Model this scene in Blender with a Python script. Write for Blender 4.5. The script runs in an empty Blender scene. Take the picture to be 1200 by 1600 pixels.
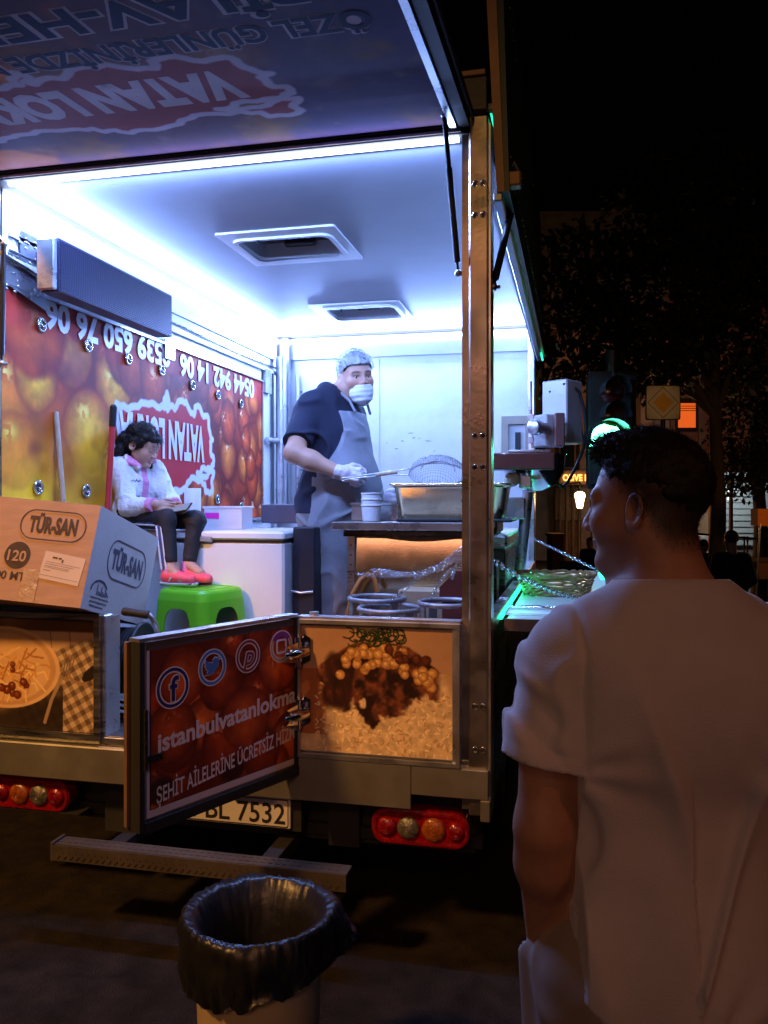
import bpy, math, random
import numpy as np
from mathutils import Matrix, Vector
random.seed(7)
S = bpy.context.scene
COL = S.collection

# ------------------------------------------------------------------ camera, world, lamps, exposure
TH = math.radians(13.05)
CAM = np.array([.2928, -2.8886, 1.6]); FPX = 1294.0; YH = 784.0
RV = np.array([math.cos(TH), math.sin(TH), 0.0]); DV = np.array([-math.sin(TH), math.cos(TH), 0.0])
cd = bpy.data.cameras.new('camera'); cam = bpy.data.objects.new('camera', cd); COL.objects.link(cam)
cam.location = CAM; cam.rotation_euler = (math.radians(90), 0, TH)
cd.sensor_fit = 'AUTO'; cd.sensor_width = 36.0; cd.lens = FPX / 1600 * 36
cd.shift_y = -(800 - YH) / 1600
cd.clip_start = .05; cd.clip_end = 400
S.camera = cam
S.view_settings.view_transform = 'Standard'; S.view_settings.look = 'None'
S.view_settings.exposure = 0.0; S.view_settings.gamma = 1.0
S.cycles.use_denoising = True
try: S.cycles.denoiser = 'OPENIMAGEDENOISE'
except Exception: pass
S.cycles.max_bounces = 8; S.cycles.diffuse_bounces = 4; S.cycles.glossy_bounces = 4
S.cycles.transmission_bounces = 6; S.cycles.transparent_max_bounces = 12
S.cycles.sample_clamp_indirect = 5.0
S.cycles.caustics_reflective = False; S.cycles.caustics_refractive = False
W = bpy.data.worlds.new('World'); S.world = W; W.use_nodes = True
nt = W.node_tree; bg = nt.nodes['Background']
sky = nt.nodes.new('ShaderNodeTexSky'); sky.sky_type = 'NISHITA'; sky.sun_disc = False
sky.sun_elevation = math.radians(-5.0); sky.sun_rotation = math.radians(200)
nt.links.new(sky.outputs[0], bg.inputs[0]); bg.inputs[1].default_value = 0.05

def area(name, loc, target, sx, sy, power, col, spread=180):
    l = bpy.data.lights.new(name, 'AREA'); l.shape = 'RECTANGLE'; l.size = sx; l.size_y = sy
    l.energy = power; l.color = col; l.spread = math.radians(spread)
    o = bpy.data.objects.new(name, l); COL.objects.link(o); o.location = loc
    dv = Vector(target) - Vector(loc); o.rotation_euler = dv.to_track_quat('-Z', 'Y').to_euler()
    return o
def strip(name, a, b, aim, wid, power, col):
    # long thin lamp running from a to b and shining in direction aim
    a, b, aim = Vector(a), Vector(b), Vector(aim).normalized()
    x = (b - a).normalized(); z = -aim; z = (z - x * z.dot(x)).normalized(); y = z.cross(x)
    l = bpy.data.lights.new(name, 'AREA'); l.shape = 'RECTANGLE'; l.size = (b - a).length; l.size_y = wid
    l.energy = power; l.color = col
    o = bpy.data.objects.new(name, l); COL.objects.link(o)
    o.matrix_world = Matrix.Translation((a + b) / 2) @ Matrix((x, y, z)).transposed().to_4x4()
    return o
LED = (.25, .41, 1.0)
strip('led_lamp', (-1.955, .06, 2.85), (-1.955, 3.25, 2.85), (1, 0, -.06), .03, 85, LED)
strip('led_lamp', (-1.93, .06, 2.86), (-1.93, 3.25, 2.86), (.5, 0, -1), .02, 6, LED)
strip('led_lamp', (-1.93, 3.255, 2.835), (-.04, 3.255, 2.835), (0, -.9, -.45), .03, 112, LED)
strip('led_lamp', (-1.93, .05, 2.865), (-.12, .05, 2.865), (0, .6, -.8), .02, 62, LED)
strip('led_lamp', (-1.93, -.005, 2.882), (-.12, -.005, 2.882), (0, -.75, -.65), .012, 9, LED)
strip('led_lamp', (-.04, .2, 2.86), (-.04, 3.2, 2.86), (-.7, 0, -.7), .02, 24, LED)
def spot(name, loc, target, power, col, cone, blend, rad=.12):
    l = bpy.data.lights.new(name, 'SPOT'); l.energy = power; l.color = col; l.spot_size = math.radians(cone)
    l.spot_blend = blend; l.shadow_soft_size = rad
    o = bpy.data.objects.new(name, l); COL.objects.link(o); o.location = loc
    o.rotation_euler = (Vector(target) - Vector(loc)).to_track_quat('-Z', 'Y').to_euler()
    return o
SOD = (1.0, .46, .12)
spot('street_and_fill_light', (-3.8, -4.3, 5.5), (-1.75, -.15, .85), 1700, SOD, 42, .85, .3)
spot('street_and_fill_light', (.25, -8.0, 3.5), (-.02, 0, 2.85), 360, (1.0, .44, .10), 8, .9, .2)
spot('street_and_fill_light', (.5, -7.5, 5.0), (-.85, -.4, .80), 300, (1.0, .42, .18), 17, 1.0, .3)  # narrow spot added to brighten the tail door alone
spot('street_and_fill_light', (4.6, -4.4, 4.6), (.8, -1.5, 1.35), 74, (1.0, .31, .15), 36, .9, .2)
area('green_streak_light', (-1.5, -11.5, 6.3), (-.6, 0, 1.2), 4.5, .35, 9, (.12, 1.0, .35))  # unseen green lamp, added to streak the table's polished panel
area('warm_fill_light', (-1.2, -10.5, 4.3), (-.6, 0, 1.0), 7.5, .35, 66, (1.0, .42, .30))  # unseen warm strip lamp, added as fill and as a panel highlight
def point(name, loc, power, col, rad=.05):
    l = bpy.data.lights.new(name, 'POINT'); l.energy = power; l.color = col; l.shadow_soft_size = rad
    o = bpy.data.objects.new(name, l); COL.objects.link(o); o.location = loc; return o

# ------------------------------------------------------------------ helpers
def at(x, y, ax, v):
    q = DV + RV * ((x - 600) / FPX) + np.array([0, 0, 1.0]) * ((YH - y) / FPX)
    return CAM + q * ((v - CAM[ax]) / q[ax])
def atz(x, y, Z):
    return CAM + (DV + RV * ((x - 600) / FPX) + np.array([0, 0, 1.0]) * ((YH - y) / FPX)) * Z

def srgb(c):
    c = np.asarray(c, float)
    return np.where(c <= .04045, c / 12.92, ((c + .055) / 1.055) ** 2.4)

def mat(name, col=(.5, .5, .5), rough=.5, metal=0.0, var=.12, scale=6.0, bump=0.0, bscale=60.0, emit=None, es=0.0,
        alpha=1.0, trans=0.0, coat=0.0, sheen=0.0, attr=None, stretch=None, sss=0.0, spec=None, rvar=.0, dirt=0.0, ior=None):
    m = bpy.data.materials.new(name); m.use_nodes = True; t = m.node_tree; b = t.nodes['Principled BSDF']
    N = t.nodes.new; L = t.links.new
    b.inputs['Roughness'].default_value = rough; b.inputs['Metallic'].default_value = metal
    b.inputs['Alpha'].default_value = alpha; b.inputs['Transmission Weight'].default_value = trans
    b.inputs['Coat Weight'].default_value = coat
    if spec is not None: b.inputs['Specular IOR Level'].default_value = spec
    if sheen: b.inputs['Sheen Weight'].default_value = sheen; b.inputs['Sheen Roughness'].default_value = .35
    if ior: b.inputs['IOR'].default_value = ior
    if sss: b.inputs['Subsurface Weight'].default_value = sss; b.inputs['Subsurface Radius'].default_value = (.01, .004, .002); b.inputs['Subsurface Scale'].default_value = .6
    tc = N('ShaderNodeTexCoord'); mp = N('ShaderNodeMapping'); L(tc.outputs['Object'], mp.inputs[0])
    if stretch: mp.inputs['Scale'].default_value = stretch
    ns = N('ShaderNodeTexNoise'); ns.inputs['Scale'].default_value = scale; ns.inputs['Detail'].default_value = 6; ns.inputs['Roughness'].default_value = .6
    L(mp.outputs[0], ns.inputs['Vector'])
    mr = N('ShaderNodeMapRange'); mr.inputs[1].default_value = .3; mr.inputs[2].default_value = .7
    mr.inputs[3].default_value = 1 - var; mr.inputs[4].default_value = 1 + var; L(ns.outputs['Fac'], mr.inputs[0])
    mx = N('ShaderNodeMix'); mx.data_type = 'RGBA'; mx.blend_type = 'MULTIPLY'; mx.inputs[0].default_value = 1
    if attr:
        a = N('ShaderNodeAttribute'); a.attribute_name = attr; L(a.outputs['Color'], mx.inputs[6])
    else: mx.inputs[6].default_value = (*col, 1)
    L(mr.outputs[0], mx.inputs[7])
    last = mx.outputs[2]
    if dirt:
        n3 = N('ShaderNodeTexNoise'); n3.inputs['Scale'].default_value = 2.6; n3.inputs['Detail'].default_value = 9; n3.inputs['Roughness'].default_value = .75
        L(tc.outputs['Object'], n3.inputs['Vector'])
        r3 = N('ShaderNodeMapRange'); r3.inputs[1].default_value = .5; r3.inputs[2].default_value = .72; r3.inputs[3].default_value = 0; r3.inputs[4].default_value = dirt
        L(n3.outputs['Fac'], r3.inputs[0])
        m3 = N('ShaderNodeMix'); m3.data_type = 'RGBA'; L(r3.outputs[0], m3.inputs[0]); L(last, m3.inputs[6]); m3.inputs[7].default_value = (.06, .045, .03, 1)
        last = m3.outputs[2]
    L(last, b.inputs['Base Color'])
    if rvar:
        rr = N('ShaderNodeMapRange'); rr.inputs[3].default_value = max(.02, rough - rvar); rr.inputs[4].default_value = min(1, rough + rvar)
        rr.inputs[1].default_value = .3; rr.inputs[2].default_value = .7
        L(ns.outputs['Fac'], rr.inputs[0]); L(rr.outputs[0], b.inputs['Roughness'])
    if bump:
        n2 = N('ShaderNodeTexNoise'); n2.inputs['Scale'].default_value = bscale; n2.inputs['Detail'].default_value = 4
        L(mp.outputs[0], n2.inputs['Vector'])
        bp = N('ShaderNodeBump'); bp.inputs['Strength'].default_value = bump; bp.inputs['Distance'].default_value = .01
        L(n2.outputs['Fac'], bp.inputs['Height']); L(bp.outputs[0], b.inputs['Normal'])
    if emit:
        b.inputs['Emission Color'].default_value = (*emit, 1); b.inputs['Emission Strength'].default_value = es
    return m

def tag(o, label=None, cat=None, group=None, kind=None):
    if label: o['label'] = label
    if cat: o['category'] = cat
    if group: o['group'] = group
    if kind: o['kind'] = kind
    return o
def thing(name, label, cat, loc=(0, 0, 0), rz=0.0, group=None):
    o = bpy.data.objects.new(name, None); COL.objects.link(o); o.empty_display_size = .1
    o.location = Vector([float(v) for v in loc]); o.rotation_euler = (0, 0, rz)
    return tag(o, label, cat, group)

class MB:
    """collects shapes in world coordinates (or a parent's local ones) and links them as ONE mesh object"""
    def __init__(s): s.v = []; s.f = []; s.m = []; s.sm = []; s.n = 0
    def add(s, v, f, mi=0, smooth=False):
        s.v.append(np.asarray(v, float).reshape(-1, 3)); k = s.n
        for q in f: s.f.append([int(i) + k for i in q]); s.m.append(mi); s.sm.append(smooth)
        s.n += len(s.v[-1]); return s
    def box(s, lo, hi, mi=0, bev=0.0, rot=None, piv=None):
        lo = np.array(lo, float); hi = np.array(hi, float)
        lo, hi = np.minimum(lo, hi), np.maximum(lo, hi)
        if bev <= 0:
            v = np.array([[x, y, z] for x in (lo[0], hi[0]) for y in (lo[1], hi[1]) for z in (lo[2], hi[2])])
            f = [(0, 1, 3, 2), (4, 6, 7, 5), (0, 4, 5, 1), (2, 3, 7, 6), (0, 2, 6, 4), (1, 5, 7, 3)]
        else:
            b = min(bev, .49 * float((hi - lo).min())); v = []; idx = {}
            for x in (0, 1):
                for y in (0, 1):
                    for z in (0, 1):
                        c = np.where(np.array([x, y, z]) == 1, hi, lo); sg = np.where(np.array([x, y, z]) == 1, -1, 1)
                        for a in range(3):
                            p = c.copy()
                            for o_ in range(3):
                                if o_ != a: p[o_] += sg[o_] * b
                            idx[(x, y, z, a)] = len(v); v.append(p)
            v = np.array(v); f = []
            for a in range(3):
                o1, o2 = [i for i in range(3) if i != a]
                for sd in (0, 1):
                    q = []
                    for (i, j) in ((0, 0), (1, 0), (1, 1), (0, 1)):
                        k = [0, 0, 0]; k[a] = sd; k[o1] = i; k[o2] = j; q.append(idx[(*k, a)])
                    f.append(q)
                for (i, j) in ((0, 0), (0, 1), (1, 0), (1, 1)):
                    k0 = [0, 0, 0]; k1 = [0, 0, 0]; k0[o1] = k1[o1] = i; k0[o2] = k1[o2] = j; k1[a] = 1
                    f.append([idx[(*k0, o1)], idx[(*k1, o1)], idx[(*k1, o2)], idx[(*k0, o2)]])
            for x in (0, 1):
                for y in (0, 1):
                    for z in (0, 1): f.append([idx[(x, y, z, a)] for a in range(3)])
        if rot is not None:
            R = np.array(rot); pv = (lo + hi) / 2 if piv is None else np.array(piv); v = (v - pv) @ R.T + pv
        return s.add(v, f, mi)
    def tube(s, pts, r, seg=10, mi=0, caps=True, closed=False):
        P = np.array(pts, float); n = len(P); rr = np.full(n, r, float) if np.isscalar(r) else np.array(r, float)
        T = np.zeros_like(P)
        for i in range(n):
            a = P[(i - 1) % n] if (closed or i > 0) else P[i]; b = P[(i + 1) % n] if (closed or i < n - 1) else P[i]
            T[i] = (b - a) / (np.linalg.norm(b - a) + 1e-12)
        u = np.cross(T[0], [0, 0, 1]); 
        if np.linalg.norm(u) < .2: u = np.cross(T[0], [1, 0, 0])
        u /= np.linalg.norm(u); v = []
        an = np.arange(seg) * 2 * math.pi / seg
        for i in range(n):
            u = u - T[i] * u.dot(T[i]); u /= np.linalg.norm(u); w = np.cross(T[i], u)
            v.append(P[i] + rr[i] * (np.cos(an)[:, None] * u + np.sin(an)[:, None] * w))
        f = []
        for i in range(n if closed else n - 1):
            j = (i + 1) % n
            for k in range(seg): f.append((i * seg + k, i * seg + (k + 1) % seg, j * seg + (k + 1) % seg, j * seg + k))
        s.add(np.concatenate(v), f, mi, True)
        if caps and not closed:
            s.add(v[0], [list(range(seg))[::-1]], mi); s.add(v[-1], [list(range(seg))], mi)
        return s
    def lathe(s, prof, c=(0, 0, 0), axis=(0, 0, 1), seg=32, mi=0, smooth=True, wob=None):
        # prof: (radius, height) along axis
        A = np.array(axis, float); A /= np.linalg.norm(A); u = np.cross(A, [0, 0, 1])
        if np.linalg.norm(u) < .2: u = np.array([1.0, 0, 0]) - A * A[0]
        u /= np.linalg.norm(u); w = np.cross(A, u); an = np.arange(seg) * 2 * math.pi / seg; v = []
        for i, (r, h) in enumerate(prof):
            R = np.full(seg, r, float); H = np.full(seg, h, float)
            if wob is not None: R, H = wob(i, an, R, H)
            v.append(np.array(c) + A * H[:, None] + (R * np.cos(an))[:, None] * u + (R * np.sin(an))[:, None] * w)
        f = [(i * seg + k, i * seg + (k + 1) % seg, (i + 1) * seg + (k + 1) % seg, (i + 1) * seg + k) for i in range(len(prof) - 1) for k in range(seg)]
        return s.add(np.concatenate(v), f, mi, smooth)
    def disc(s, c, n, r, seg=24, mi=0, ry=None, up=(0, 0, 1)):
        n = np.array(n, float); n /= np.linalg.norm(n); u = np.cross(up, n)
        if np.linalg.norm(u) < .1: u = np.cross((1, 0, 0), n)
        u /= np.linalg.norm(u); w = np.cross(n, u); an = np.arange(seg) * 2 * math.pi / seg
        return s.add(np.array(c) + (r * np.cos(an))[:, None] * u + ((ry or r) * np.sin(an))[:, None] * w, [list(range(seg))], mi)
    def prism(s, poly, o, u, v, depth, mi=0, smooth=False):
        # 2-D outline in plane (o,u,v) pushed by depth along u x v
        u = np.array(u, float); v = np.array(v, float); n = np.cross(u, v); n /= np.linalg.norm(n)
        p = np.array([np.array(o) + u * a + v * b for a, b in poly]); k = len(p)
        f = [list(range(k))[::-1], list(range(k, 2 * k))] + [(i, (i + 1) % k, k + (i + 1) % k, k + i) for i in range(k)]
        return s.add(np.concatenate([p, p + n * depth]), f, mi, smooth)
    def ring(s, o, u, v, outer, inner, depth, mi=0):
        # closed loop strip between two outlines with the same number of points
        u = np.array(u, float); v = np.array(v, float); n = np.cross(u, v); n /= np.linalg.norm(n); o = np.array(o, float)
        A = np.array([o + u * a + v * b for a, b in outer]); B = np.array([o + u * a + v * b for a, b in inner]); k = len(A)
        V = np.concatenate([A, B, A + n * depth, B + n * depth]); f = []
        for i in range(k):
            j = (i + 1) % k
            f += [(i, i + k, j + k, j), (i + 2 * k, j + 2 * k, j + 3 * k, i + 3 * k), (i, j, j + 2 * k, i + 2 * k), (i + k, i + 3 * k, j + 3 * k, j + k)]
        return s.add(V, f, mi)
    def sphere(s, c, r, mi=0, seg=16, rings=10, R=None):
        r = np.array([r] * 3 if np.isscalar(r) else r, float); v = []; f = []
        for i in range(rings + 1):
            a = math.pi * i / rings
            for k in range(seg):
                b = 2 * math.pi * k / seg; v.append((math.sin(a) * math.cos(b), math.sin(a) * math.sin(b), math.cos(a)))
        for i in range(rings):
            for k in range(seg): f.append((i * seg + k, (i + 1) * seg + k, (i + 1) * seg + (k + 1) % seg, i * seg + (k + 1) % seg))
        v = np.array(v) * r
        if R is not None: v = v @ np.array(R).T
        return s.add(v + np.array(c), f, mi, True)
    def grid(s, P, mi=0, smooth=True, close_u=False):
        P = np.array(P, float); a, b = P.shape[:2]
        f = [(i * b + j, i * b + (j + 1) % b, (i + 1) * b + (j + 1) % b, (i + 1) * b + j) for i in range(a - 1) for j in range(b if close_u else b - 1)]
        return s.add(P.reshape(-1, 3), f, mi, smooth)
    def text(s, body, o, u, v, h, width=None, mi=0, bold=0.0, align='LEFT', lift=0.0, depth=0.0, shear=0.0):
        # letters of cap height h in the plane (o,u,v); fitted to width when given
        c = bpy.data.curves.new('t', 'FONT'); c.body = body; c.size = 1.0; c.offset = bold; c.shear = shear
        c.resolution_u = 3
        ob = bpy.data.objects.new('t', c); COL.objects.link(ob); dg = bpy.context.evaluated_depsgraph_get()
        me = bpy.data.meshes.new_from_object(ob.evaluated_get(dg))
        P = np.array([tuple(q.co) for q in me.vertices]); F_ = [tuple(p.vertices) for p in me.polygons]
        bpy.data.objects.remove(ob); bpy.data.curves.remove(c); bpy.data.meshes.remove(me)
        if len(P) == 0: return s
        lo, hi = P.min(0), P.max(0); sc = h / .73; sx = sc if width is None else width / (hi[0] - lo[0])
        X = (P[:, 0] - lo[0]) * sx; Y = P[:, 1] * sc; tw = (hi[0] - lo[0]) * sx
        if align == 'CENTER': X = X - tw / 2
        if align == 'RIGHT': X = X - tw
        u = np.array(u, float); v = np.array(v, float); u /= np.linalg.norm(u); v /= np.linalg.norm(v); n = np.cross(u, v)
        return s.add(np.array(o) + X[:, None] * u + Y[:, None] * v + n * lift, F_, mi)
    def build(s, name, mats, parent=None, local=False, bevel=0.0, label=None, auto=None):
        me = bpy.data.meshes.new(name); V = np.concatenate(s.v) if s.v else np.zeros((0, 3))
        me.from_pydata(V.tolist(), [], s.f)
        if not isinstance(mats, (list, tuple)): mats = [mats]
        for m in mats: me.materials.append(m)
        me.polygons.foreach_set('material_index', s.m); me.polygons.foreach_set('use_smooth', s.sm)
        return link(name, me, parent, local, label)
def root_of(o):
    M = o.matrix_basis.copy()
    while o.parent: o = o.parent; M = o.matrix_basis @ M
    return M
def link(name, me, parent=None, local=False, label=None):
    o = bpy.data.objects.new(name, me); COL.objects.link(o)
    if parent is not None:
        if not local: me.transform(root_of(parent).inverted())
        o.parent = parent
    me.update()
    if label: o['label'] = label
    return o
def roundrect(x0, y0, x1, y1, r, n=6):
    p = []
    for cx, cy, a0 in ((x1 - r, y1 - r, 0), (x0 + r, y1 - r, 90), (x0 + r, y0 + r, 180), (x1 - r, y0 + r, 270)):
        for i in range(n + 1):
            a = math.radians(a0 + 90 * i / n); p.append((cx + r * math.cos(a), cy + r * math.sin(a)))
    return p
def circle(cx, cy, r, n=28): return [(cx + r * math.cos(2 * math.pi * i / n), cy + r * math.sin(2 * math.pi * i / n)) for i in range(n)]

# value noise -------------------------------------------------------
_T = np.random.RandomState(3).rand(64, 64, 64).astype(np.float32)
def noise3(p):
    p = np.asarray(p, np.float32); i = np.floor(p).astype(int); f = p - i; f = f * f * (3 - 2 * f); i &= 63; j = (i + 1) & 63
    x0, y0, z0 = i.T; x1, y1, z1 = j.T; fx, fy, fz = f.T
    a = _T[x0, y0, z0] * (1 - fx) + _T[x1, y0, z0] * fx; b = _T[x0, y1, z0] * (1 - fx) + _T[x1, y1, z0] * fx
    c = _T[x0, y0, z1] * (1 - fx) + _T[x1, y0, z1] * fx; d = _T[x0, y1, z1] * (1 - fx) + _T[x1, y1, z1] * fx
    return (a * (1 - fy) + b * fy) * (1 - fz) + (c * (1 - fy) + d * fy) * fz
def noise2(x, y, s=1.0, seed=0):
    sh = np.shape(x); p = np.stack([np.ravel(x) * s + seed * 7.3, np.ravel(y) * s + seed * 3.1, np.full(np.size(x), seed * 1.7 + .5)], 1)
    return noise3(p).reshape(sh)
def fbm2(x, y, s=1.0, seed=0, o=4): return sum(noise2(x, y, s * 2 ** k, seed + k) * .5 ** k for k in range(o)) / (2 - .5 ** (o - 1))

# printed pictures: colour stored per point of a fine flat mesh ------
def picture(name, o, u, v, w, h, nx, ny, paint, m, parent, label=None):
    xs = np.linspace(0, w, nx); ys = np.linspace(0, h, ny); X, Y = np.meshgrid(xs, ys)
    img = paint(X, Y); u = np.array(u, float); v = np.array(v, float)
    P = np.array(o) + X[..., None] * u + Y[..., None] * v
    idx = np.arange(nx * ny).reshape(ny, nx)
    F_ = np.stack([idx[:-1, :-1], idx[:-1, 1:], idx[1:, 1:], idx[1:, :-1]], -1).reshape(-1, 4)
    me = bpy.data.meshes.new(name); me.from_pydata(P.reshape(-1, 3).tolist(), [], F_.tolist())
    ca = me.color_attributes.new('Col', 'FLOAT_COLOR', 'POINT')
    c = np.ones((nx * ny, 4), np.float32); c[:, :3] = srgb(np.clip(img, 0, 1)).reshape(-1, 3)
    ca.data.foreach_set('color', c.ravel()); me.materials.append(m)
    return link(name, me, parent, False, label)
def mixc(img, m, col): m = m[..., None]; return img * (1 - m) + np.array(col) * m
def sstep(a, b, x): t = np.clip((x - a) / (b - a), 0, 1); return t * t * (3 - 2 * t)
def ball(img, X, Y, cx, cy, r, col, dark, hi=(1, .85, .5), seed=0, soft=.06, asp=1.0):
    dx = (X - cx) / r; dy = (Y - cy) / r / asp; d = np.sqrt(dx * dx + dy * dy)
    d = d + (noise2(X, Y, 2.2 / r, seed) - .5) * .12
    mk = 1 - sstep(1 - soft, 1 + soft, d)
    if mk.max() <= 0: return img
    sh = np.clip(1 - d, 0, 1) ** .6; tex = fbm2(X, Y, 3.5 / r, seed + 5)
    c = np.array(dark) * (1 - sh[..., None]) + np.array(col) * sh[..., None]
    c = c * (.75 + .5 * tex[..., None])
    hx, hy = (-.25 + .3 * math.sin(seed * 2.1)), (.3 + .2 * math.cos(seed * 1.3))
    hl = np.exp(-(((dx - hx) / .28) ** 2 + ((dy - hy) / .2) ** 2)) * (noise2(X, Y, 9 / r, seed + 9) > .45) * .9
    c = mixc(c, np.clip(hl, 0, 1), hi)
    return img * (1 - mk[..., None]) + c * mk[..., None]
def inpoly(X, Y, poly):
    c = np.zeros(X.shape, bool); n = len(poly)
    for i in range(n):
        x0, y0 = poly[i]; x1, y1 = poly[(i + 1) % n]
        if y0 == y1: continue
        c ^= ((y0 > Y) != (y1 > Y)) & (X < (x1 - x0) * (Y - y0) / (y1 - y0) + x0)
    return c
def segdist(X, Y, poly, closed=True):
    d = np.full(X.shape, 1e9); n = len(poly)
    for i in range(n if closed else n - 1):
        x0, y0 = poly[i]; x1, y1 = poly[(i + 1) % n]; dx, dy = x1 - x0, y1 - y0
        t = np.clip(((X - x0) * dx + (Y - y0) * dy) / (dx * dx + dy * dy + 1e-12), 0, 1)
        d = np.minimum(d, np.hypot(X - x0 - t * dx, Y - y0 - t * dy))
    return d
ANATOLIA = [(26.2,40.0),(26.7,40.4),(27.5,40.35),(28.0,40.45),(28.9,40.4),(29.1,40.7),(29.9,40.75),(29.1,41.0),(29.1,41.2),(30.2,41.15),(31.2,41.1),(31.5,41.3),(32.3,41.75),(33.3,42.0),(34.2,41.95),(35.0,42.1),(35.2,42.0),(35.5,41.65),(36.1,41.7),(36.4,41.25),(37.1,41.15),(37.6,41.1),(38.5,40.95),(39.5,41.1),(40.3,41.05),(41.0,41.2),(41.5,41.5),(42.5,41.45),(43.2,41.3),(43.5,41.0),(43.7,40.2),(44.4,40.0),(44.8,39.7),(44.4,39.4),(44.1,39.0),(44.3,38.4),(44.5,37.8),(44.6,37.2),(44.0,37.3),(43.0,37.35),(42.3,37.2),(41.2,37.1),(40.0,36.8),(38.8,36.7),(38.0,36.85),(37.0,36.7),(36.6,36.8),(36.6,36.3),(36.1,35.85),(35.8,36.3),(36.2,36.6),(36.0,36.9),(35.5,36.6),(34.6,36.75),(33.9,36.2),(33.0,36.1),(32.3,36.1),(31.3,36.75),(30.6,36.85),(30.4,36.3),(29.7,36.15),(29.1,36.4),(28.5,36.8),(27.6,36.7),(27.3,37.0),(27.2,37.6),(26.9,38.0),(26.4,38.3),(26.9,38.5),(26.8,38.9),(26.7,39.4),(26.2,39.5)]
THRACE = [(26.2,40.1),(26.8,40.5),(26.1,40.6),(26.3,40.95),(26.6,41.3),(26.4,41.75),(27.1,42.1),(28.0,42.0),(28.2,41.5),(29.0,41.25),(28.9,41.0),(28.0,41.0),(27.4,40.7),(26.7,40.35)]
def badge(img, X, Y, x0, y0, x1, y1, red, white, line):
    # country outline turned upside down, drawn between the two corners
    for poly in (ANATOLIA, THRACE):
        q = []
        for lo_, la in poly: q.append((x1 - (lo_ - 26.1) / 18.7 * (x1 - x0), y1 - (la - 35.85) / 6.25 * (y1 - y0)))
        q2 = []
        for i in range(len(q)):
            a = np.array(q[i]); b = np.array(q[(i + 1) % len(q)]); q2.append(tuple(a)); k = (i * 37 % 11 - 5) / 5
            nn = np.array([-(b - a)[1], (b - a)[0]]); q2.append(tuple((a + b) / 2 + nn * .16 * k))
        ins = inpoly(X, Y, q2); img = mixc(img, ins.astype(float), red)
        img = mixc(img, 1 - sstep(line * .8, line * 1.25, segdist(X, Y, q2)), white)
    return img
# ------------------------------------------------------------------ materials
M_ = {}
M_['white'] = mat('white_panel', (.72, .73, .75), .38, var=.06, scale=3, dirt=.16)
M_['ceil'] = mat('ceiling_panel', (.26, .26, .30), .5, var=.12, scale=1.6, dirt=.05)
M_['steel'] = mat('brushed_steel', (.56, .54, .50), .34, 1.0, var=.14, scale=5, bump=.10, bscale=30, stretch=(1, 1, 14), rvar=.12, dirt=.25)
M_['steel2'] = mat('stained_steel', (.42, .37, .31), .33, .95, var=.10, scale=7, bump=.06, bscale=60, rvar=.12, dirt=.30)
M_['bump'] = mat('bumper_plate', (.40, .385, .34), .40, .8, var=.05, scale=5, rvar=.08, dirt=.22)
M_['alu'] = mat('aluminium', (.62, .63, .66), .32, .9, var=.1, scale=8, rvar=.1)
M_['chrome'] = mat('chrome', (.7, .7, .72), .12, 1.0, var=.06)
M_['black'] = mat('black_plastic', (.012, .012, .014), .42, var=.3, bump=.05)
M_['rubber'] = mat('black_rubber', (.010, .010, .011), .7, var=.3)
M_['darkside'] = mat('dark_side_steel', (.16, .155, .15), .28, .9, var=.25, scale=3, stretch=(1, 1, 5), rvar=.12, dirt=.4)
M_['chassis'] = mat('chassis_paint', (.012, .012, .012), .75, var=.4)
M_['print'] = mat('printed_film', rough=.62, spec=.25, var=.05, scale=20, attr='Col')
M_['printm'] = mat('printed_panel', rough=.55, var=.08, scale=14, attr='Col', spec=.3)
M_['printh'] = mat('hatch_film', rough=.85, var=.08, scale=14, attr='Col', spec=.06)
M_['wletter'] = mat('white_letter', (.72, .72, .76), .4, var=.04)
M_['navy'] = mat('navy_letter', (.035, .035, .10), .4, var=.05)
M_['grommet'] = mat('grommet_metal', (.5, .5, .5), .25, .9, var=.1)
M_['ledglow'] = mat('led_diffuser', (.8, .8, .9), .4, emit=(.62, .74, 1.0), es=7)
M_['green'] = mat('green_led', (.1, .8, .5), .3, emit=(.02, 1.0, .48), es=2.6)
M_['dview'] = mat('dark_hole', (.02, .02, .022), .6)
M_['smoke'] = mat('smoked_hatch', (.05, .045, .045), .15, var=.2)
M_['red'] = mat('red_lens', (.22, .003, .005), .12, var=.5, scale=60, coat=.6, bump=.4, bscale=120)
M_['amber'] = mat('amber_lens', (.30, .075, .006), .12, var=.6, scale=70, coat=.6, bump=.3, bscale=140)
M_['clear'] = mat('clear_lens', (.22, .20, .16), .1, .6, var=.6, scale=60, coat=.6, bump=.5, bscale=160)
M_['plate'] = mat('plate_white', (.62, .60, .55), .45, var=.05, dirt=.15)
M_['ink'] = mat('black_ink', (.014, .012, .012), .55, var=.1)
M_['evap'] = mat('cooler_dark', (.028, .028, .065), .45, .3, var=.1)
M_['brown'] = mat('brown_edge', (.20, .12, .07), .5, .3, var=.2, dirt=.3)

# ------------------------------------------------------------------ the food truck
T = thing('food_truck', 'big catering truck with its rear hatch raised and bright white kitchen lit inside', 'food truck', (-1.0, 1.7, 0))
XL, XR, YE = -2.05, 0.0, 3.34
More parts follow.
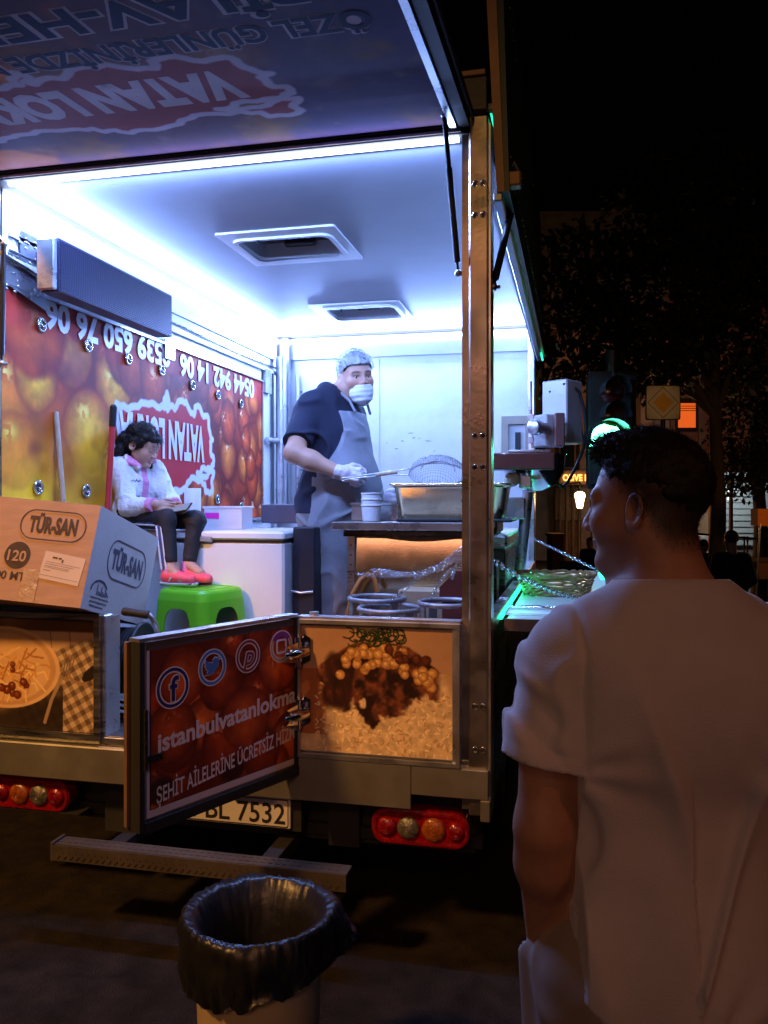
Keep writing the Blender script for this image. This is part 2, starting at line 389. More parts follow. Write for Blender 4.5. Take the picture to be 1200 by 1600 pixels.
# floor, walls, ceiling
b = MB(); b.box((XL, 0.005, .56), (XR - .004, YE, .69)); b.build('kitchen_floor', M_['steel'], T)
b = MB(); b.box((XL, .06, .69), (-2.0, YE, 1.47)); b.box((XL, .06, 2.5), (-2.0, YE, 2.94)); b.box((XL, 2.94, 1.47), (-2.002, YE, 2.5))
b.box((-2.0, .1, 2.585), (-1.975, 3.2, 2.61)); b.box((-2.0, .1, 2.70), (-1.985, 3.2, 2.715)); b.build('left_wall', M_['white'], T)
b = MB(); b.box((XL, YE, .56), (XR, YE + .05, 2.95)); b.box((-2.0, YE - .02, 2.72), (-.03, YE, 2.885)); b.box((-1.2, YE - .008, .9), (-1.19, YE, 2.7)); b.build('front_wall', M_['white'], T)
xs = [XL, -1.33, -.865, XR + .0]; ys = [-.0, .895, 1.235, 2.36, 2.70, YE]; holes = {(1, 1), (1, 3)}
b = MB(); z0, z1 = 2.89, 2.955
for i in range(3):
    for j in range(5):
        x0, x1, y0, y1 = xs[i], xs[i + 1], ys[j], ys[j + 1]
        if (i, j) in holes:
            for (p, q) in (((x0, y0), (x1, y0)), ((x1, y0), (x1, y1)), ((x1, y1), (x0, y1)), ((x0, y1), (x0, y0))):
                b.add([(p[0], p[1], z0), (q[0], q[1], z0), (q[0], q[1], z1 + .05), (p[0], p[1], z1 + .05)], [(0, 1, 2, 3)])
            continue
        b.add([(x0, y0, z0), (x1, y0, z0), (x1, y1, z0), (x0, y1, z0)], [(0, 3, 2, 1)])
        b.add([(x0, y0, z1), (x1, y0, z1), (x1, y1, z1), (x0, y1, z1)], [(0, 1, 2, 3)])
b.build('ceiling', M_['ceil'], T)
b = MB(); b.box((XL, -.010, 2.894), (-.1, -.002, 2.904)); b.build('header_strip', mat('header_film', (.70, .55, .66), .4, var=.5, scale=9), T)
b = MB(); b.box((XL - .01, -.0, 2.96), (XR + .01, YE + .05, 2.985)); b.box((-.035, .1, 2.85), (-.002, 3.3, 2.888)); b.build('roof_edge', M_['darkside'], T)
def hatch(x0, x1, y0, y1, ix0, ix1, iy0, iy1):
    out = [(x, y) for x, y in roundrect(x0, y0, x1, y1, .012)]; inn = roundrect(ix0, iy0, ix1, iy1, .05)
    m = MB(); m.ring((0, 0, 2.889), (1, 0, 0), (0, 1, 0), out, inn, -.010); m.ring((0, 0, 2.8775), (1, 0, 0), (0, 1, 0), roundrect(ix0 - .022, iy0 - .022, ix1 + .022, iy1 + .022, .06), inn, -.012)
    m.ring((0, 0, 2.889), (1, 0, 0), (0, 1, 0), roundrect(ix0 - .002, iy0 - .002, ix1 + .002, iy1 + .002, .05), [(a + .001, c_) for a, c_ in roundrect(ix0 + .004, iy0 + .004, ix1 - .004, iy1 - .004, .05)], .09)
    f = m.build('roof_hatch', M_['white'], T)
    m = MB(); m.box((ix0 - .03, iy0 - .03, 3.02), (ix1 + .03, iy1 + .03, 3.05)); m.build('lid', M_['smoke'], f)
    m = MB(); m.box((ix0 + .01, iy0 + .10, 2.955), (ix1 - .01, iy0 + .17, 2.99)); m.box(((ix0 + ix1) / 2 - .09, iy1 - .05, 2.93), ((ix0 + ix1) / 2 + .08, iy1 - .01, 2.96), bev=.008)
    m.tube([(ix0 + .12, iy0 + .02, 2.95), (ix0 + .12, iy0 - .01, 2.85)], .006); m.build('handle', M_['black'], f)
hatch(-1.40, -.80, .80, 1.34, -1.33, -.865, .895, 1.235)
hatch(-1.42, -.81, 2.28, 2.80, -1.33, -.865, 2.36, 2.70)
# led profiles
for (lo, hi) in (((-1.998, .08, 2.845), (-1.975, 3.28, 2.868)), ((-1.95, YE - .045, 2.845), (-.05, YE - .022, 2.868)), ((-1.93, .012, 2.872), (-.11, .028, 2.888))):
    b = MB(); b.box(lo, hi); b.build('led_strip', M_['ledglow'], T)
# corner posts
b = MB(); b.box((-.073, 0, .50), (-.005, .075, 2.95), bev=.006); b.box((-.098, .012, .52), (-.0735, .05, 2.93)); b.build('corner_post', M_['steel2'], T)
b = MB()
for z in (2.71, 2.60, 1.83, 1.72, .885, .735):
    for x in (-.05, -.022): b = MB(); b.disc((x, -.0015, z), (0, -1, 0), .0065, 12, mi=1); b.tube([(x + .0095 * math.cos(a), -.002, z + .0095 * math.sin(a)) for a in np.linspace(0, 2 * math.pi, 14)[:-1]], .0022, 6, closed=True); b.build('rivet', [M_['chrome'], M_['dview']], T)
b = MB(); b.box((-.004, .0, .50), (.006, .09, 2.92), bev=.002); b.build('post_trim', M_['alu'], T)
b = MB(); b.box((XL - .05, 0, .50), (-2.0, .075, 2.95), bev=.006); b.build('corner_post', M_['steel2'], T)
b = MB(); b.box((-.11, -.03, 2.952), (-.005, .12, 3.07), bev=.004); b.build('corner_block', M_['black'], T)
b = MB(); b.box((-.115, -.036, 3.072), (-.01, .12, 3.092), bev=.003); b.build('corner_cap', M_['brown'], T)
b = MB(); b.box((-.045, 3.2, .6), (.0, YE, 2.89), bev=.004); b.build('front_pillar', M_['alu'], T); b = MB(); b.box((-1.97, 3.26, 1.47), (-1.90, 3.332, 2.88)); b.build('front_pillar', M_['alu'], T)
# left wall fittings: round post, plates with rivets
b = MB(); b.tube([(-1.93, 3.18, 1.47), (-1.93, 3.18, 2.72)], .042, 16); b.tube([(-1.93, 3.18, 2.05), (-1.93, 3.18, 2.10)], .05, 16); b.tube([(-1.98, 3.0, 2.07), (-1.93, 3.18, 2.07)], .02, 10)
b.tube([(-1.84, 3.30, 1.5), (-1.84, 3.30, 2.6)], .016, 10); b.build('round_post', M_['alu'], T)
b = MB(); random.seed(5)
for k in range(16): b = MB(); b.sphere((-1.79 - .03 * random.random(), 3.335, 1.55 + .06 * k + .02 * random.random()), .007, seg=8, rings=5); b.build('wall_rivet', M_['dview'], T)
for k in range(10): b = MB(); b.sphere((-1.705, 3.335, 1.6 + .09 * k), .005, seg=8, rings=5); b.build('wall_rivet', M_['dview'], T)
# joints, scuffs and a cable on the front wall
b = MB(); b.tube([(-1.99, .1, 2.64), (-1.985, .9, 2.63), (-1.985, 1.6, 2.642), (-1.985, 2.4, 2.625), (-1.985, 3.2, 2.64), (-1.97, 3.325, 2.6), (-1.97, 3.33, 1.5)], .007, 8); b.build('wall_cable', M_['darkside'], T)
b = MB(); random.seed(9)
for k in range(9):
    x = -.92 + .10 * random.gauss(0, 1); z = 2.05 + .05 * random.gauss(0, 1); w_ = .012 + .03 * random.random(); h_ = .003 + .006 * random.random()
    b.add([(x, YE - .0012, z), (x + w_, YE - .0012, z + h_ * random.random()), (x + w_, YE - .0012, z + h_ * 1.4), (x, YE - .0012, z + h_)], [(0, 1, 2, 3)])
o = b.build('scuff', mat('scuff_grey', (.30, .30, .32), .7), T)
# mural: the inside of the closed side shutter
def mural(X, Y):
    img = np.ones(X.shape + (3,)) * np.array((.42, .10, .06)); n = fbm2(X, Y, 2.2, 1)
    img = mixc(img, sstep(.45, .7, n), (.70, .24, .08)); rs = np.random.RandomState(12)
    for k in range(34):
        cx, cy = rs.rand() * 3.1, rs.rand() * 1.1; r = .12 + .07 * rs.rand()
        if cx > 1.2: continue
        warm = rs.rand(); col = (.98, .60 + .2 * warm, .16) if warm > .5 else (.90, .36 + .14 * warm, .12)
        img = ball(img, X, Y, cx, cy, r * 1.25, col, (.50, .11, .05), (1, .92, .45), k, soft=.10)
    for k in range(95):
        cx, cy = .9 + rs.rand() * 2.2, rs.rand() * 1.08; r = .085 + .05 * rs.rand() + (.05 if cx < 1.4 else 0)
        col = (.93, .50, .16) if rs.rand() > .42 else (.86, .33, .12)
        img = ball(img, X, Y, cx, cy, r, col, (.36, .06, .05), (1, .86, .62), k + 50, asp=1.25, soft=.09)
    g = sstep(.75, .1, Y) * sstep(1.6, .5, X) * fbm2(X, Y, 3, 40); img = mixc(img, np.clip(g * 1.25, 0, .9), (1, .83, .12))
    img = mixc(img, sstep(.60, .78, fbm2(X, Y, 3.4, 71)) * .55 * sstep(1.2, .4, X), (.45, .12, .22))
    img = mixc(img, sstep(.62, .8, fbm2(X, Y, 2.7, 61)) * .8, (.33, .08, .10))
    band = sstep(.82, .90, Y + .02 * np.sin(X * 9)) * .6; img = mixc(img, band, (.72, .16, .17))
    img = np.clip(img, 0, 1) ** .95
    return badge(img, X, Y, .86, .17, 2.04, .74, (.72, .10, .14), (.85, .86, .95), .020)
mu = picture('side_shutter', (-1.998, .06, 1.485), (0, 1, 0), (0, 0, 1), 2.875, 1.01, 520, 190, mural, M_['print'], T)
b = MB(); U, V = (0, -1, 0), (0, 0, -1)
b.text('0544 942 14 06', (-1.993, 2.78, 2.475), U, V, .125, 1.16, bold=.04); b.build('lettering', M_['wletter'], mu); b = MB(); b.text('0539 650 76 06', (-1.993, 1.50, 2.495), U, V, .125, 1.16, bold=.04)
b.build('lettering', M_['wletter'], mu); b = MB(); b.text('VATAN LOKMA', (-1.993, 1.95, 2.06), U, V, .215, 1.0, bold=.045)
b.build('lettering', M_['wletter'], mu)
b = MB()
for (px, py) in ((65, 508), (138, 540), (201, 561), (253, 579), (301, 602), (341, 617), (377, 631), (60, 762), (135, 767), (255, 775), (340, 780), (377, 792)):
    p = at(px, py, 0, -1.99); q = [(p[0], p[1] + .026 * math.cos(a), p[2] + .026 * math.sin(a)) for a in np.linspace(0, 2 * math.pi, 20)[:-1]]
    b = MB(); b.tube(q, .007, 8, closed=True); b.disc((p[0] - .001, p[1], p[2]), (1, 0, 0), .024, 18, mi=1); b.sphere((p[0] + .002, p[1] + .006, p[2] - .006), .010, mi=0, seg=10, rings=6); b.build('grommet', [M_['grommet'], M_['darkside']], mu)
b = MB(); b.box((-1.999, 2.936, 1.48), (-1.985, 2.95, 2.50)); b.box((-1.999, .06, 1.468), (-1.975, 2.95, 1.484)); b.box((-1.999, .06, 2.496), (-1.98, 2.95, 2.505)); b.build('shutter_frame', M_['alu'], mu)
# cooler unit on the wall
CY0, CY1 = float(at(92, 420, 0, -1.80)[1]), float(at(268, 500, 0, -1.80)[1]); CZ0, CZ1 = 2.475, float(at(92, 372, 0, -1.80)[2])
b = MB(); b.box((-1.885, CY0, CZ0), (-1.80, CY1, CZ1)); b.box((-1.985, CY0 + .1, CZ1 - .06), (-1.886, CY0 + .14, CZ1 - .02)); b.box((-1.985, CY1 - .14, CZ1 - .06), (-1.886, CY1 - .10, CZ1 - .02))
for k in range(24): b.box((-1.80, CY0 + .005, CZ0 + .005 + k * (CZ1 - CZ0 - .01) / 24), (-1.794, CY1 - .005, CZ0 + .005 + (k + .5) * (CZ1 - CZ0 - .01) / 24))
cu = b.build('cooler_unit', M_['evap'], T)
b = MB(); b.box((-1.885, CY0 - .03, CZ0 + .005), (-1.805, CY0 - .002, CZ1 - .005), bev=.004); b.build('end_cover', M_['alu'], cu)
b = MB(); b.add([(-1.985, .16, 2.62), (-1.985, .34, 2.60), (-1.985, .34, 2.74), (-1.985, .16, 2.745)], [(0, 1, 2, 3)]); b.build('bracket_plate', M_['alu'], T); b = MB(); b.add([(-1.983, .05, 2.50), (-1.983, .34, 2.44), (-1.983, .34, 2.56), (-1.983, .05, 2.60)], [(0, 1, 2, 3)])
b.build('bracket_plate', M_['alu'], T); b = MB(); b.box((-1.988, 1.42, 2.42), (-1.98, 1.53, 2.53)); b.build('bracket_plate', M_['alu'], T); b = MB(); b.box((-1.988, 2.95, 2.42), (-1.97, 3.08, 2.60)); b.build('bracket_plate', M_['alu'], T); b = MB()
random.seed(2)
for k in range(42):
    y = .06 + .27 * random.random(); z = 2.47 + .25 * random.random()
    b.sphere((-1.982, y, z), (.003, .010, .005), seg=6, rings=4)
b.build('tread_plate', M_['alu'], T)
b = MB(); b.tube([(-1.97, .02, 2.605), (-1.97, .36, 2.56)], .009); b.build('curtain_rod', M_['darkside'], T)
# rear left panel with a picture of a plate of noodles
def frame_panel(name, x0, x1, z0, z1, fw, y=-.012):
    m = MB(); m.ring((0, y, 0), (1, 0, 0), (0, 0, 1), [(x0, z0), (x1, z0), (x1, z1), (x0, z1)], [(x0 + fw, z0 + fw), (x1 - fw, z0 + fw), (x1 - fw, z1 - fw), (x0 + fw, z1 - fw)], .012)
    return m
def noodles(X, Y):
    # X 0..0.53, Y 0..0.45
    img = np.ones(X.shape + (3,)) * np.array((.80, .66, .52)); n = fbm2(X, Y, 6, 2)
    img *= (.92 + .14 * n)[..., None]
    for gx in (.30, .385): img = mixc(img, (1 - sstep(.001, .003, np.abs(X - gx - (.42 - Y) * .12))) * (Y > .24) * .6, (.35, .22, .12))
    img = mixc(img, sstep(.385, .395, Y), (.36, .24, .16))
    cl = sstep(.0, .02, .30 - Y + .32 * (X - .25)) * (X > .16) ; a = X * .87 + Y * .5; c = -X * .5 + Y * .87
    chk = ((np.sin(a * 150) > 0).astype(float) + (np.sin(c * 150) > 0).astype(float)) / 2
    cloth = np.array((.82, .72, .60)) * (1 - chk[..., None]) + np.array((.42, .33, .26)) * chk[..., None]
    img = img * (1 - cl[..., None]) + cloth * cl[..., None]
    sh = sstep(.13, .03, Y - .25 * X + .02 * noise2(X, Y, 20, 4)); img = mixc(img, sh * (X < .36) * .9, (.14, .10, .08))
    for px in np.linspace(-.02, .02, 4): 
        d = segdist(X, Y, [(.375 + px * .7, .215), (.395 + px, .30)], False); img = mixc(img, 1 - sstep(.0015, .0035, d), (.50, .40, .32))
    d = segdist(X, Y, [(.36, .205), (.39, .212), (.415, .195), (.45, .19), (.52, .25)], False); img = mixc(img, 1 - sstep(.004, .007, d), (.62, .50, .40))
    d = segdist(X, Y, [(.35, .20), (.31, .12), (.28, .03)], False); img = mixc(img, 1 - sstep(.006, .009, d), (.66, .55, .44))
    e = ((X - .49) * .8 + (Y - .235) * .6) ** 2 / .055 ** 2 + (-(X - .49) * .6 + (Y - .235) * .8) ** 2 / .022 ** 2; img = mixc(img, (e < 1) * .95, (.13, .10, .09))
    e = np.hypot((X - .10) / .25, (Y - .24) / .165); img = mixc(img, 1 - sstep(.98, 1.0, e), (.90, .74, .56)); img = mixc(img, (1 - sstep(.90, .93, e)), (.80, .62, .44)); img = mixc(img, (1 - sstep(.80, .84, e)), (.88, .72, .54))
    rs = np.random.RandomState(4)
    for k in range(120):
        cx, cy = .10 + .17 * rs.randn() * .55, .20 + .06 * rs.randn(); an = rs.rand() * 3.1; L = .02 + .03 * rs.rand(); bend = .012 * rs.randn()
        if np.hypot((cx - .1) / .25, (cy - .24) / .165) > .74: continue
        p = [(cx - L * math.cos(an), cy - L * math.sin(an)), (cx + bend, cy + bend), (cx + L * math.cos(an), cy + L * math.sin(an))]
        d = segdist(X, Y, p, False); img = mixc(img, 1 - sstep(.003, .0045, d), ((.70, .46, .24), (.90, .70, .44), (.97, .82, .58), (.84, .60, .34))[k % 4])
    for k in range(22):
        cx, cy = .10 + .09 * rs.randn(), .19 + .04 * rs.randn()
        if np.hypot((cx - .1) / .25, (cy - .24) / .165) < .72: img = ball(img, X, Y, cx, cy, .012 + .008 * rs.rand(), (.55, .26, .12), (.30, .10, .05), seed=k)
    st = np.exp(-((X - .13) / .07) ** 2) * sstep(.22, .34, Y) * fbm2(X, Y, 9, 8); img = mixc(img, np.clip(st * .9, 0, .75), (.86, .66, .44))
    return img
b = MB(); b.box((-1.965, .0, .675), (-1.515, .04, 1.16)); lp = b.build('rear_panel', M_['steel'], T)
picture('poster', (-2.03, -.006, .70), (1, 0, 0), (0, 0, 1), .515, .435, 200, 170, noodles, M_['printm'], lp)
b = frame_panel('f', -2.04, -1.50, .675, 1.165, .024); b.box((-1.512, -.010, .68), (-1.485, .05, 1.16), bev=.003); b.build('panel_frame', M_['steel'], lp)
# rear right panel: a heap of rice with meat and chickpeas
def rice(X, Y):
    w, h = .575, .47; img = np.ones(X.shape + (3,)) * np.array((.72, .56, .44)); img *= (.9 + .2 * fbm2(X, Y, 3, 3))[..., None]
    rs = np.random.RandomState(8); cone = sstep(.03, -.02, np.abs(X - .31) - (.14 + (h - Y) * .42) + .03 * (fbm2(X, Y, 18, 4) - .5)) * (Y < .30)
    g = fbm2(X, Y, 55, 5); grain = np.array((.90, .78, .62)) * (.78 + .36 * g[..., None]); img = img * (1 - cone[..., None]) + grain * cone[..., None]
    side = sstep(.02, -.01, X - .11 + .04 * noise2(X, Y, 20, 3)) * (Y < .30) * (Y > .06); img = mixc(img, side * .85, (.66, .36, .20)); img = mixc(img, side * sstep(.5, .7, fbm2(X, Y, 22, 9)) * .7, (.86, .58, .36))
    for k in range(420):
        cx, cy = .06 + rs.rand() * .5, rs.rand() * .26; an = rs.rand() * 3.1; L = .006
        if cx > w or abs(cx - .31) > .14 + (h - cy) * .42: continue
        d = segdist(X[:, ::1], Y, [(cx - L * math.cos(an), cy - L * math.sin(an)), (cx + L * math.cos(an), cy + L * math.sin(an))], False)
        img = mixc(img, 1 - sstep(.0018, .0032, d), ((1.0, .90, .74), (.94, .82, .64), (.74, .58, .42))[k % 3])
    xc = X - .29; lowb = .155 + 2.0 * xc ** 2 + .20 * (fbm2(X, Y, 13, 31) - .5) + .10 * (noise2(X, Y * .3, 30, 33) - .5); upb = .405 - 2.0 * xc ** 2 + .03 * (fbm2(X, Y, 20, 32) - .5)
    mk = sstep(-.008, .008, Y - lowb) * sstep(.006, -.006, Y - upb) * sstep(.235, .205, np.abs(xc))
    tx = fbm2(X, Y, 34, 35); t2 = noise2(X, Y, 90, 36); mc = np.array((.15, .065, .05)) * (1 - sstep(.35, .7, tx)[..., None]) + np.array((.46, .25, .17)) * sstep(.35, .7, tx)[..., None]
    mc = mc * (.75 + .5 * t2[..., None]); img = img * (1 - mk[..., None]) + mc * mk[..., None]
    for k in range(9):
        cx, cy = .10 + .09 * rs.rand(), .20 + .12 * rs.rand(); img = ball(img, X, Y, cx, cy, .016 + .02 * rs.rand(), (.30, .13, .10), (.13, .05, .05), (.4, .2, .16), k, soft=.4, asp=1.7)
    for k in range(54):
        u_ = rs.rand(); cx = .15 + .34 * u_; cy = .392 - 2.3 * (cx - .29) ** 2 - .085 * rs.rand() ** 1.3
        img = ball(img, X, Y, cx, cy, .0155 + .004 * rs.rand(), (.94, .76, .48), (.56, .34, .16), (1, .92, .72), seed=k + 90)
    for k in range(7):
        cx = .33 + .16 * rs.rand(); cy = .385 - .05 * rs.rand(); img = ball(img, X, Y, cx, cy, .017, (.46, .22, .12), (.2, .08, .05), (.7, .42, .3), seed=k + 140, soft=.2)
    for k in range(38):
        cx, cy = .27 + .05 * rs.randn(), .425 + .012 * rs.randn(); r0 = .010 + .014 * rs.rand(); a0 = rs.rand() * 6
        p = [(cx + r0 * math.cos(a0 + t_) * 1.2, cy + r0 * math.sin(a0 + t_)) for t_ in np.linspace(0, 4, 8)]
        d = segdist(X, Y, p, False); img = mixc(img, 1 - sstep(.0018, .0034, d), ((.10, .16, .06), (.16, .24, .10), (.05, .09, .04))[k % 3])
    return img
b = MB(); b.box((-.70, .0, .675), (-.0985, .04, 1.165)); rp = b.build('rear_panel', M_['steel'], T)
picture('poster', (-.688, -.006, .694), (1, 0, 0), (0, 0, 1), .575, .455, 230, 184, rice, M_['printm'], rp)
b = frame_panel('f', -.70, -.102, .672, 1.172, .014); b.box((-.128, -.013, .676), (-.103, -.0125, 1.16)); b.box((-.70, -.014, 1.172), (-.10, .045, 1.182)); b.tube([(-.645, .02, 1.182), (-.645, .02, 1.196)], .018, 12)
b.build('panel_frame', M_['alu'], rp)
b = MB()
for z in np.linspace(.72, 1.12, 4): b.sphere((-.115, -.013, z), .004, seg=8, rings=5)
for x in np.linspace(-.62, -.2, 4): b.sphere((x, -.013, .679), .004, seg=8, rings=5)
b.build('screw', M_['dview'], rp)
# door opening: sill and jambs
b = MB(); b.box((-1.51, -.01, .655), (-.715, .03, .688), bev=.003); b.box((-1.51, -.012, .60), (-.715, .0, .654)); b.build('door_sill', M_['steel'], T)
b = MB(); b.box((-1.50, .0, .69), (-1.484, .10, 1.15)); b.build('door_jamb', M_['alu'], T); b = MB(); b.box((-.713, .0, .69), (-.699, .06, 1.175)); b.build('door_jamb', M_['alu'], T)
# bumper skirts
b = MB(); b.box((-2.05, -.03, .515), (-1.345, .03, .652), bev=.005); b.build('bumper_plate', M_['bump'], T)
b = MB(); b.box((-1.34, -.008, .53), (-.305, .02, .652)); b.build('bumper_plate', M_['bump'], T); b = MB(); b.box((-.98, -.018, .512), (-.275, -.0085, .668), bev=.003); b.build('bumper_plate', M_['bump'], T); b = MB(); b.box((-.274, -.018, .565), (-.002, .02, .668), bev=.003); b.box((-.03, -.02, .49), (.004, .05, .564), bev=.003); b.build('bumper_plate', M_['bump'], T)
# swinging tail door
HG = np.array([-.700, -.016, 0]); FR = np.array([-.977, -.655, 0]); du = (HG - FR); DW = np.linalg.norm(du); du = du / DW; dn = np.array([du[1], -du[0], 0])   # du: free edge -> hinge, dn: outward
def dp(s_, z, o=0.0): return FR + du * s_ + dn * o + np.array([0, 0, z])
def door_pic(X, Y):
    img = np.ones(X.shape + (3,)) * np.array((.22, .09, .06)); rs = np.random.RandomState(21)
    for k in range(40):
        cx, cy = rs.rand() * .70, rs.rand() * .52; r = .07 + .03 * rs.rand()
        img = ball(img, X, Y, cx, cy, r, ((.58, .27, .10), (.47, .19, .08), (.66, .36, .14), (.40, .15, .07))[k % 4], (.17, .065, .05), (.72, .48, .28), k + 7, soft=.05)
    for (cx, cy, r) in ((.42, .22, .105), (.15, .40, .09), (.58, .38, .10)): img = ball(img, X, Y, cx, cy, r, (.58, .30, .11), (.26, .09, .06), (.68, .44, .25), 3, soft=.03)
    for (cx, cy) in ((.06, .07), (.36, .06)): img = mixc(img, (1 - sstep(.7, 1.1, np.hypot((X - cx) / .06, (Y - cy) / .045))) * .95, (.05, .035, .06))
    img = mixc(np.clip(img * np.array((1.7, 1.5, 1.4)), 0, 1), .35 * np.ones(X.shape) * sstep(.3, .5, fbm2(X, Y, 8, 30)), (.46, .20, .11))
    brd = np.minimum(np.minimum(X, .712 - X) , np.minimum(Y, .53 - Y)); img = mixc(img, (brd < .026).astype(float), (.20, .035, .05)); img = mixc(img, ((brd < .022)).astype(float), (.78, .74, .78)); img = mixc(img, (Y > .505).astype(float), (.30, .30, .36))
    return img
def dbox(m, s0, s1, z0, z1, o0, o1, mi=0):
    c = [dp(s_, z, o) for s_ in (s0, s1) for z in (z0, z1) for o in (o0, o1)]
    return m.add(c, [(0, 1, 3, 2), (4, 6, 7, 5), (0, 4, 5, 1), (2, 3, 7, 6), (0, 2, 6, 4), (1, 5, 7, 3)], mi)
DZ0, DZ1 = .625, 1.18
b = MB(); dbox(b, .012, DW - .012, DZ0 + .012, DZ1 - .006, -.03, 0); dr = b.build('tail_door', M_['steel'], T)
picture('poster', dp(.02, DZ0 + .022, .003), tuple(du), (0, 0, 1), DW - .032, .53, 240, 180, door_pic, M_['print'], dr)
b = MB(); dbox(b, 0, .018, DZ0 - .012, DZ1, -.045, .010); dbox(b, .019, DW, DZ0 - .02, DZ0 + .012, -.04, .012); dbox(b, DW - .018, DW, DZ0 + .0125, DZ1, -.02, .009); b.build('rubber_seal', M_['rubber'], dr)
b = MB(); dbox(b, 0, DW, DZ1 + .001, DZ1 + .012, -.04, .008); dbox(b, .0185, .026, DZ0 + .02, DZ1 - .001, -.03, .007); dbox(b, -.012, -.001, DZ0, DZ1, -.05, -.036, 1); b.build('door_rim', [M_['alu'], M_['brown']], dr)
uu, vv = tuple(du), (0, 0, 1)
# social media roundels: (centre along door, height, ring colour)
mats_ic = [M_['wletter'], mat('roundel_navy', (.018, .02, .14), .4), mat('roundel_blue', (.05, .20, .62), .4), mat('roundel_red', (.20, .02, .05), .4), mat('roundel_violet', (.22, .03, .28), .4), mat('roundel_yellow', (.55, .36, .16), .4)]
b = MB()
def roundel(s_, z, r, ci):
    o = dp(s_, z, .0045); b.ring(o, uu, vv, circle(0, 0, r * 1.06), circle(0, 0, r * 1.0), .001, 0)
    b.ring(o, uu, vv, circle(0, 0, r), circle(0, 0, r * .83), .001, ci); b.ring(o, uu, vv, circle(0, 0, r * .83), circle(0, 0, r * .76), .001, 0)
R0 = .057
roundel(.127, 1.025, R0 * 1.08, 1); roundel(.288, 1.062, R0, 2); roundel(.447, 1.075, R0 * .95, 3); roundel(.61, 1.085, R0 * .95, 5)
for (bo, mi, lf) in ((.055, 0, .0050), (.02, 1, .0062)): b.text('f', dp(.132, .985, 0), uu, vv, .078, mi=mi, bold=bo, align='CENTER', lift=lf)
bird = [(-.9,-.55),(-.35,-.60),(.15,-.45),(.55,-.05),(.68,.35),(.95,.62),(.66,.58),(.86,.84),(.52,.72),(.25,.82),(.0,.62),(-.02,.38),(-.45,.48),(-.80,.78),(-.86,.42),(-.70,.22),(-.88,.22),(-.66,-.05),(-.74,-.10),(-.48,-.25),(-.60,-.30),(-.55,-.42)]
for (k, mi, lf) in ((1.13, 0, .0050), (1.0, 2, .0062)): b.prism([(x * .037 * k, y * .037 * k) for x, y in bird], dp(.288, 1.062, lf), uu, vv, .0004, mi)
pp = [(-.012, -.036), (-.002, -.036), (.012, .008), (.024, .010), (.030, .022), (.022, .036), (.006, .042), (-.014, .036), (-.024, .022), (-.020, .006), (-.013, .010), (-.015, .022), (-.006, .032), (.006, .033), (.018, .026), (.019, .018), (.012, .016), (.004, .018), (.006, .026), (-.004, .022)]
b.text('p', dp(.449, 1.047, 0), uu, vv, .066, mi=0, bold=.05, align='CENTER', lift=.0050, shear=.25); b.text('p', dp(.449, 1.047, 0), uu, vv, .066, mi=3, bold=.012, align='CENTER', lift=.0062, shear=.25)
b.prism([(R0 * .93 * math.cos(a), R0 * .93 * math.sin(a)) for a in np.linspace(.6, 2.6, 14)] + [(R0 * .6 * math.cos(a), R0 * .6 * math.sin(a)) for a in np.linspace(2.6, .6, 14)], dp(.61, 1.085, .0048), uu, vv, .0015, 4)
b.ring(dp(.61, 1.085, .0048), uu, vv, roundrect(-.026, -.026, .026, .026, .008), roundrect(-.019, -.019, .019, .019, .006), .0015, 0)
b.build('roundel', mats_ic, dr)
M_['dlet'] = mat('door_letter', (.70, .64, .70), .4, var=.04)
b = MB(); b.text('istanbulvatanlokma', dp(.07, .838, 0), (du[0], du[1], .062), (0, 0, 1), .058, .617, bold=.03, lift=.005); b.build('lettering', M_['dlet'], dr); b = MB()
b.text('ŞEHİT AİLELERİNE ÜCRETSİZ HİZMET', dp(.065, .682, 0), (du[0], du[1], .10), (0, 0, 1), .050, .66, bold=.015, lift=.005)
b.build('lettering', M_['dlet'], dr)
# strap hinges
for z in (1.055, .830):
    b = MB(); a0 = dp(DW - .085, z, .012); a1 = dp(DW + .01, z, .03); up = np.array([0, 0, .030])
    ol = [(DW - .105 + .022 * (1 - math.cos(t)), .026 * math.sin(t)) for t in np.linspace(-math.pi / 2, math.pi / 2, 9)][::1]; ol = [(DW - .083 - .022 * math.cos(t), z + .027 * math.sin(t)) for t in np.linspace(-math.pi / 2, -3 * math.pi / 2, 11)] + [(DW - .02, z + .036), (DW + .018, z + .034), (DW + .018, z - .034), (DW - .02, z - .036)]; b.prism(ol, dp(0, 0, .026) , tuple(du), (0, 0, 1), -.016 if np.cross(du, (0, 0, 1)) @ dn > 0 else .016); b.tube([dp(DW - .092, z, .028), dp(DW - .05, z, .034), dp(DW + .012, z, .034)], [.006, .017, .020], 10)
    b.box((-.694, -.030, z - .05), (-.675, -.013, z + .055), bev=.004); b.tube([(-.690, -.036, z - .055), (-.690, -.036, z + .055)], .012, 10); b.prism([(-.675, z - .045), (-.648, z - .03), (-.648, z + .05), (-.675, z + .065)], (0, -.0145, 0), (1, 0, 0), (0, 0, 1), .002)
    h_ = b.build('hinge', M_['chrome'], dr)
    b = MB()
    for (s_, zz) in ((DW - .075, z + .013), (DW - .075, z - .013)): b.sphere(dp(s_, zz, .043), .006, seg=8, rings=6)
    b.build('bolt', M_['alu'], h_)
b = MB(); dbox(b, .012, .022, .80, .98, .010, .02); dbox(b, .022, .085, .815, .835, .004, .008); b.build('latch', M_['darkside'], dr)
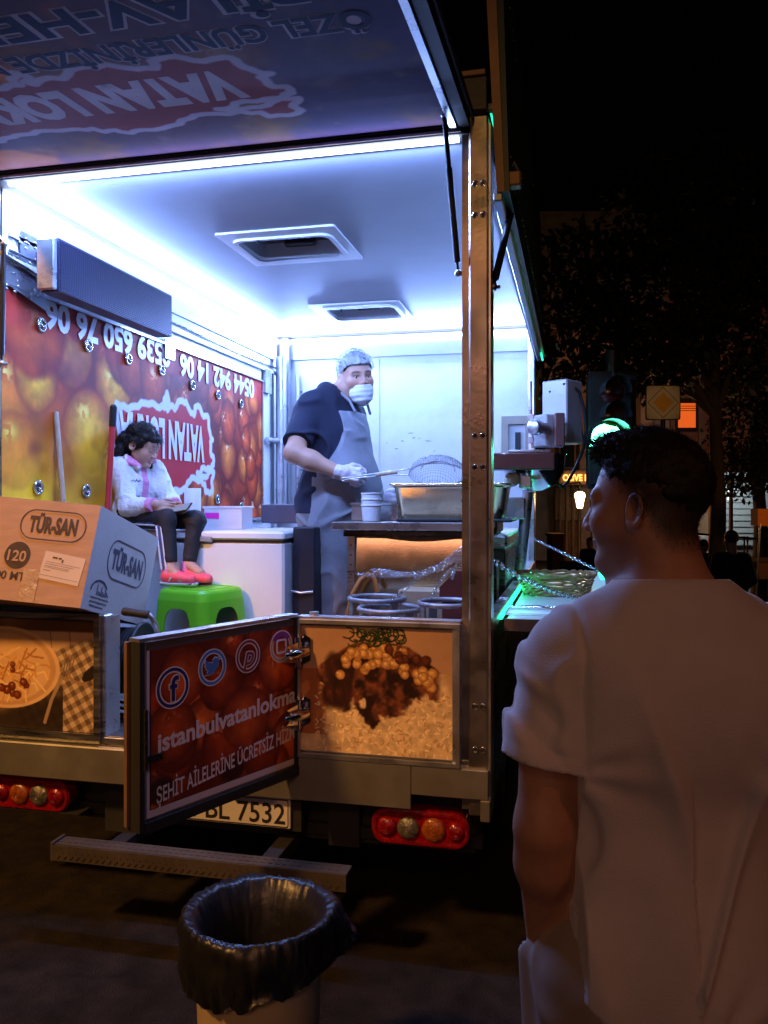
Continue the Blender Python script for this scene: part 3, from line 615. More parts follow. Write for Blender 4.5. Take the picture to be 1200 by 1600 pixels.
# licence plate
b = MB(); b.box((-1.36, .035, .375), (-.70, .07, .512)); b.build('plate_holder', M_['chassis'], T)
pl = MB(); pl.box((-1.258, .022, .386), (-.738, .034, .498), bev=.003); pl = pl.build('licence_plate', M_['plate'], T)
b = MB(); b.text('34 BL 7532', (-1.203, .0215, .403), (1, 0, 0), (0, 0, 1), .078, .445, bold=.012, lift=.0005); b.ring((0, .0215, 0), (1, 0, 0), (0, 0, 1), roundrect(-1.251, .390, -.745, .494, .008), roundrect(-1.247, .394, -.749, .490, .006), -.001)
b.build('plate_lettering', M_['ink'], pl)
# lights
def tail_lamp(x, z, flip):
    m = MB(); m.prism(roundrect(x - .178, z - .062, x + .178, z + .066, .055, 8), (0, .09, 0), (1, 0, 0), (0, 0, 1), .06); L_ = m.build('tail_lamp', M_['red'], T)
    cs = [(-.122, 'red', .036), (-.042, 'clear', .041), (.050, 'amber', .043), (.130, 'red', .034)] if not flip else [(-.13, 'red', .034), (-.045, 'amber', .043), (.045, 'clear', .043), (.122, 'red', .036)]
    for dx, k, r in cs:
        m = MB(); m.lathe([(r, 0), (r, .004), (r * .9, .010), (r * .6, .015), (r * .25, .018), (.001, .0185)], (x + dx, .03, z), (0, -1, 0), 22)
        for q in range(5): m.tube([(x + dx + r * .8 * (.2 + .18 * q) * math.cos(a), .03 - .0185 * math.sqrt(max(0, 1 - (.16 + .16 * q) ** 2)) - .001, z + r * .8 * (.2 + .18 * q) * math.sin(a)) for a in np.linspace(0, 2 * math.pi, 16)[:-1]], .0012, 5, closed=True)
        m.build('lens', M_[k], L_)
    m = MB(); m.ring((0, .0285, 0), (1, 0, 0), (0, 0, 1), roundrect(x - .173, z - .056, x + .173, z + .060, .05, 8), roundrect(x - .162, z - .046, x + .162, z + .050, .044, 8), .004); m.build('lamp_rim', M_['red'], L_)
tail_lamp(-.252, .428, False); tail_lamp(-1.845, .425, True)
# chassis, wheels, side, step
b = MB(); b.box((-1.97, .17, .30), (-.07, YE, .555)); b.box((-1.55, .10, .28), (-1.44, .2, .51)); b.box((-1.42, .16, .40), (-1.0, .2, .50)); b.box((-.62, .12, .30), (-.5, .2, .50)); b.box((-2.0, .14, .33), (-.04, .18, .37)); b.box((-2.04, .03, .36), (-1.62, .10, .36 + .005)); b.build('chassis', M_['chassis'], T)
b = MB()
for k in range(7): b.box((-1.40 + k * .024, .155, .445), (-1.384 + k * .024, .160, .462))
b.build('badge', M_['alu'], T)
def wheel(x, y):
    m = MB(); m.lathe([(.20, -.10), (.30, -.11), (.335, -.07), (.345, 0), (.335, .07), (.30, .11), (.20, .10)], (x, y, .345), (1, 0, 0), 36); w_ = m.build('wheel', M_['rubber'], T)
    m = MB(); m.lathe([(.20, -.09), (.19, .09), (.17, .07), (.08, .05), (.05, .10), (.001, .10)], (x, y, .345), (1, 0, 0) if x > -1 else (-1, 0, 0), 28); m.build('rim', M_['steel'], w_)
for x in (-.14, -1.91): wheel(x, 1.15); wheel(x, 4.15)
b = MB(); b.box((-.03, .092, .50), (-.001, 3.19, 1.13)); b.build('side_panel', M_['darkside'], T)
b = MB(); b.box((-.045, .092, 1.132), (.004, 3.19, 1.17), bev=.004); b.build('counter_sill', M_['steel'], T)
# front cab
b = MB(); b.prism([(3.40, .35), (5.15, .35), (5.25, 1.05), (4.55, 1.45), (4.05, 2.15), (3.40, 2.25)], (-1.98, 0, 0), (0, 1, 0), (0, 0, 1), 1.86); cb = b.build('cab', mat('cab_white', (.55, .55, .55), .3, coat=.5), T)
b = MB(); b.add([(-.115, 3.75, 1.4), (-.115, 4.45, 1.4), (-.115, 4.05, 2.0), (-.115, 3.75, 2.0)], [(0, 1, 2, 3)]); b.build('cab_window', M_['smoke'], cb)
b = MB(); b.box((-1.58, -.20, .338), (-.46, -.13, .345)); b.prism([(0, 0), (1.12, 0), (1.12, .058), (0, .056)], (-1.58, -.2035, .287), (1, 0, 0), (0, 0, 1), .004); b.box((-1.584, -.208, .285), (-1.572, -.13, .352))
for k in range(84):
    x = -1.55 + k * .0129; z = .302 + .024 * (k % 2)
    b.box((x - .009, -.2105, z - .0018), (x + .009, -.2085, z + .0018), rot=Matrix.Rotation(.8 if k % 2 else -.8, 3, 'Y'))
for k in range(80): b.box((-1.56 + (k % 40) * .027, -.18 + .030 * (k // 40), .345), (-1.544 + (k % 40) * .027, -.177 + .030 * (k // 40), .347))
b.build('step', mat('tread_step', (.10, .082, .065), .6, .6, var=.25, dirt=.7), T)
for x in (-1.4, -.8): sb = MB(); sb.box((x, -.13, .285), (x + .06, .2, .334)); sb.build('step_bracket', M_['chassis'], T)
# raised rear hatch with its print
DR = math.radians(4.2); FL = 1.42; hv = np.array([0, -math.cos(DR), -math.sin(DR)])
def hatch_pic(X, Y):
    # X runs left to right, Y from the hinge outward
    img = np.ones(X.shape + (3,)) * np.array((.80, .45, .28)); n = fbm2(X, Y, 1.6, 9)
    rs = np.random.RandomState(31)
    for k in range(46):
        cx, cy = rs.rand() * 1.9, rs.rand() * 1.4; img = ball(img, X, Y, cx, cy, .10 + .07 * rs.rand(), ((.68, .44, .30), (.60, .36, .28), (.66, .46, .40))[k % 3], (.44, .26, .27), (.78, .62, .50), k, soft=.3); img = mixc(img, sstep(.46, .68, n) * .45, (.40, .28, .34)); img = mixc(img, sstep(1.25, 1.6, X) * .5, (.34, .28, .40))
    img = mixc(img, sstep(.5, .75, fbm2(X, Y, 4, 19)) * .6, (.62, .42, .20)); img = mixc(img, sstep(.62, .8, fbm2(X, Y, 7, 29)) * .35, (.60, .52, .50)); img = mixc(img, (1 - sstep(.0, .12, Y)) * .5, (.5, .32, .42))
    img = mixc(img, sstep(.68, .8, fbm2(X, Y, 11, 44)) * .5 * (X > 1.1), (.50, .44, .40))
    return badge(img, X, Y, .06, .22, 1.45, .735, (.56, .25, .27), (.74, .66, .72), .016)
b = MB()
P0 = np.array([0, -.014, 2.906]); 
def fp(x, s_, o=0.0): return P0 + np.array([x, 0, 0]) + hv * s_ + np.array([0, -math.sin(DR), math.cos(DR)]) * o
c = [fp(x, s_, o) for x in (-2.03, -.105) for s_ in (.0, FL) for o in (.012, .05)]
b.add(c, [(0, 1, 3, 2), (4, 6, 7, 5), (0, 4, 5, 1), (2, 3, 7, 6), (0, 2, 6, 4), (1, 5, 7, 3)]); fh = b.build('rear_hatch', M_['chassis'], T)
fx = picture('poster', fp(-2.02, .02, .008), (1, 0, 0), tuple(hv), 1.885, FL - .05, 330, 250, hatch_pic, M_['printh'], fh)
def fbox(m, x0, x1, s0, s1, o0, o1, mi=0):
    c = [fp(x, s_, o) for x in (x0, x1) for s_ in (s0, s1) for o in (o0, o1)]
    return m.add(c, [(0, 1, 3, 2), (4, 6, 7, 5), (0, 4, 5, 1), (2, 3, 7, 6), (0, 2, 6, 4), (1, 5, 7, 3)], mi)
b = MB(); fbox(b, -.135, -.112, .012, FL, -.004, .011, 0); fbox(b, -.104, -.068, .0, FL, .0, .055, 1); fbox(b, -.060, -.052, .0, FL, .02, .05, 1); fbox(b, -2.03, -.11, .0, .010, .004, .011, 1); fbox(b, -2.05, -2.021, 0, FL, -.004, .055, 1); fbox(b, -2.03, -.10, FL - .02, FL + .02, -.004, .055, 1)
b.build('hatch_frame', [M_['alu'], M_['rubber']], fh)
b = MB(); U = (-1, 0, 0); V = tuple(-hv)
def htext(body, xr, s_, h, w, light=True):
    o = fp(xr, s_, 0)
    if light: b.text(body, o + np.array([0, 0, .00790]), U, V, h, w, mi=1, bold=.075, lift=.0); b.text(body, o + np.array([0, 0, .00755]), U, V, h, w, mi=0, bold=.03)
    else: b.text(body, o + np.array([0, 0, .00785]), U, V, h, w, mi=1, bold=.06)
_hm = [mat('hatch_navy', (.028, .03, .075), .85, spec=.06), mat('hatch_pale', (.50, .39, .44), .85, spec=.06)]
htext('VATAN LOKMA', -.71, .60, .185, 1.08, False); b.build('lettering', _hm, fh); b = MB(); htext('ÖZEL GÜNLERİNİZDE MEVLİT', -.225, .835, .095, 1.46); b.build('lettering', _hm, fh); b = MB(); htext('PİLAV-HELVA', -.35, 1.03, .125, 1.22)
b.build('lettering', _hm, fh)
# gas struts
def strut(a, c_, parent, r=.0115):
    a = np.array(a); c_ = np.array(c_); d_ = c_ - a; m = MB(); m.tube([a, a + d_ * .35], r * .78, 10); m.tube([a + d_ * .33, a + d_ * .93], r, 12); m.tube([a + d_ * .93, c_], r * .5, 8); o = m.build('gas_strut', M_['black'], parent)
    m = MB(); m.sphere(a, r * 1.2, seg=10, rings=8); m.tube([a, a + np.array([-.01, -.02, .025]), a + np.array([-.02, -.03, .04])], r * .7, 8); m.build('ball_joint', M_['steel'], o); m = MB(); m.sphere(c_, r * 1.2, seg=10, rings=8); m.tube([c_, c_ + np.array([.02, .012, 0])], r * .6, 8); m.build('ball_joint', M_['steel'], o)
strut(atz(694, 178, 2.80), at(716, 427, 1, .02), fh); strut((-1.955, .02, 2.64), (-1.975, .03, 2.16), fh)
# raised side shutter on the serving side
b = MB(); sq = [(.035, 2.645), (.075, 2.645), (.045, 3.62), (-.015, 3.62)]
b.prism(sq, (0, 3.22, 0), (1, 0, 0), (0, 0, 1), 3.30); ss = b.build('serving_shutter', mat('shutter_dark', (.02, .03, .028), .4, .2, var=.4, scale=3), T)
b = MB(); b.prism([(.034, 2.64), (.060, 2.64), (.018, 3.62), (-.018, 3.62)], (0, -.0815, 0), (1, 0, 0), (0, 0, 1), .014); b.build('end_bar', M_['brown'], ss)
b = MB(); b.box((.020, -.08, 2.615), (.052, 3.22, 2.643), bev=.004); b.box((-.002, .1, 2.66), (.012, 3.22, 2.72)); b.build('hinge_rail', mat('rail_blue', (.25, .30, .34), .35, .8), ss)
b = MB()
for k in range(44):
    y = .02 + k * .074
    b.sphere((.0765 - .031 * .15, y, 2.80), .0032, seg=6, rings=4)
    b.sphere((.0765 - .031 * .82, y, 3.45), .0032, seg=6, rings=4)
b.build('rivet', M_['alu'], ss)
strut(at(812, 274, 0, .09), at(771, 448, 0, .01), ss, .013); strut(at(872, 545, 0, .15), at(843, 622, 0, .01), ss, .013)
b = MB(); q = at(803, 282, 0, .085); b.box(q - .025, q + .025, bev=.005); b.build('strut_bracket', M_['brown'], ss)
b = MB(); b.box((.054, 2.95, 2.622), (.062, 3.22, 2.634)); b.box((.0, .02, 2.96), (.006, .30, 2.975)); b.build('green_light', M_['green'], ss)
# serving shelf hinged to the counter
SHX = .46
b = MB(); b.box((.035, .26, 1.13), (SHX, 2.50, 1.155), bev=.003); sh = b.build('serving_shelf', mat('shelf_top', (.60, .62, .62), .3, var=.06, dirt=.1), T)
b = MB(); b.box((.03, .245, 1.115), (SHX + .006, .2595, 1.160)); b.box((SHX + .0005, .26, 1.115), (SHX + .012, 2.505, 1.160)); b.build('shelf_edge', M_['brown'], sh)
b = MB(); b.box((.006, .30, 1.150), (.018, 2.45, 1.165)); b.box((SHX - .03, 2.0, 1.1555), (SHX - .004, 2.49, 1.158)); b.build('green_light', M_['green'], sh)
def chain(pts, n, r=.0085, wire=.0022, parent=None, name='chain', sag=0.0):
    pts = [np.array(p, float) for p in pts]; L_ = [0]
    for i in range(len(pts) - 1): L_.append(L_[-1] + np.linalg.norm(pts[i + 1] - pts[i]))
    def P(t):
        s_ = t * L_[-1]
        for i in range(len(pts) - 1):
            if s_ <= L_[i + 1] + 1e-9: f_ = (s_ - L_[i]) / (L_[i + 1] - L_[i]); q = pts[i] * (1 - f_) + pts[i + 1] * f_; break
        return q - np.array([0, 0, sag * 4 * t * (1 - t)])
    m = MB()
    for k in range(n):
        a, c_ = P(k / n), P((k + 1) / n); t_ = c_ - a; ln = np.linalg.norm(t_); t_ /= ln; u = np.cross(t_, [0, 0, 1]); u /= np.linalg.norm(u) + 1e-9; w = np.cross(t_, u)
        s_ = u if k % 2 else w; mid = (a + c_) / 2; h_ = ln * .68
        m.tube([mid + t_ * h_ * math.cos(q) + s_ * r * math.sin(q) for q in np.linspace(0, 2 * math.pi, 13)[:-1]], wire, 5, closed=True)
    return m
chain([(.0, 3.19, 1.33), (SHX - .02, 2.44, 1.165)], 26, sag=.0).build('shelf_chain', M_['chrome'], sh)
chain([(.008, .10, 1.385), at(905, 935, 2, 1.165)], 34, sag=.02, r=.010).build('shelf_chain', M_['chrome'], sh)
strip('green_lamp', (.03, .35, 1.19), (.03, 2.4, 1.19), (1, 0, .15), .01, 1.6, (.03, 1.0, .5))
strip('green_lamp', (.085, 2.2, 2.60), (.085, 3.2, 2.60), (.3, 0, -1), .01, .7, (.03, 1.0, .5))
# ------------------------------------------------------------------ ground
def gz(x, y):
    return -.62 * sstep(1.5, 9.5, y) * sstep(.25, 2.2, x)
M_['asphalt'] = mat('asphalt', (.016, .0125, .010), .9, spec=.12, var=.5, scale=9, bump=.8, bscale=120, dirt=.35)
def sheet(name, xs, ys, m, dz=0.0):
    X, Y = np.meshgrid(xs, ys); P = np.stack([X, Y, gz(X, Y) + dz], -1); o = MB().grid(P).build(name, m); o['kind'] = 'structure'; return o
sheet('road', np.concatenate([np.linspace(-160, -4, 10), np.linspace(-3, 6, 37), np.linspace(8, 160, 12)]), np.concatenate([np.linspace(-30, -2, 8), np.linspace(-1, 14, 46), np.linspace(17, 200, 14)]), M_['asphalt'])
# ------------------------------------------------------------------ things inside the kitchen
M_['enamel'] = mat('white_enamel', (.72, .73, .76), .28, var=.04, dirt=.06, coat=.3)
M_['stoolg'] = mat('green_plastic', (.16, .62, .02), .32, var=.05, sss=.0)
M_['card'] = mat('cardboard', (.46, .285, .165), .8, var=.10, scale=9, bump=.12, bscale=90, stretch=(1, 1, 5), dirt=.12)
M_['card2'] = mat('grey_cardboard', (.56, .50, .45), .8, var=.06, scale=9, bump=.1, bscale=90)
M_['tape'] = mat('packing_tape', (.55, .38, .22), .15, var=.2, coat=.6, bump=.5, bscale=40)
M_['cin'] = mat('carton_ink', (.055, .03, .022), .7, var=.35, scale=40)
M_['cin2'] = mat('carton_ink_blue', (.05, .05, .085), .7, var=.3, scale=40)
M_['paperl'] = mat('paper_label', (.62, .50, .40), .6, var=.04)
M_['paper'] = mat('white_paper', (.78, .78, .80), .75, var=.04)
M_['wood'] = mat('wood_stick', (.42, .30, .20), .6, var=.25, scale=10, stretch=(8, 8, 1))
M_['redp'] = mat('red_pole', (.50, .035, .045), .35, var=.1)
M_['galv'] = mat('galvanised_ring', (.34, .34, .37), .5, .7, var=.35, scale=18, bump=.2, dirt=.5)
M_['pan'] = mat('pan_steel', (.80, .64, .40), .22, 1.0, var=.1, scale=4, rvar=.08, bump=.04)
M_['top'] = mat('tabletop_steel', (.50, .47, .46), .3, .9, var=.1, stretch=(1, 6, 1), rvar=.1)
M_['mirror'] = mat('polished_panel', (.90, .76, .50), .19, 1.0, var=.05, scale=6, bump=.02, bscale=12, rvar=.05)
M_['tub'] = mat('clear_plastic', (.75, .76, .80), .25, var=.05, alpha=.45)
M_['cup'] = mat('cup_plastic', (.86, .88, .90), .5, var=.04)
M_['mag'] = mat('magenta_label', (.70, .02, .36), .4)
M_['purple'] = mat('dark_cabinet_top', (.07, .055, .085), .5, var=.1)
M_['cab'] = mat('dark_cabinet', (.018, .018, .028), .45, var=.2, dirt=.15)
M_['hose'] = mat('orange_hose', (.50, .19, .05), .45, var=.1)

fr = at(443, 900, 1, .9)
F = thing('chest_freezer', 'white chest freezer by the painted shutter, the small child sits on its lid', 'freezer', (-1.6, 1.2, .69))
fx1 = float(fr[0]); b = MB(); b.box((-1.97, .905, .70), (fx1, 1.52, 1.405), bev=.012); b.build('cabinet', M_['enamel'], F)
b = MB(); b.box((-1.975, .893, 1.412), (fx1 + .006, 1.53, 1.455), bev=.010); b.build('lid', M_['enamel'], F)
b = MB(); b.box((-1.6, .885, 1.40), (-1.45, .904, 1.43), bev=.006); b.box((-1.97, .9, 1.406), (fx1, 1.515, 1.411), mi=1); b.build('handle', [M_['alu'], M_['rubber']], F)

# plastic stool
sc_ = atz(314, 922, 3.97); STZ = 1.19; SR = math.radians(13 - 30)
ST = thing('plastic_stool', 'bright green plastic stool under the child\'s pink shoes', 'stool', (sc_[0], sc_[1], .69), SR)
hT, hB, hh = .150, .188, STZ - .69
b = MB(); rr = [roundrect(-h_, -h_, h_, h_, .05, 6) for h_ in (hT - .014, hT - .004, hT)]
V = []
for q, z in zip(rr, (hh, hh - .005, hh - .02)): V.append(np.array([(x, y, z) for x, y in q]))
for (z_, k) in ((hh - .05, hT + .006),): V.append(np.array([(x, y, z_) for x, y in roundrect(-k, -k, k, k, .05, 6)]))
b.grid(np.array(V[::-1]), close_u=True); b.add(V[0], [list(range(len(V[0])))]); b.ring((0, 0, hh + .0005), (1, 0, 0), (0, 1, 0), roundrect(-.12, -.12, .12, .12, .04), roundrect(-.112, -.112, .112, .112, .035), .002)
b.build('seat', M_['stoolg'], ST, local=True)
b = MB()
for k in range(4):
    a = k * math.pi / 2; ca, sa = math.cos(a), math.sin(a); out = []; ra = hT + .006; n = 14
    def pt(x, z): 
        d_ = ra + (hB - ra) * (hh - .05 - z) / (hh - .05); xx = x * d_ / hB
        return np.array([ca * xx - sa * (-d_), sa * xx + ca * (-d_), z])
    for sgn in (-1, 1):
        pts_o = [(sgn * hB * .94, 0), (sgn * hB * .94, hh - .05)]
        # leg half of the side, inner edge follows an arch
        inner = [(sgn * .092, 0), (sgn * .092, hh - .17)] + [(sgn * .092 * math.cos(t) ** .6, hh - .17 + .085 * math.sin(t)) for t in np.linspace(.2, math.pi / 2, 7)]
        outer = [(sgn * (hB * .72), 0)] + [(sgn * hB * .72, z_) for z_ in np.linspace(hh - .17, hh - .05, 5)] + [(sgn * hB * .72 * (1 - t), hh - .05) for t in (.35, .7, 1.0)]
        A = np.array([pt(*p) for p in inner]); B_ = np.array([pt(*p) for p in outer]); nrm = np.array([sa, -ca, 0]) * -.007
        G = np.stack([A, B_, B_ + nrm, A + nrm, A], 1); b.grid(G, smooth=False)
    # rounded corner leg
    ang = a + math.pi / 4 - math.pi / 2; P = []
    for z_ in np.linspace(0, hh - .05, 6):
        d_ = ra + (hB - ra) * (hh - .05 - z_) / (hh - .05); row = []
        for t in np.linspace(-math.pi / 4, math.pi / 4, 9):
            t2 = max(-math.pi / 4, min(math.pi / 4, t)); ext = 0
            cx = (d_ - .05); base = np.array([cx * math.copysign(1, math.cos(ang)), cx * math.copysign(1, math.sin(ang))])
            row.append((base[0] + .05 * math.cos(ang + t2), base[1] + .05 * math.sin(ang + t2), z_))
        P.append(row)
    b.grid(np.array(P))
b.build('legs', M_['stoolg'], ST, local=True)

# carton
A_ = atz(158, 790, 3.15); B_ = atz(128, 951, 3.07); C_ = atz(248, 841, 3.72)
e1 = C_ - A_; LC = np.linalg.norm(e1); e1 /= LC; e2 = B_ - A_; e2 -= e1 * e2.dot(e1); LH = np.linalg.norm(e2); e2 /= LH; e3 = np.cross(e2, e1); 
if e3[0] > 0: e3 = -e3
LW = .62
BX = thing('cardboard_box', 'big brown carton tilted on the rear panel, printed with a long oval emblem', 'box', tuple(A_ + e2 * LH + e3 * LW / 2))
cn = [A_ + e1 * LC * i + e2 * LH * j + e3 * LW * k for i in (0, 1) for j in (0, 1) for k in (0, 1)]
b = MB(); b.add(cn, [(0, 1, 3, 2), (0, 2, 6, 4), (4, 6, 7, 5), (1, 5, 7, 3), (0, 4, 5, 1), (2, 3, 7, 6)]); b.m = [0, 1, 1, 0, 0, 0]; b.build('carton', [M_['card'], M_['card2']], BX)
# front face axes: origin bottom right corner B_, u to the right = -e3, v up = -e2
B0 = A_ + e2 * LH; u1 = -e3; v1 = -e2; n1 = np.cross(u1, v1)
def f1(a, c, o=.0015): return B0 + e3 * (LW - a) - e2 * c + n1 * o
b = MB(); XT = LW - .345
b.text('TÜR-SAN', f1(XT + .075, .268), u1, v1, .062, .195, bold=.045); b.ring(f1(XT + .172, .297), u1, v1, roundrect(-.133, -.058, .133, .058, .056, 8), roundrect(-.1295, -.0545, .1295, .0545, .053, 8), .0008)
b.disc(f1(XT + .055, .172), n1, .052, 32); b.text('6000 MT', f1(XT - .06, .078), u1, v1, .032, .165, bold=.02)
b.build('lettering', M_['cin'], BX)
b = MB(); b.text('120', f1(XT + .055, .150, .003), u1, v1, .042, .075, bold=.02, align='CENTER'); b.build('number', M_['card'], BX)
b = MB(); rt = -.10; uu1 = u1 * math.cos(rt) + v1 * math.sin(rt); vv1 = -u1 * math.sin(rt) + v1 * math.cos(rt); o1 = f1(XT + .155, .095, .002)
b.add([o1, o1 + uu1 * .165, o1 + uu1 * .165 + vv1 * .105, o1 + vv1 * .105], [(0, 1, 2, 3)])
for (x_, y_, w_, h_) in ((.035, .083, .02, .006), (.06, .083, .012, .006), (.075, .072, .006, .012), (.012, .066, .14, .0012), (.012, .058, .12, .0012), (.012, .050, .10, .0012), (.012, .045, .10, .0012), (.012, .034, .03, .0015), (.006, .014, .153, .0012)):
    q = o1 + uu1 * x_ + vv1 * y_ + n1 * .0008; b.add([q, q + uu1 * w_, q + uu1 * w_ + vv1 * h_, q + vv1 * h_], [(0, 1, 2, 3)], 1)
b.build('paper_label', [M_['paperl'], M_['cin']], BX)
b = MB(); b.grid(np.array([[f1(XT + .095 + .065 * i / 8, -.0 + .125 * j / 12, .0012 + .002 * noise2(np.array([i * 1.3]), np.array([j * 1.1]))[0]) for i in range(9)] for j in range(13)])); b.build('packing_tape', M_['tape'], BX)
# end face: origin B0, u along e1, v up
u2 = e1; v2 = -e2; n2 = np.cross(u2, v2)
def f2(a, c, o=.0015): return B0 + e1 * a - e2 * c + n2 * o
b = MB(); b.text('TÜR-SAN', f2(.175, .185), u2, v2, .078, .30, bold=.045); b.ring(f2(.325, .222), u2, v2, roundrect(-.185, -.080, .185, .080, .075, 8), roundrect(-.180, -.075, .180, .075, .071, 8), .0008)
b.prism([(.075 * math.cos(t), .05 * math.sin(t)) for t in np.linspace(.5, 3.1, 14)] + [(.067 * math.cos(t), .042 * math.sin(t)) for t in np.linspace(3.1, .5, 14)], f2(.12, .075), u2, v2, .0006)
for k in range(9): b.add([f2(.10 + .012 * k, .065), f2(.108 + .012 * k, .065), f2(.108 + .012 * k, .105 - .03 * abs(math.sin(k))), f2(.10 + .012 * k, .105 - .03 * abs(math.sin(k)))], [(0, 1, 2, 3)])
for k, w_ in enumerate((.16, .15, .12)):
    for j in range(int(w_ / .012)): y_ = .05 - .016 * k; x_ = .06 + .012 * j; b.add([f2(x_, y_), f2(x_ + .009, y_), f2(x_ + .009, y_ + .006), f2(x_, y_ + .006)], [(0, 1, 2, 3)])

for j in range(11): b.add([f2(.38 + .0135 * j, .035), f2(.389 + .0135 * j, .035), f2(.389 + .0135 * j, .044), f2(.38 + .0135 * j, .044)], [(0, 1, 2, 3)])
b.build('end_lettering', M_['cin2'], BX)

# cable reel
rc = at(222, 1032, 1, .30); RR = .162
RL = thing('cable_reel', 'black extension cable reel on the kitchen floor beside the open tail door', 'cable reel', (rc[0] - .07, rc[1], .69))
rx = np.array([1.0, .12, 0]); rx /= np.linalg.norm(rx)
for nm, o_ in (('flange', 0.0), ('flange', -.16)):
    b = MB(); b.lathe([(.001, .008), (RR * .3, .010), (RR * .34, .004), (RR * .9, .004), (RR * .95, .010), (RR, .006), (RR, -.006), (RR * .9, -.004), (.001, -.004)], rc + rx * o_, rx, 40)
    for t in np.linspace(0, 6.28, 7)[:-1]: b.disc(rc + rx * (o_ + .0065) + RR * .62 * np.array([0, math.cos(t + .4), math.sin(t + .4)]), rx, .016, 12, mi=1)
    b.build(nm, [mat('reel_plastic', (.035, .037, .045), .5, var=.2, dirt=.2), M_['rubber']], RL)
b = MB(); b.lathe([(.09, -.15), (.09, -.01)], rc, rx, 24)
for k in range(11):
    for j in range(2):
        r_ = RR * (.72 + .10 * j); c0 = rc + rx * (-.148 + .0135 * k + .006 * j)
        w_ = np.cross(rx, [0, 0, 1]); b.tube([c0 + r_ * (math.cos(t) * w_ + math.sin(t) * np.array([0, 0, 1])) for t in np.linspace(0, 2 * math.pi, 25)[:-1]], .0068, 6, closed=True)
b.build('wound_cable', M_['rubber'], RL)
b = MB(); h0 = atz(192, 955, 3.17); h1 = atz(233, 961, 3.15); h2 = atz(243, 975, 3.2); h3 = atz(250, 1003, 3.25); h4 = np.array([h3[0] + .01, h3[1], .72])
b.tube([h1 - (h1 - h0) * .2, h1, h2, h3, h4], .0095, 12); q = rc + rx * .02; b.tube([q + np.array([0, .16, -.27]), q + np.array([0, -.16, -.27]), q + np.array([0, -.10, -.05])], .009, 10); b.tube([rc + rx * -.18 + np.array([0, .16, -.27]), rc + rx * -.18 + np.array([0, -.16, -.27]), rc + rx * -.18 + np.array([0, 0, 0])], .009, 10); b.tube([q + np.array([0, .1, -.27]), rc + rx * -.18 + np.array([0, .1, -.27])], .008, 8)
b.build('stand_tube', M_['alu'], RL)
b = MB(); b.tube([h0, h0 + (h1 - h0) * .1, h0 + (h1 - h0) * .5, h1 - (h1 - h0) * .08, h1], [.014, .0165, .015, .0165, .014], 14); b.build('handle', M_['rubber'], RL)
b = MB()
for k in range(3):
    c0 = np.array([rc[0] - .09, rc[1] - .06 + .02 * k, .70 + .012 * k]); b.tube([c0 + np.array([.11 * math.cos(t) * (1 + .1 * k), .07 * math.sin(t), .01 * math.sin(3 * t + k)]) for t in np.linspace(0, 5.6, 22)], .0065, 7)
b.build('loose_cable', M_['rubber'], RL)

# sticks leaning on the shutter
def stick(name, a, c, r, m, label, cat, cap=None):
    t_ = thing(name, label, cat, (c[0], c[1], .69)); b = MB(); b.tube([a, a * .5 + c * .5, c], r, 12); b.build('shaft', m, t_)
    if cap is not None:
        d_ = (c - a) / np.linalg.norm(c - a); b = MB(); b.tube([a - d_ * .02, a + d_ * .075], [r * 1.25, r * 1.2], 12); b.tube([a - d_ * .03, a - d_ * .0195], [r * .7, r * 1.2], 12); b.build('cap', cap, t_)
    else:
        b = MB(); b.lathe([(r * 1.3, 0), (r * 2.5, .03), (r * 2.5, .06)], (c[0], c[1], .69), (0, 0, 1), 12); b.build('foot', M_['rubber'], t_)
def down(a, c, z): return a + (c - a) * ((z - a[2]) / (c[2] - a[2]))
a, c = atz(177, 642, 3.95), atz(169, 780, 3.95); stick('mop_handle', a, down(a, c, .70), .014, M_['redp'], 'red pole with a black cap standing behind the seated child', 'pole', M_['black'])
a, c = atz(65, 626, 3.78), atz(62, 785, 3.78); stick('wooden_stick', a, down(a, c, .71), .0135, M_['wood'], 'pale wooden stick behind the carton, the taller and more upright one', 'stick')
a, c = atz(87, 644, 3.74), atz(99, 788, 3.70); stick('wooden_stick', a, down(a, c, .71), .0125, M_['wood'], 'pale wooden stick behind the carton, the shorter leaning one', 'stick')

# paper roll, tub
p = atz(301, 827, 4.3); pr_ = thing('paper_roll', 'upright roll of white kitchen paper on the freezer by the child\'s knee', 'paper roll', (p[0], p[1], 1.456))
b = MB(); b.lathe([(.018, .214), (.041, .214), (.0425, .212), (.0425, .002), (.041, 0), (.018, 0)], (p[0], p[1], 1.456), (0, 0, 1), 28); b.build('paper', M_['paper'], pr_); b = MB(); b.lathe([(.0175, .215), (.0175, .0)], (p[0], p[1], 1.456), (0, 0, 1), 20); b.build('core', M_['card'], pr_)
p = atz(348, 826, 4.33); tb = thing('plastic_tub', 'clear plastic tub of white sundries with a magenta sticker on the freezer', 'tub', (p[0], p[1], 1.456))
b = MB(); x0, x1, y0, y1, z0, z1 = p[0] - .105, p[0] + .105, p[1], p[1] + .15, 1.457, 1.565
for (lo, hi) in (((x0, y0, z0), (x1, y0 + .003, z1)), ((x0, y1 - .003, z0), (x1, y1, z1)), ((x0, y0 + .0032, z0), (x0 + .003, y1 - .0032, z1)), ((x1 - .003, y0 + .0032, z0), (x1, y1 - .0032, z1))): b.box(lo, hi)
b.build('wall', M_['tub'], tb); b = MB(); b.box((x0 - .008, y0 - .008, z1), (x1 + .008, y1 + .008, z1 + .012), bev=.004); b.build('lid', M_['tub'], tb)
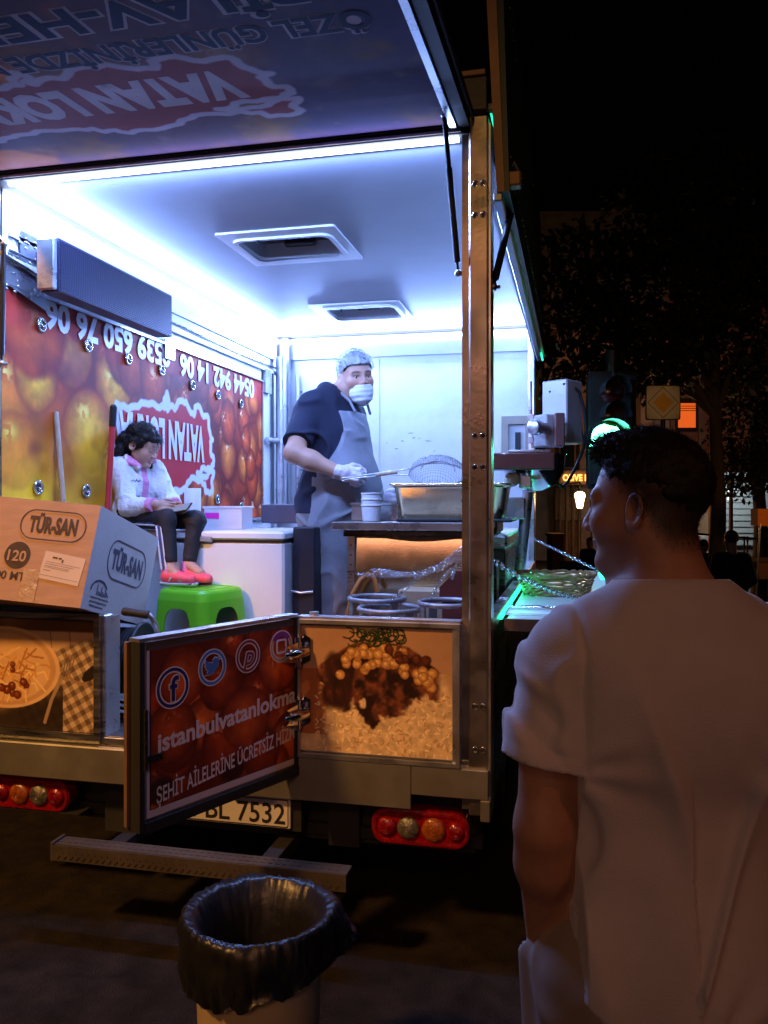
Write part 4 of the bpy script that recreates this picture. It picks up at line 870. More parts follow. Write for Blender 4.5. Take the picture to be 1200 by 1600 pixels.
b = MB(); b.add([(x0 + .004, y0 - .002, z0 + .055), (x0 + .085, y0 - .002, z0 + .055), (x0 + .085, y0 - .002, z0 + .085), (x0 + .004, y0 - .002, z0 + .085)], [(0, 1, 2, 3)]); b.build('sticker', M_['mag'], tb)
b = MB(); random.seed(3)
for k in range(16): b.sphere((x0 + .02 + .165 * random.random(), y0 + .03 + .09 * random.random(), z0 + .02 + .045 * random.random()), (.02 + .012 * random.random(), .02, .016 + .01 * random.random()), seg=10, rings=7)
b.build('contents', M_['paper'], tb)

# dark cabinet
c0 = np.array([fx1 + .012, 0, 0]); c1 = at(492, 820, 1, 1.0); cs0 = at(408, 800, 1, 1.56); cs1 = at(474, 800, 1, 1.56); CBt = thing('storage_cabinet', 'dark narrow cabinet standing between the freezer and the cook', 'cabinet', ((c0[0] + c1[0]) / 2, 1.3, .69))
b = MB(); b.box((c0[0], 1.0, .70), (c1[0], 1.62, 1.475), bev=.006); b.build('body', M_['cab'], CBt); b = MB(); b.box((cs0[0], 1.56, 1.478), (cs1[0], 1.98, 1.585), bev=.005); b.build('top', M_['purple'], CBt)
b = MB(); b.tube([(c1[0] - .12, .995, 1.16), (c1[0] - .07, .985, 1.152), (c1[0] - .01, .995, 1.158)], .006, 8); b.build('handle', M_['alu'], CBt)

# work table
TZ = 1.507; tl = at(518, 820, 1, .76); TB = thing('work_table', 'steel work table with a polished front panel in front of the cook', 'table', (-.45, 1.0, .69))
b = MB(); b.box((tl[0], .76, TZ - .036), (-.10, 1.26, TZ), bev=.003); b.build('tabletop', M_['top'], TB)
pnl = at(556, 850, 1, .82); b = MB(); n_ = 24
G = np.array([[(pnl[0] + (-.10 - pnl[0]) * i / n_, .812 + .30 * (j / 12 * .515 - .23) ** 2 + .006 * math.sin(math.pi * i / n_), .95 + (1.465 - .95) * j / 12) for i in range(n_ + 1)] for j in range(13)])
b.grid(G); b.box((pnl[0], .835, .70), (-.10, .85, 1.47)); b.build('front_panel', M_['mirror'], TB)
b = MB(); b.box((pnl[0], .815, 1.145), (-.10, .8185, 1.15)); b.box((tl[0] + .045, .80, 1.44), (-.10, .835, 1.470)); b.build('seam', M_['darkside'], TB)
for x in (pnl[0] - .018, -.13):
    b = MB(); b.box((x - .016, .80, .69), (x - .012, .84, 1.44)); b.box((x - .012, .80, .69), (x + .016, .804, 1.44)); b.build('leg', M_['steel'], TB)
b = MB(); b.box((pnl[0] - .034, 1.2, .69), (pnl[0] - .006, 1.23, 1.47)); b.build('leg', M_['steel'], TB); b = MB(); b.box((-.15, 1.2, .69), (-.12, 1.23, 1.47)); b.build('leg', M_['steel'], TB)
b = MB()
for k in range(4): b.disc((pnl[0] - .018, .7985, 1.40 - .045 * k), (0, -1, 0), .004, 8)
b.build('bolt_hole', M_['dview'], TB)
# things under and on it
c0 = at(625, 905, 1, .68); ct = MB(); ct.box((c0[0], .64, .70), (c0[0] + .26, .80, 1.215), bev=.004); tag(ct.build('storage_carton', mat('tan_carton', (.50, .36, .22), .6, var=.15, dirt=.3)), 'tan carton standing under the work table behind the burner rings', 'box')
c0 = at(690, 900, 1, .62); ct = MB(); ct.prism([(0, 0), (.2, 0), (.2, .12), (.07, .12), (0, .05)], (c0[0], .64, 1.19), (1, 0, 0), (0, 0, 1), .08); ct.box((c0[0] + .01, .57, .70), (c0[0] + .19, .64, 1.188)); tag(ct.build('red_toolbox', mat('red_plastic', (.16, .03, .02), .45, var=.2)), 'dull red box under the table beside the corner post', 'box')
pz0 = at(609, 790, 1, .84); PN = thing('food_pan', 'deep rectangular steel pan on the table in front of the cook', 'pan', (pz0[0] + .26, 1.0, TZ))
def rect_ring(x0, x1, y0, y1, r): return roundrect(x0, y0, x1, y1, r, 5)
b = MB(); L_ = .54; rows = []
for (ins, z, ) in ((.035, .012), (.028, .03), (.010, .155), (.004, .162), (-.010, .168), (-.012, .176), (.006, .178), (.014, .170), (.034, .025)): rows.append([(x, y, TZ + z) for x, y in rect_ring(pz0[0] + ins, pz0[0] + L_ - ins, .845 + ins, 1.175 - ins, .045)])
b.grid(np.array(rows), close_u=True); b.add(rows[-1], [list(range(len(rows[-1])))]); b.build('basin', M_['pan'], PN)
b = MB(); b.box((pz0[0] + .03, .838, TZ + .001), (pz0[0] + L_ + .02, 1.19, TZ + .016), bev=.006); b.build('base_tray', M_['black'], PN)
b = MB(); b.box((pz0[0] + .03, .88, TZ + .06), (pz0[0] + L_ - .03, 1.14, TZ + .15), bev=.01); b.build('contents', mat('syrup', (.35, .16, .03), .2, coat=.5), PN)
p = at(576, 812, 1, .84); cu_ = thing('container_stack', 'stack of white plastic tubs on the table edge', 'food container', (p[0], p[1] + .05, TZ))
for k in range(3):
    z = TZ + .001 + .028 * k; b = MB(); b.lathe([(.001, 0), (.0385, 0), (.0400, .0005), (.0402, .003), (.0463, .069), (.0465, .0715), (.0485, .072), (.049, .073), (.049, .077), (.0485, .078), (.0455, .078), (.045, .077), (.0385, .005), (.038, .003), (.001, .003)], (p[0], p[1] + .05, z), (0, 0, 1), 28); b.build('tub', M_['cup'], cu_)
p = at(549, 800, 1, 1.02); q = at(622, 800, 1, 1.02); ct = MB(); ct.box((p[0], 1.02, TZ + .001), (q[0], 1.12, TZ + .082), bev=.004); ct.box((p[0] - .006, 1.014, TZ + .074), (q[0], 1.126, TZ + .088), bev=.003); tag(ct.build('shallow_tray', M_['top']), 'small steel tray behind the white tubs on the table', 'tray')
# wire strainer held over the pan
SK = thing('wire_strainer', 'round wire mesh skimmer with a long handle held over the steel pan', 'strainer', tuple(at(680, 752, 1, .98)))
ctr = at(684, 752, 1, 1.0); Rk = .135; nv = np.array([.10, -.42, .9]); nv /= np.linalg.norm(nv); su = np.array([1.0, .05, -.02]); su -= nv * su.dot(nv); su /= np.linalg.norm(su); sv = np.cross(nv, su)
ctr = ctr + np.array([0, 0, .035])
b = MB(); b.tube([ctr + Rk * (math.cos(t) * su + math.sin(t) * sv) for t in np.linspace(0, 2 * math.pi, 37)[:-1]], .0045, 8, closed=True); b.tube([ctr + .6 * Rk * (math.cos(t) * su) + .02 * nv - Rk * .0 * sv + Rk * .8 * math.sin(t) * sv for t in np.linspace(0, math.pi, 16)], .003, 6); b.build('rim', M_['galv'], SK)
b = MB()
for k in range(-11, 12):
    o_ = k / 11.5; w_ = math.sqrt(1 - o_ * o_)
    for (p_, q_) in ((su, sv), (sv, su)):
        b.tube([ctr + Rk * (o_ * p_ + w_ * math.sin(t) * q_ + .62 * math.sqrt(max(0, 1 - o_ * o_ - (w_ * math.sin(t)) ** 2)) * nv) for t in np.linspace(-1.5, 1.5, 9)], .0009, 4, caps=False)
b.build('mesh', M_['galv'], SK)
HND = atz(546, 746, 4.02); hst = ctr - su * Rk
b = MB(); off = np.array([0, .0, .007]); mid = HND * .35 + hst * .65 + np.array([0, 0, .004])
b.tube([HND - (hst - HND) * .12, HND, mid + off, hst + off + sv * .02], .0035, 8); b.tube([HND - (hst - HND) * .12 - off * 2, HND - off, mid - off, hst - off - sv * .02], .0035, 8); b.build('handle', M_['alu'], SK)
b = MB(); b.tube([HND * .55 + hst * .45, HND * .2 + hst * .8 + np.array([0, 0, .004])], .009, 10); b.build('grip', M_['wood'], SK)

# burner rings with legs
for i, (px, py, Y, R_, lab) in enumerate(((589, 935, .56, .118, 'grey iron burner ring under the table edge, the farther of the left pair'), (609, 951, .40, .125, 'grey iron burner ring nearest the tail panel, overlapping the left one'), (700, 942, .42, .115, 'grey iron burner ring beside the corner post'))):
    c = at(px, py, 1, Y); t_ = thing('gas_burner', lab, 'burner', (c[0], c[1], .69), 0, 'iron burner rings on the kitchen floor')
    b = MB(); b.tube([c + np.array([R_ * math.cos(t), R_ * math.sin(t), 0]) for t in np.linspace(0, 2 * math.pi, 41)[:-1]], .0105, 10, closed=True); b.build('ring', M_['galv'], t_)
    b = MB(); b.tube([c + np.array([R_ * .95 * math.cos(t), R_ * .95 * math.sin(t), -.16]) for t in np.linspace(0, 2 * math.pi, 33)[:-1]], .008, 8, closed=True); b.lathe([(.05, -.12), (.06, -.10), (.055, -.09), (.02, -.085)], c, (0, 0, 1), 20); b.tube([c + np.array([0, 0, -.13]), c + np.array([.2, .05, -.14])], .012, 8); b.build('burner_head', M_['galv'], t_)
    for t in (math.pi * 1.5 + .9, math.pi * 1.5 - .9, .9, 2.3):
        q = c + np.array([R_ * math.cos(t), R_ * math.sin(t), 0]); tv = np.array([-math.sin(t), math.cos(t), 0]) * .019; rv = np.array([math.cos(t), math.sin(t), 0]) * .004
        m = MB(); cc = [q + s1 * tv + s2 * rv + np.array([0, 0, z_]) for s1 in (-1, 1) for s2 in (-1, 1) for z_ in (.691 - q[2], -.008)]
        m.add(cc, [(0, 1, 3, 2), (4, 6, 7, 5), (0, 4, 5, 1), (2, 3, 7, 6), (0, 2, 6, 4), (1, 5, 7, 3)]); m.build('leg', M_['galv'], t_)
# chain bundle from the post, hose
CHN = thing('steel_chain', 'bright steel chains strung from the corner post over the burner rings', 'chain', tuple(at(720, 860, 1, .2)))
zc = 3.25
for pts, n, sg in (([(722, 856), (690, 882), (655, 898), (600, 901), (556, 897)], 44, .0), ([(722, 862), (690, 888), (640, 896), (580, 890)], 40, .004), ([(722, 872), (690, 884), (650, 905), (628, 926), (612, 938)], 34, 0), ([(722, 884), (700, 893), (684, 915), (673, 935)], 24, 0), ([(722, 866), (712, 885), (706, 905)], 14, 0)):
    chain([atz(x, y, zc + .1 * (y > 900)) for x, y in pts], n, r=.0068, wire=.0019, sag=sg).build('strand', M_['chrome'], CHN)
hs = MB(); hs.tube([atz(x, y, 3.72) for x, y in ((540, 990), (543, 960), (553, 925), (564, 906), (576, 897), (584, 903), (590, 925))], .012, 10); tag(hs.build('gas_hose', M_['hose']), 'orange gas hose looping up under the table end', 'hose')

# ------------------------------------------------------------------ serving side: fryer, dough machine, shelf things
FY = thing('deep_fryer', 'dark steel fryer cabinet behind the serving counter', 'fryer', (-.3, 1.6, .69))
b = MB(); b.box((-.52, 1.32, .70), (-.055, 2.55, 1.36), bev=.006); b.build('cabinet', M_['darkside'], FY); b = MB(); b.box((-.54, 1.30, 1.365), (-.045, 2.57, 1.43), bev=.01); b.build('top', M_['steel'], FY)
b = MB(); b.box((-.50, 1.36, 1.432), (-.10, 1.75, 1.62), bev=.012); b.box((-.30, 1.345, 1.55), (-.07, 1.36, 1.60)); b.build('control_head', M_['black'], FY)
b = MB(); b.tube([(-.09, 1.312, 1.30), (-.09, 1.295, 1.30), (-.09, 1.295, 1.0), (-.09, 1.312, 1.0)], .006, 8); b.build('handle', M_['alu'], FY)
MZ = 4.4; mc = atz(832, 735, MZ); DM = thing('dough_machine', 'white lokma dough machine with a steel bowl overhanging the serving counter', 'dough machine', (mc[0] - .25, mc[1], 1.17))
def rbox(lo, hi, ang, c, m_, mi=0): m_.box(lo, hi, mi, .006, Matrix.Rotation(ang, 3, 'Z'), c)
M_['mwhite'] = mat('machine_white', (.66, .68, .70), .3, .1, var=.05, dirt=.1); M_['mred'] = mat('machine_brown', (.13, .045, .035), .3, .2, var=.25, coat=.4)
c = atz(885, 642, MZ); b = MB(); c2 = c + RV * 0 + DV * .10; rbox(c2 - np.array([.078, .078, .17]), c2 + np.array([.078, .078, .17]), math.radians(45) + TH, c2, b); b.build('control_box', M_['mwhite'], DM)
b = MB()
for (px, py) in ((859, 612), (881, 600), (859, 688), (882, 683)):
    b.sphere(atz(px, py, MZ + .0), .006, seg=8, rings=6)
b.build('screw', M_['dview'], DM)
c = atz(858, 672, MZ - .06); c2 = c + DV * .07; b = MB(); rbox(c2 - np.array([.05, .06, .085]), c2 + np.array([.05, .06, .085]), math.radians(28) + TH, c2, b); b.build('gear_housing', M_['mwhite'], DM)
c = atz(873, 672, MZ - .09); b = MB(); rbox(c - np.array([.026, .03, .088]), c + np.array([.026, .03, .088]), TH, c, b); b.build('side_cover', mat('cover_red', (.20, .09, .08), .4, var=.2), DM)
c = atz(841, 668, MZ - .10); b = MB(); ax = RV * -.75 - DV * .66; b.lathe([(.001, .05), (.034, .05), (.040, .043), (.040, 0), (.030, -.005), (.030, -.06)], c, ax, 24); b.build('motor', M_['alu'], DM)
bc = atz(834, 712, MZ); bt = MB(); bt.lathe([(.001, -.19), (.06, -.186), (.12, -.15), (.158, -.09), (.168, .0), (.173, .004), (.163, .006), (.15, -.07), (.001, -.15)], bc, (0, 0, 1), 40); bt.build('bowl', M_['chrome'], DM)
b = MB(); c = atz(818, 722, MZ - .17); rbox(c - np.array([.155, .10, .042]), c + np.array([.15, .10, .042]), TH - .12, c, b); b.build('trough', M_['mred'], DM)
b = MB(); c = atz(826, 708, MZ - .15); rbox(c - np.array([.11, .10, .006]), c + np.array([.11, .10, .012]), TH - .12, c, b); b.build('trough_lid', M_['top'], DM)
b = MB(); c = atz(801, 749, MZ - .16); b.lathe([(.001, .02), (.032, .02), (.037, .01), (.037, -.05)], c, -DV, 24); b.build('cap', mat('cream_cap', (.62, .58, .42), .5), DM)
b = MB(); c = atz(822, 748, MZ - .1); b.box(c - np.array([.035, .03, .05]), c + np.array([.03, .03, .04]), bev=.006); c = atz(812, 795, MZ); b.box(c - np.array([.09, .05, .055]), c + np.array([.03, .05, .06]), bev=.006); b.tube([atz(825, 768, MZ), np.array([atz(825, 768, MZ)[0] - .05, atz(825, 768, MZ)[1], 1.18])], .03, 14); b.build('mount', M_['alu'], DM)
b = MB(); b.tube([atz(x, y, MZ - .02) for x, y in ((829, 640), (831, 660), (832, 700))], .008, 10); b.tube([atz(x, y, MZ + .3) for x, y in ((828, 596), (828, 652))], .013, 10)
for y in (652, 672, 688): c = atz(830, y, MZ - .03); b.box(c - .016, c + .016, bev=.004)
b.build('adjuster', M_['alu'], DM)
b = MB(); b.tube([atz(x, y, MZ + .05) for x, y in ((893, 603), (905, 612), (913, 640), (916, 672), (912, 700), (900, 730), (888, 752), (878, 762), (871, 756), (874, 742), (879, 722))], .0085, 8); b.tube([atz(x, y, MZ + .1) for x, y in ((897, 603), (902, 640), (912, 690))], .006, 8); b.build('cable', M_['rubber'], DM)
c = atz(866, 726, MZ - .1); b = MB(); b.lathe([(.001, .03), (.015, .03), (.018, .02), (.018, -.03), (.001, -.03)], c, (0, 0, 1), 14); b.build('knob', M_['chrome'], DM)
# framed hatch on the front wall
p0 = at(784, 722, 1, YE); p1 = at(832, 650, 1, YE); b = MB(); b.ring((0, YE - .006, 0), (1, 0, 0), (0, 0, 1), [(p0[0], p0[2]), (p1[0], p0[2]), (p1[0], p1[2]), (p0[0], p1[2])], [(p0[0] + .05, p0[2] + .05), (p1[0] - .05, p0[2] + .05), (p1[0] - .05, p1[2] - .06), (p0[0] + .05, p1[2] - .06)], .03); wf = b.build('wall_hatch', mat('hatch_wood', (.38, .31, .24), .5), T)
b = MB(); b.box((p0[0] + .10, YE - .02, p0[2] + .06), (p0[0] + .14, YE - .004, p1[2] - .12)); b.build('hatch_slot', M_['dview'], wf)
# basket, tongs, sheet on the shelf
SZ = 1.156; q0 = at(822, 937, 2, SZ); q1 = at(912, 930, 2, SZ); bcx = (q0[0] + q1[0]) / 2 + .0; bcy = (q0[1] + q1[1]) / 2 + .13
BK = thing('bread_basket', 'low woven basket with wavy sides on the serving shelf', 'basket', (bcx, bcy, SZ)); M_['wick'] = mat('wicker', (.44, .27, .13), .8, var=.35, scale=30, spec=.15)
b = MB(); bl = .150; bw = .10
def bo(t, k, z): return np.array([bcx + (bl + k) * math.copysign(abs(math.cos(t)) ** .6, math.cos(t)), bcy + (bw + k) * math.copysign(abs(math.sin(t)) ** .6, math.sin(t)), SZ + z])
for j in range(7):
    z = .004 + j * .0145; b.tube([bo(t, .004 * j + .004 * math.sin(t * 22 + j * math.pi), z + .005 * math.sin(t * 11 + j)) for t in np.linspace(0, 2 * math.pi, 133)[:-1]], .0052, 6, closed=True)
b.tube([bo(t, .032 + .003 * math.sin(t * 30), .100 + .004 * math.sin(t * 30)) for t in np.linspace(0, 2 * math.pi, 133)[:-1]], .0075, 7, closed=True); b.build('side', M_['wick'], BK)
b = MB(); b.add([bo(t, -.004, .006) for t in np.linspace(0, 2 * math.pi, 41)[:-1]], [list(range(40))]); b.build('bottom', M_['wick'], BK)
q = at(835, 955, 2, SZ); pg = MB(); pg.box((q[0] - .13, q[1] - .13, SZ), (q[0] + .17, q[1] + .12, SZ + .002)); tag(pg.build('paper_sheet', M_['paper']), 'white menu sheet with a dark border lying on the serving shelf', 'paper sheet')
bd = MB(); bd.ring((q[0], q[1], SZ + .0022), (1, 0, 0), (0, 1, 0), [(-.11, -.11), (.15, -.11), (.15, .10), (-.11, .10)], [(-.105, -.105), (.145, -.105), (.145, .095), (-.105, .095)], .0008); o = bd.build('border', M_['ink'], bpy.data.objects['paper_sheet'])
q = at(838, 950, 2, SZ + .01); tg = thing('serving_tongs', 'steel serving tongs lying on the menu sheet', 'tongs', (q[0], q[1], SZ + .003))
for s_ in (-1, 1):
    b = MB(); b.tube([q + np.array([-.11, .0, 0]), q + np.array([0, .02 * s_, .004]), q + np.array([.09, .022 * s_, .0]), q + np.array([.12, .012 * s_, 0])], [.005, .006, .005, .011], 8); b.build('arm', M_['chrome'], tg)

# ------------------------------------------------------------------ rubbish bin with its bag
bcn = atz(405, 1421, 2.08); BZ = bcn[2]; RB = .190
RBN = thing('rubbish_bin', 'cream plastic bin lined with a black bag on the road behind the step', 'bin', (bcn[0], bcn[1], 0))
b = MB(); b.lathe([(.001, .0), (.135, 0), (.14, .01), (.160, BZ - .055), (.166, BZ - .046), (.166, BZ - .034), (.156, BZ - .034), (.135, .012), (.001, .012)], (bcn[0], bcn[1], .003), (0, 0, 1), 48); b.build('body', mat('cream_plastic', (.62, .47, .27), .45, var=.08, dirt=.2), RBN)
def wob(i, an, R, H):
    k = [0, .1, .3, .4, 1, 1, 1, 1, 1, 1, 1][i]; nz = noise3(np.stack([np.cos(an) * 6 + 9, np.sin(an) * 6 + 9, np.full(an.shape, i * 1.7)], 1)); n2_ = noise3(np.stack([np.cos(an) * 16 + 19, np.sin(an) * 16 + 19, np.full(an.shape, i * 2.3)], 1))
    n3_ = noise3(np.stack([np.cos(an) * 26 + 9, np.sin(an) * 26 + 9, np.full(an.shape, i * .5)], 1)); R = R + (nz - .5) * .022 * k + (n2_ - .5) * .012 + (np.abs(n3_ - .5) * 2 - .4) * -.010 * (i > 2)
    if i >= 5: R = R + .018 * np.exp(-((np.angle(np.exp(1j * (an - .6)))) / .5) ** 2) * (i - 4) * .6
    H = H + (n2_ - .5) * .008 * (i in (3, 4)) 
    if i >= 8: H = H - .06 * (.5 + .5 * np.cos(an - math.radians(245))) ** 2 * (i - 7) / 3 + .03 * (nz - .5)
    return R, H
prof = [(.105, BZ - .33), (.120, BZ - .2), (.133, BZ - .06), (.160, BZ - .002), (.181, BZ + .008), (.190, BZ - .006), (.194, BZ - .03), (.196, BZ - .06), (.194, BZ - .075), (.191, BZ - .088), (.187, BZ - .095)]
b = MB(); b.lathe(prof, (bcn[0], bcn[1], 0), (0, 0, 1), 180, wob=wob); b.add([(bcn[0] + .125 * math.cos(t), bcn[1] + .125 * math.sin(t), BZ - .33) for t in np.linspace(0, 2 * math.pi, 25)[:-1]], [list(range(24))])
b.build('bin_bag', mat('bag_plastic', (.010, .010, .012), .36, var=.3, bump=.28, bscale=26, spec=.45), RBN)
# ------------------------------------------------------------------ body surfaces: signed distance fields turned into one continuous mesh
def vlen(a): return np.sqrt((a * a).sum(-1))
def cap(p, a, b, ra, rb=None):
    a = np.array(a, np.float32); b = np.array(b, np.float32); rb = ra if rb is None else rb
    ab = b - a; t = np.clip(((p - a) @ ab) / (ab @ ab + 1e-12), 0, 1)
    return vlen(p - a - t[:, None] * ab) - (ra + (rb - ra) * t)
def ell(p, c, r, R=None):
    q = p - np.array(c, np.float32)
    if R is not None: q = q @ np.array(R, np.float32)          # columns of R are the ellipsoid's axes
    r = np.array(r, np.float32); k0 = vlen(q / r); k1 = vlen(q / (r * r)); return k0 * (k0 - 1) / (k1 + 1e-9)
def su_(a, b, k):
    h = np.clip(.5 + .5 * (b - a) / k, 0, 1); return b + (a - b) * h - k * h * (1 - h)
def sub_(a, b, k): return -su_(-a, b, k)                        # a minus b
def smin(k, *ds):
    r = ds[0]
    for d in ds[1:]: r = su_(r, d, k)
    return r
def surf(f, lo, hi, h, newton=2):
    lo = np.array(lo, float); n = np.ceil((np.array(hi) - lo) / h).astype(int) + 2; B = 6; nb = -(-n // B); n = nb * B + 1
    cb = np.stack(np.meshgrid(*[np.arange(k) for k in nb], indexing='ij'), -1).reshape(-1, 3)
    fc = f((lo + (cb + .5) * B * h).astype(np.float32)); act = np.abs(fc) < B * h * 1.35
    val = np.zeros(n, np.float32); sg = np.where(fc < 0, -1, 1).reshape(nb)
    val[:-1, :-1, :-1] = np.repeat(np.repeat(np.repeat(sg, B, 0), B, 1), B, 2); val[-1] = 1; val[:, -1] = 1; val[:, :, -1] = 1
    need = np.zeros(n, bool); g = np.arange(B + 1)
    loc = np.stack(np.meshgrid(g, g, g, indexing='ij'), -1).reshape(-1, 3)
    ids = (cb[act][:, None, :] * B + loc[None]).reshape(-1, 3); need[ids[:, 0], ids[:, 1], ids[:, 2]] = True
    I = np.argwhere(need)
    for s_ in range(0, len(I), 400000):
        q = I[s_:s_ + 400000]; val[q[:, 0], q[:, 1], q[:, 2]] = f((lo + q * h).astype(np.float32))
    ins = val < 0; cells = np.zeros(tuple(n - 1), np.int8)
    for dx in (0, 1):
        for dy in (0, 1):
            for dz in (0, 1): cells += ins[dx:n[0] - 1 + dx, dy:n[1] - 1 + dy, dz:n[2] - 1 + dz]
    C = np.argwhere((cells > 0) & (cells < 8)); vid = np.full(tuple(n - 1), -1, np.int64); vid[C[:, 0], C[:, 1], C[:, 2]] = np.arange(len(C))
    acc = np.zeros((len(C), 3)); cnt = np.zeros(len(C)); cor = [np.array(c) for c in ((0,0,0),(1,0,0),(0,1,0),(1,1,0),(0,0,1),(1,0,1),(0,1,1),(1,1,1))]
    for i in range(8):
        for j in range(i + 1, 8):
            if np.abs(cor[i] - cor[j]).sum() != 1: continue
            a = C + cor[i]; b = C + cor[j]; va = val[a[:, 0], a[:, 1], a[:, 2]]; vb = val[b[:, 0], b[:, 1], b[:, 2]]
            m = (va < 0) != (vb < 0); t = va[m] / (va[m] - vb[m] + 1e-12); acc[m] += a[m] + t[:, None] * (cor[j] - cor[i]); cnt[m] += 1
    P = (lo + acc / cnt[:, None] * h)
    F_ = []
    for ax in range(3):
        o1, o2 = [(1, 2), (2, 0), (0, 1)][ax]; a = ins; sl0 = [slice(None)] * 3; sl1 = [slice(None)] * 3; sl0[ax] = slice(0, -1); sl1[ax] = slice(1, None)
        E = np.argwhere(a[tuple(sl0)] != a[tuple(sl1)]); E = E[(E[:, o1] > 0) & (E[:, o2] > 0) & (E[:, o1] < n[o1] - 1) & (E[:, o2] < n[o2] - 1)]
        inn = a[E[:, 0], E[:, 1], E[:, 2]]; q = []
        for (i, j) in ((-1, -1), (0, -1), (0, 0), (-1, 0)):
            k = E.copy(); k[:, o1] += i; k[:, o2] += j; q.append(vid[k[:, 0], k[:, 1], k[:, 2]])
        q = np.stack(q, 1); q[~inn] = q[~inn][:, ::-1]; F_.append(q)
    F_ = np.concatenate(F_); F_ = F_[(F_ >= 0).all(1)]
    e = h * .3
    for _ in range(newton):
        p = P.astype(np.float32); d0 = f(p); G = np.stack([f(p + np.eye(3, dtype=np.float32)[k] * e) - f(p - np.eye(3, dtype=np.float32)[k] * e) for k in range(3)], 1) / (2 * e)
        st = np.clip(d0 / (np.maximum((G * G).sum(1), .2)), -h * .5, h * .5); P = P - G * st[:, None]
    return P, F_
def body_mesh(name, P, F_, m, parent, color=None, label=None):
    me = bpy.data.meshes.new(name); me.from_pydata(np.asarray(P).tolist(), [], F_.tolist()); me.polygons.foreach_set('use_smooth', [True] * len(F_))
    if color is not None:
        ca = me.color_attributes.new('Col', 'FLOAT_COLOR', 'POINT'); c = np.ones((len(P), 4), np.float32); c[:, :3] = color; ca.data.foreach_set('color', c.ravel())
    me.materials.append(m); return link(name, me, parent, True, label)
def frame(fwd, up=(0, 0, 1), roll=0.0):
    f_ = np.array(fwd, float); f_ /= np.linalg.norm(f_); r_ = np.cross(f_, up); r_ /= np.linalg.norm(r_); u_ = np.cross(r_, f_)
    if roll: r_, u_ = r_ * math.cos(roll) + u_ * math.sin(roll), -r_ * math.sin(roll) + u_ * math.cos(roll)
    return np.stack([r_, f_, u_], 1)                             # columns: right, forward, up
def head_sdf(p, H, R, s, age=1.0):
    # head at H (between the eyes' level, mid-head); R columns right/forward/up; s = size
    q = ((p - np.array(H, np.float32)) @ R.astype(np.float32)) / s; ax = q.copy(); ax[:, 0] = np.abs(ax[:, 0])
    d = ell(q, (0, -.016, .040), (.074, .096, .086))
    d = su_(d, ell(q, (0, .034, -.022), (.060, .062, .088)), .03)
    ch = 1.0 if age >= 1 else .8
    d = su_(d, cap(ax, (.048, .0, -.055), (.016, .066, -.098), .019, .018), .025)
    d = su_(d, ell(q, (0, .074, -.098), (.022, .018, .017 * ch)), .02)
    d = su_(d, ell(ax, (.038, .056, -.024), (.024, .024, .020)), .03)
    if age < 1: d = su_(d, ell(ax, (.034, .056, -.048), (.028, .026, .030)), .03)
    if age >= 1:
        d = su_(d, cap(ax, (.012, .088, .018), (.044, .072, .021), .010), .014); d = sub_(d, ell(ax, (.032, .098, -.001), (.018, .016, .011)), .012); d = su_(d, cap(q, (0, .090, .008), (0, .110, -.030), .0075, .0115), .010)
    else:
        d = su_(d, ell(q, (0, .074, .030), (.055, .026, .036)), .03); d = sub_(d, ell(ax, (.031, .104, -.002), (.017, .012, .012)), .014); d = su_(d, ell(ax, (.031, .084, -.003), (.0155, .011, .0115)), .004); d = su_(d, cap(q, (0, .090, -.010), (0, .108, -.034), .006, .0095), .010)
    d = su_(d, ell(ax, (.0125, .100, -.035), (.0085, .012, .008)), .006)
    d = sub_(d, ell(ax, (.007, .106, -.0435), (.0042, .006, .004)), .003)
    d = su_(d, ell(q, (0, .0885, -.0595), (.020, .010, .0065)), .006); d = su_(d, ell(q, (0, .0865, -.071), (.017, .011, .007)), .006)
    d = sub_(d, cap(ax, (0, .101, -.0648), (.012 if age >= 1 else .005, .096, -.0652), .0014), .003)
    d = su_(d, cap(ax, (.018, .086, .0085), (.046, .074, .006), .005), .004); d = su_(d, cap(ax, (.020, .084, -.011), (.044, .075, -.010), .004), .004)
    # ears
    e = ax - np.array((.074, -.012, -.006), np.float32); tl = .22; ey = e[:, 1] * math.cos(tl) + e[:, 2] * math.sin(tl) * .6; ez = e[:, 2] - e[:, 1] * .2; ex = e[:, 0] + ey * .45
    rr_ = np.sqrt((ey / .0152) ** 2 + (ez / .0265) ** 2) + 1e-6; rim = np.sqrt(((rr_ - 1) * .019) ** 2 + (ex - .009) ** 2) - .0036
    plate = np.maximum(np.abs(ex - .004) - .0036, (rr_ - 1) * .019); lobe = ell(np.stack([ex, ey, ez], 1), (.006, .005, -.0255), (.006, .008, .009))
    ear = smin(.005, rim, plate, lobe); ear = sub_(ear, ell(np.stack([ex, ey, ez], 1), (.010, .004, -.006), (.007, .0075, .010)), .004)
    ear = su_(ear, ell(np.stack([ex, ey, ez], 1), (.008, .014, -.006), (.004, .004, .006)), .003)
    return su_(d, ear, .007) * s
def head_local(P, H, R, s): return ((np.asarray(P) - np.array(H)) @ R) / s
def gauss(x, y, sx, sy): return np.exp(-(x / sx) ** 2 - (y / sy) ** 2)
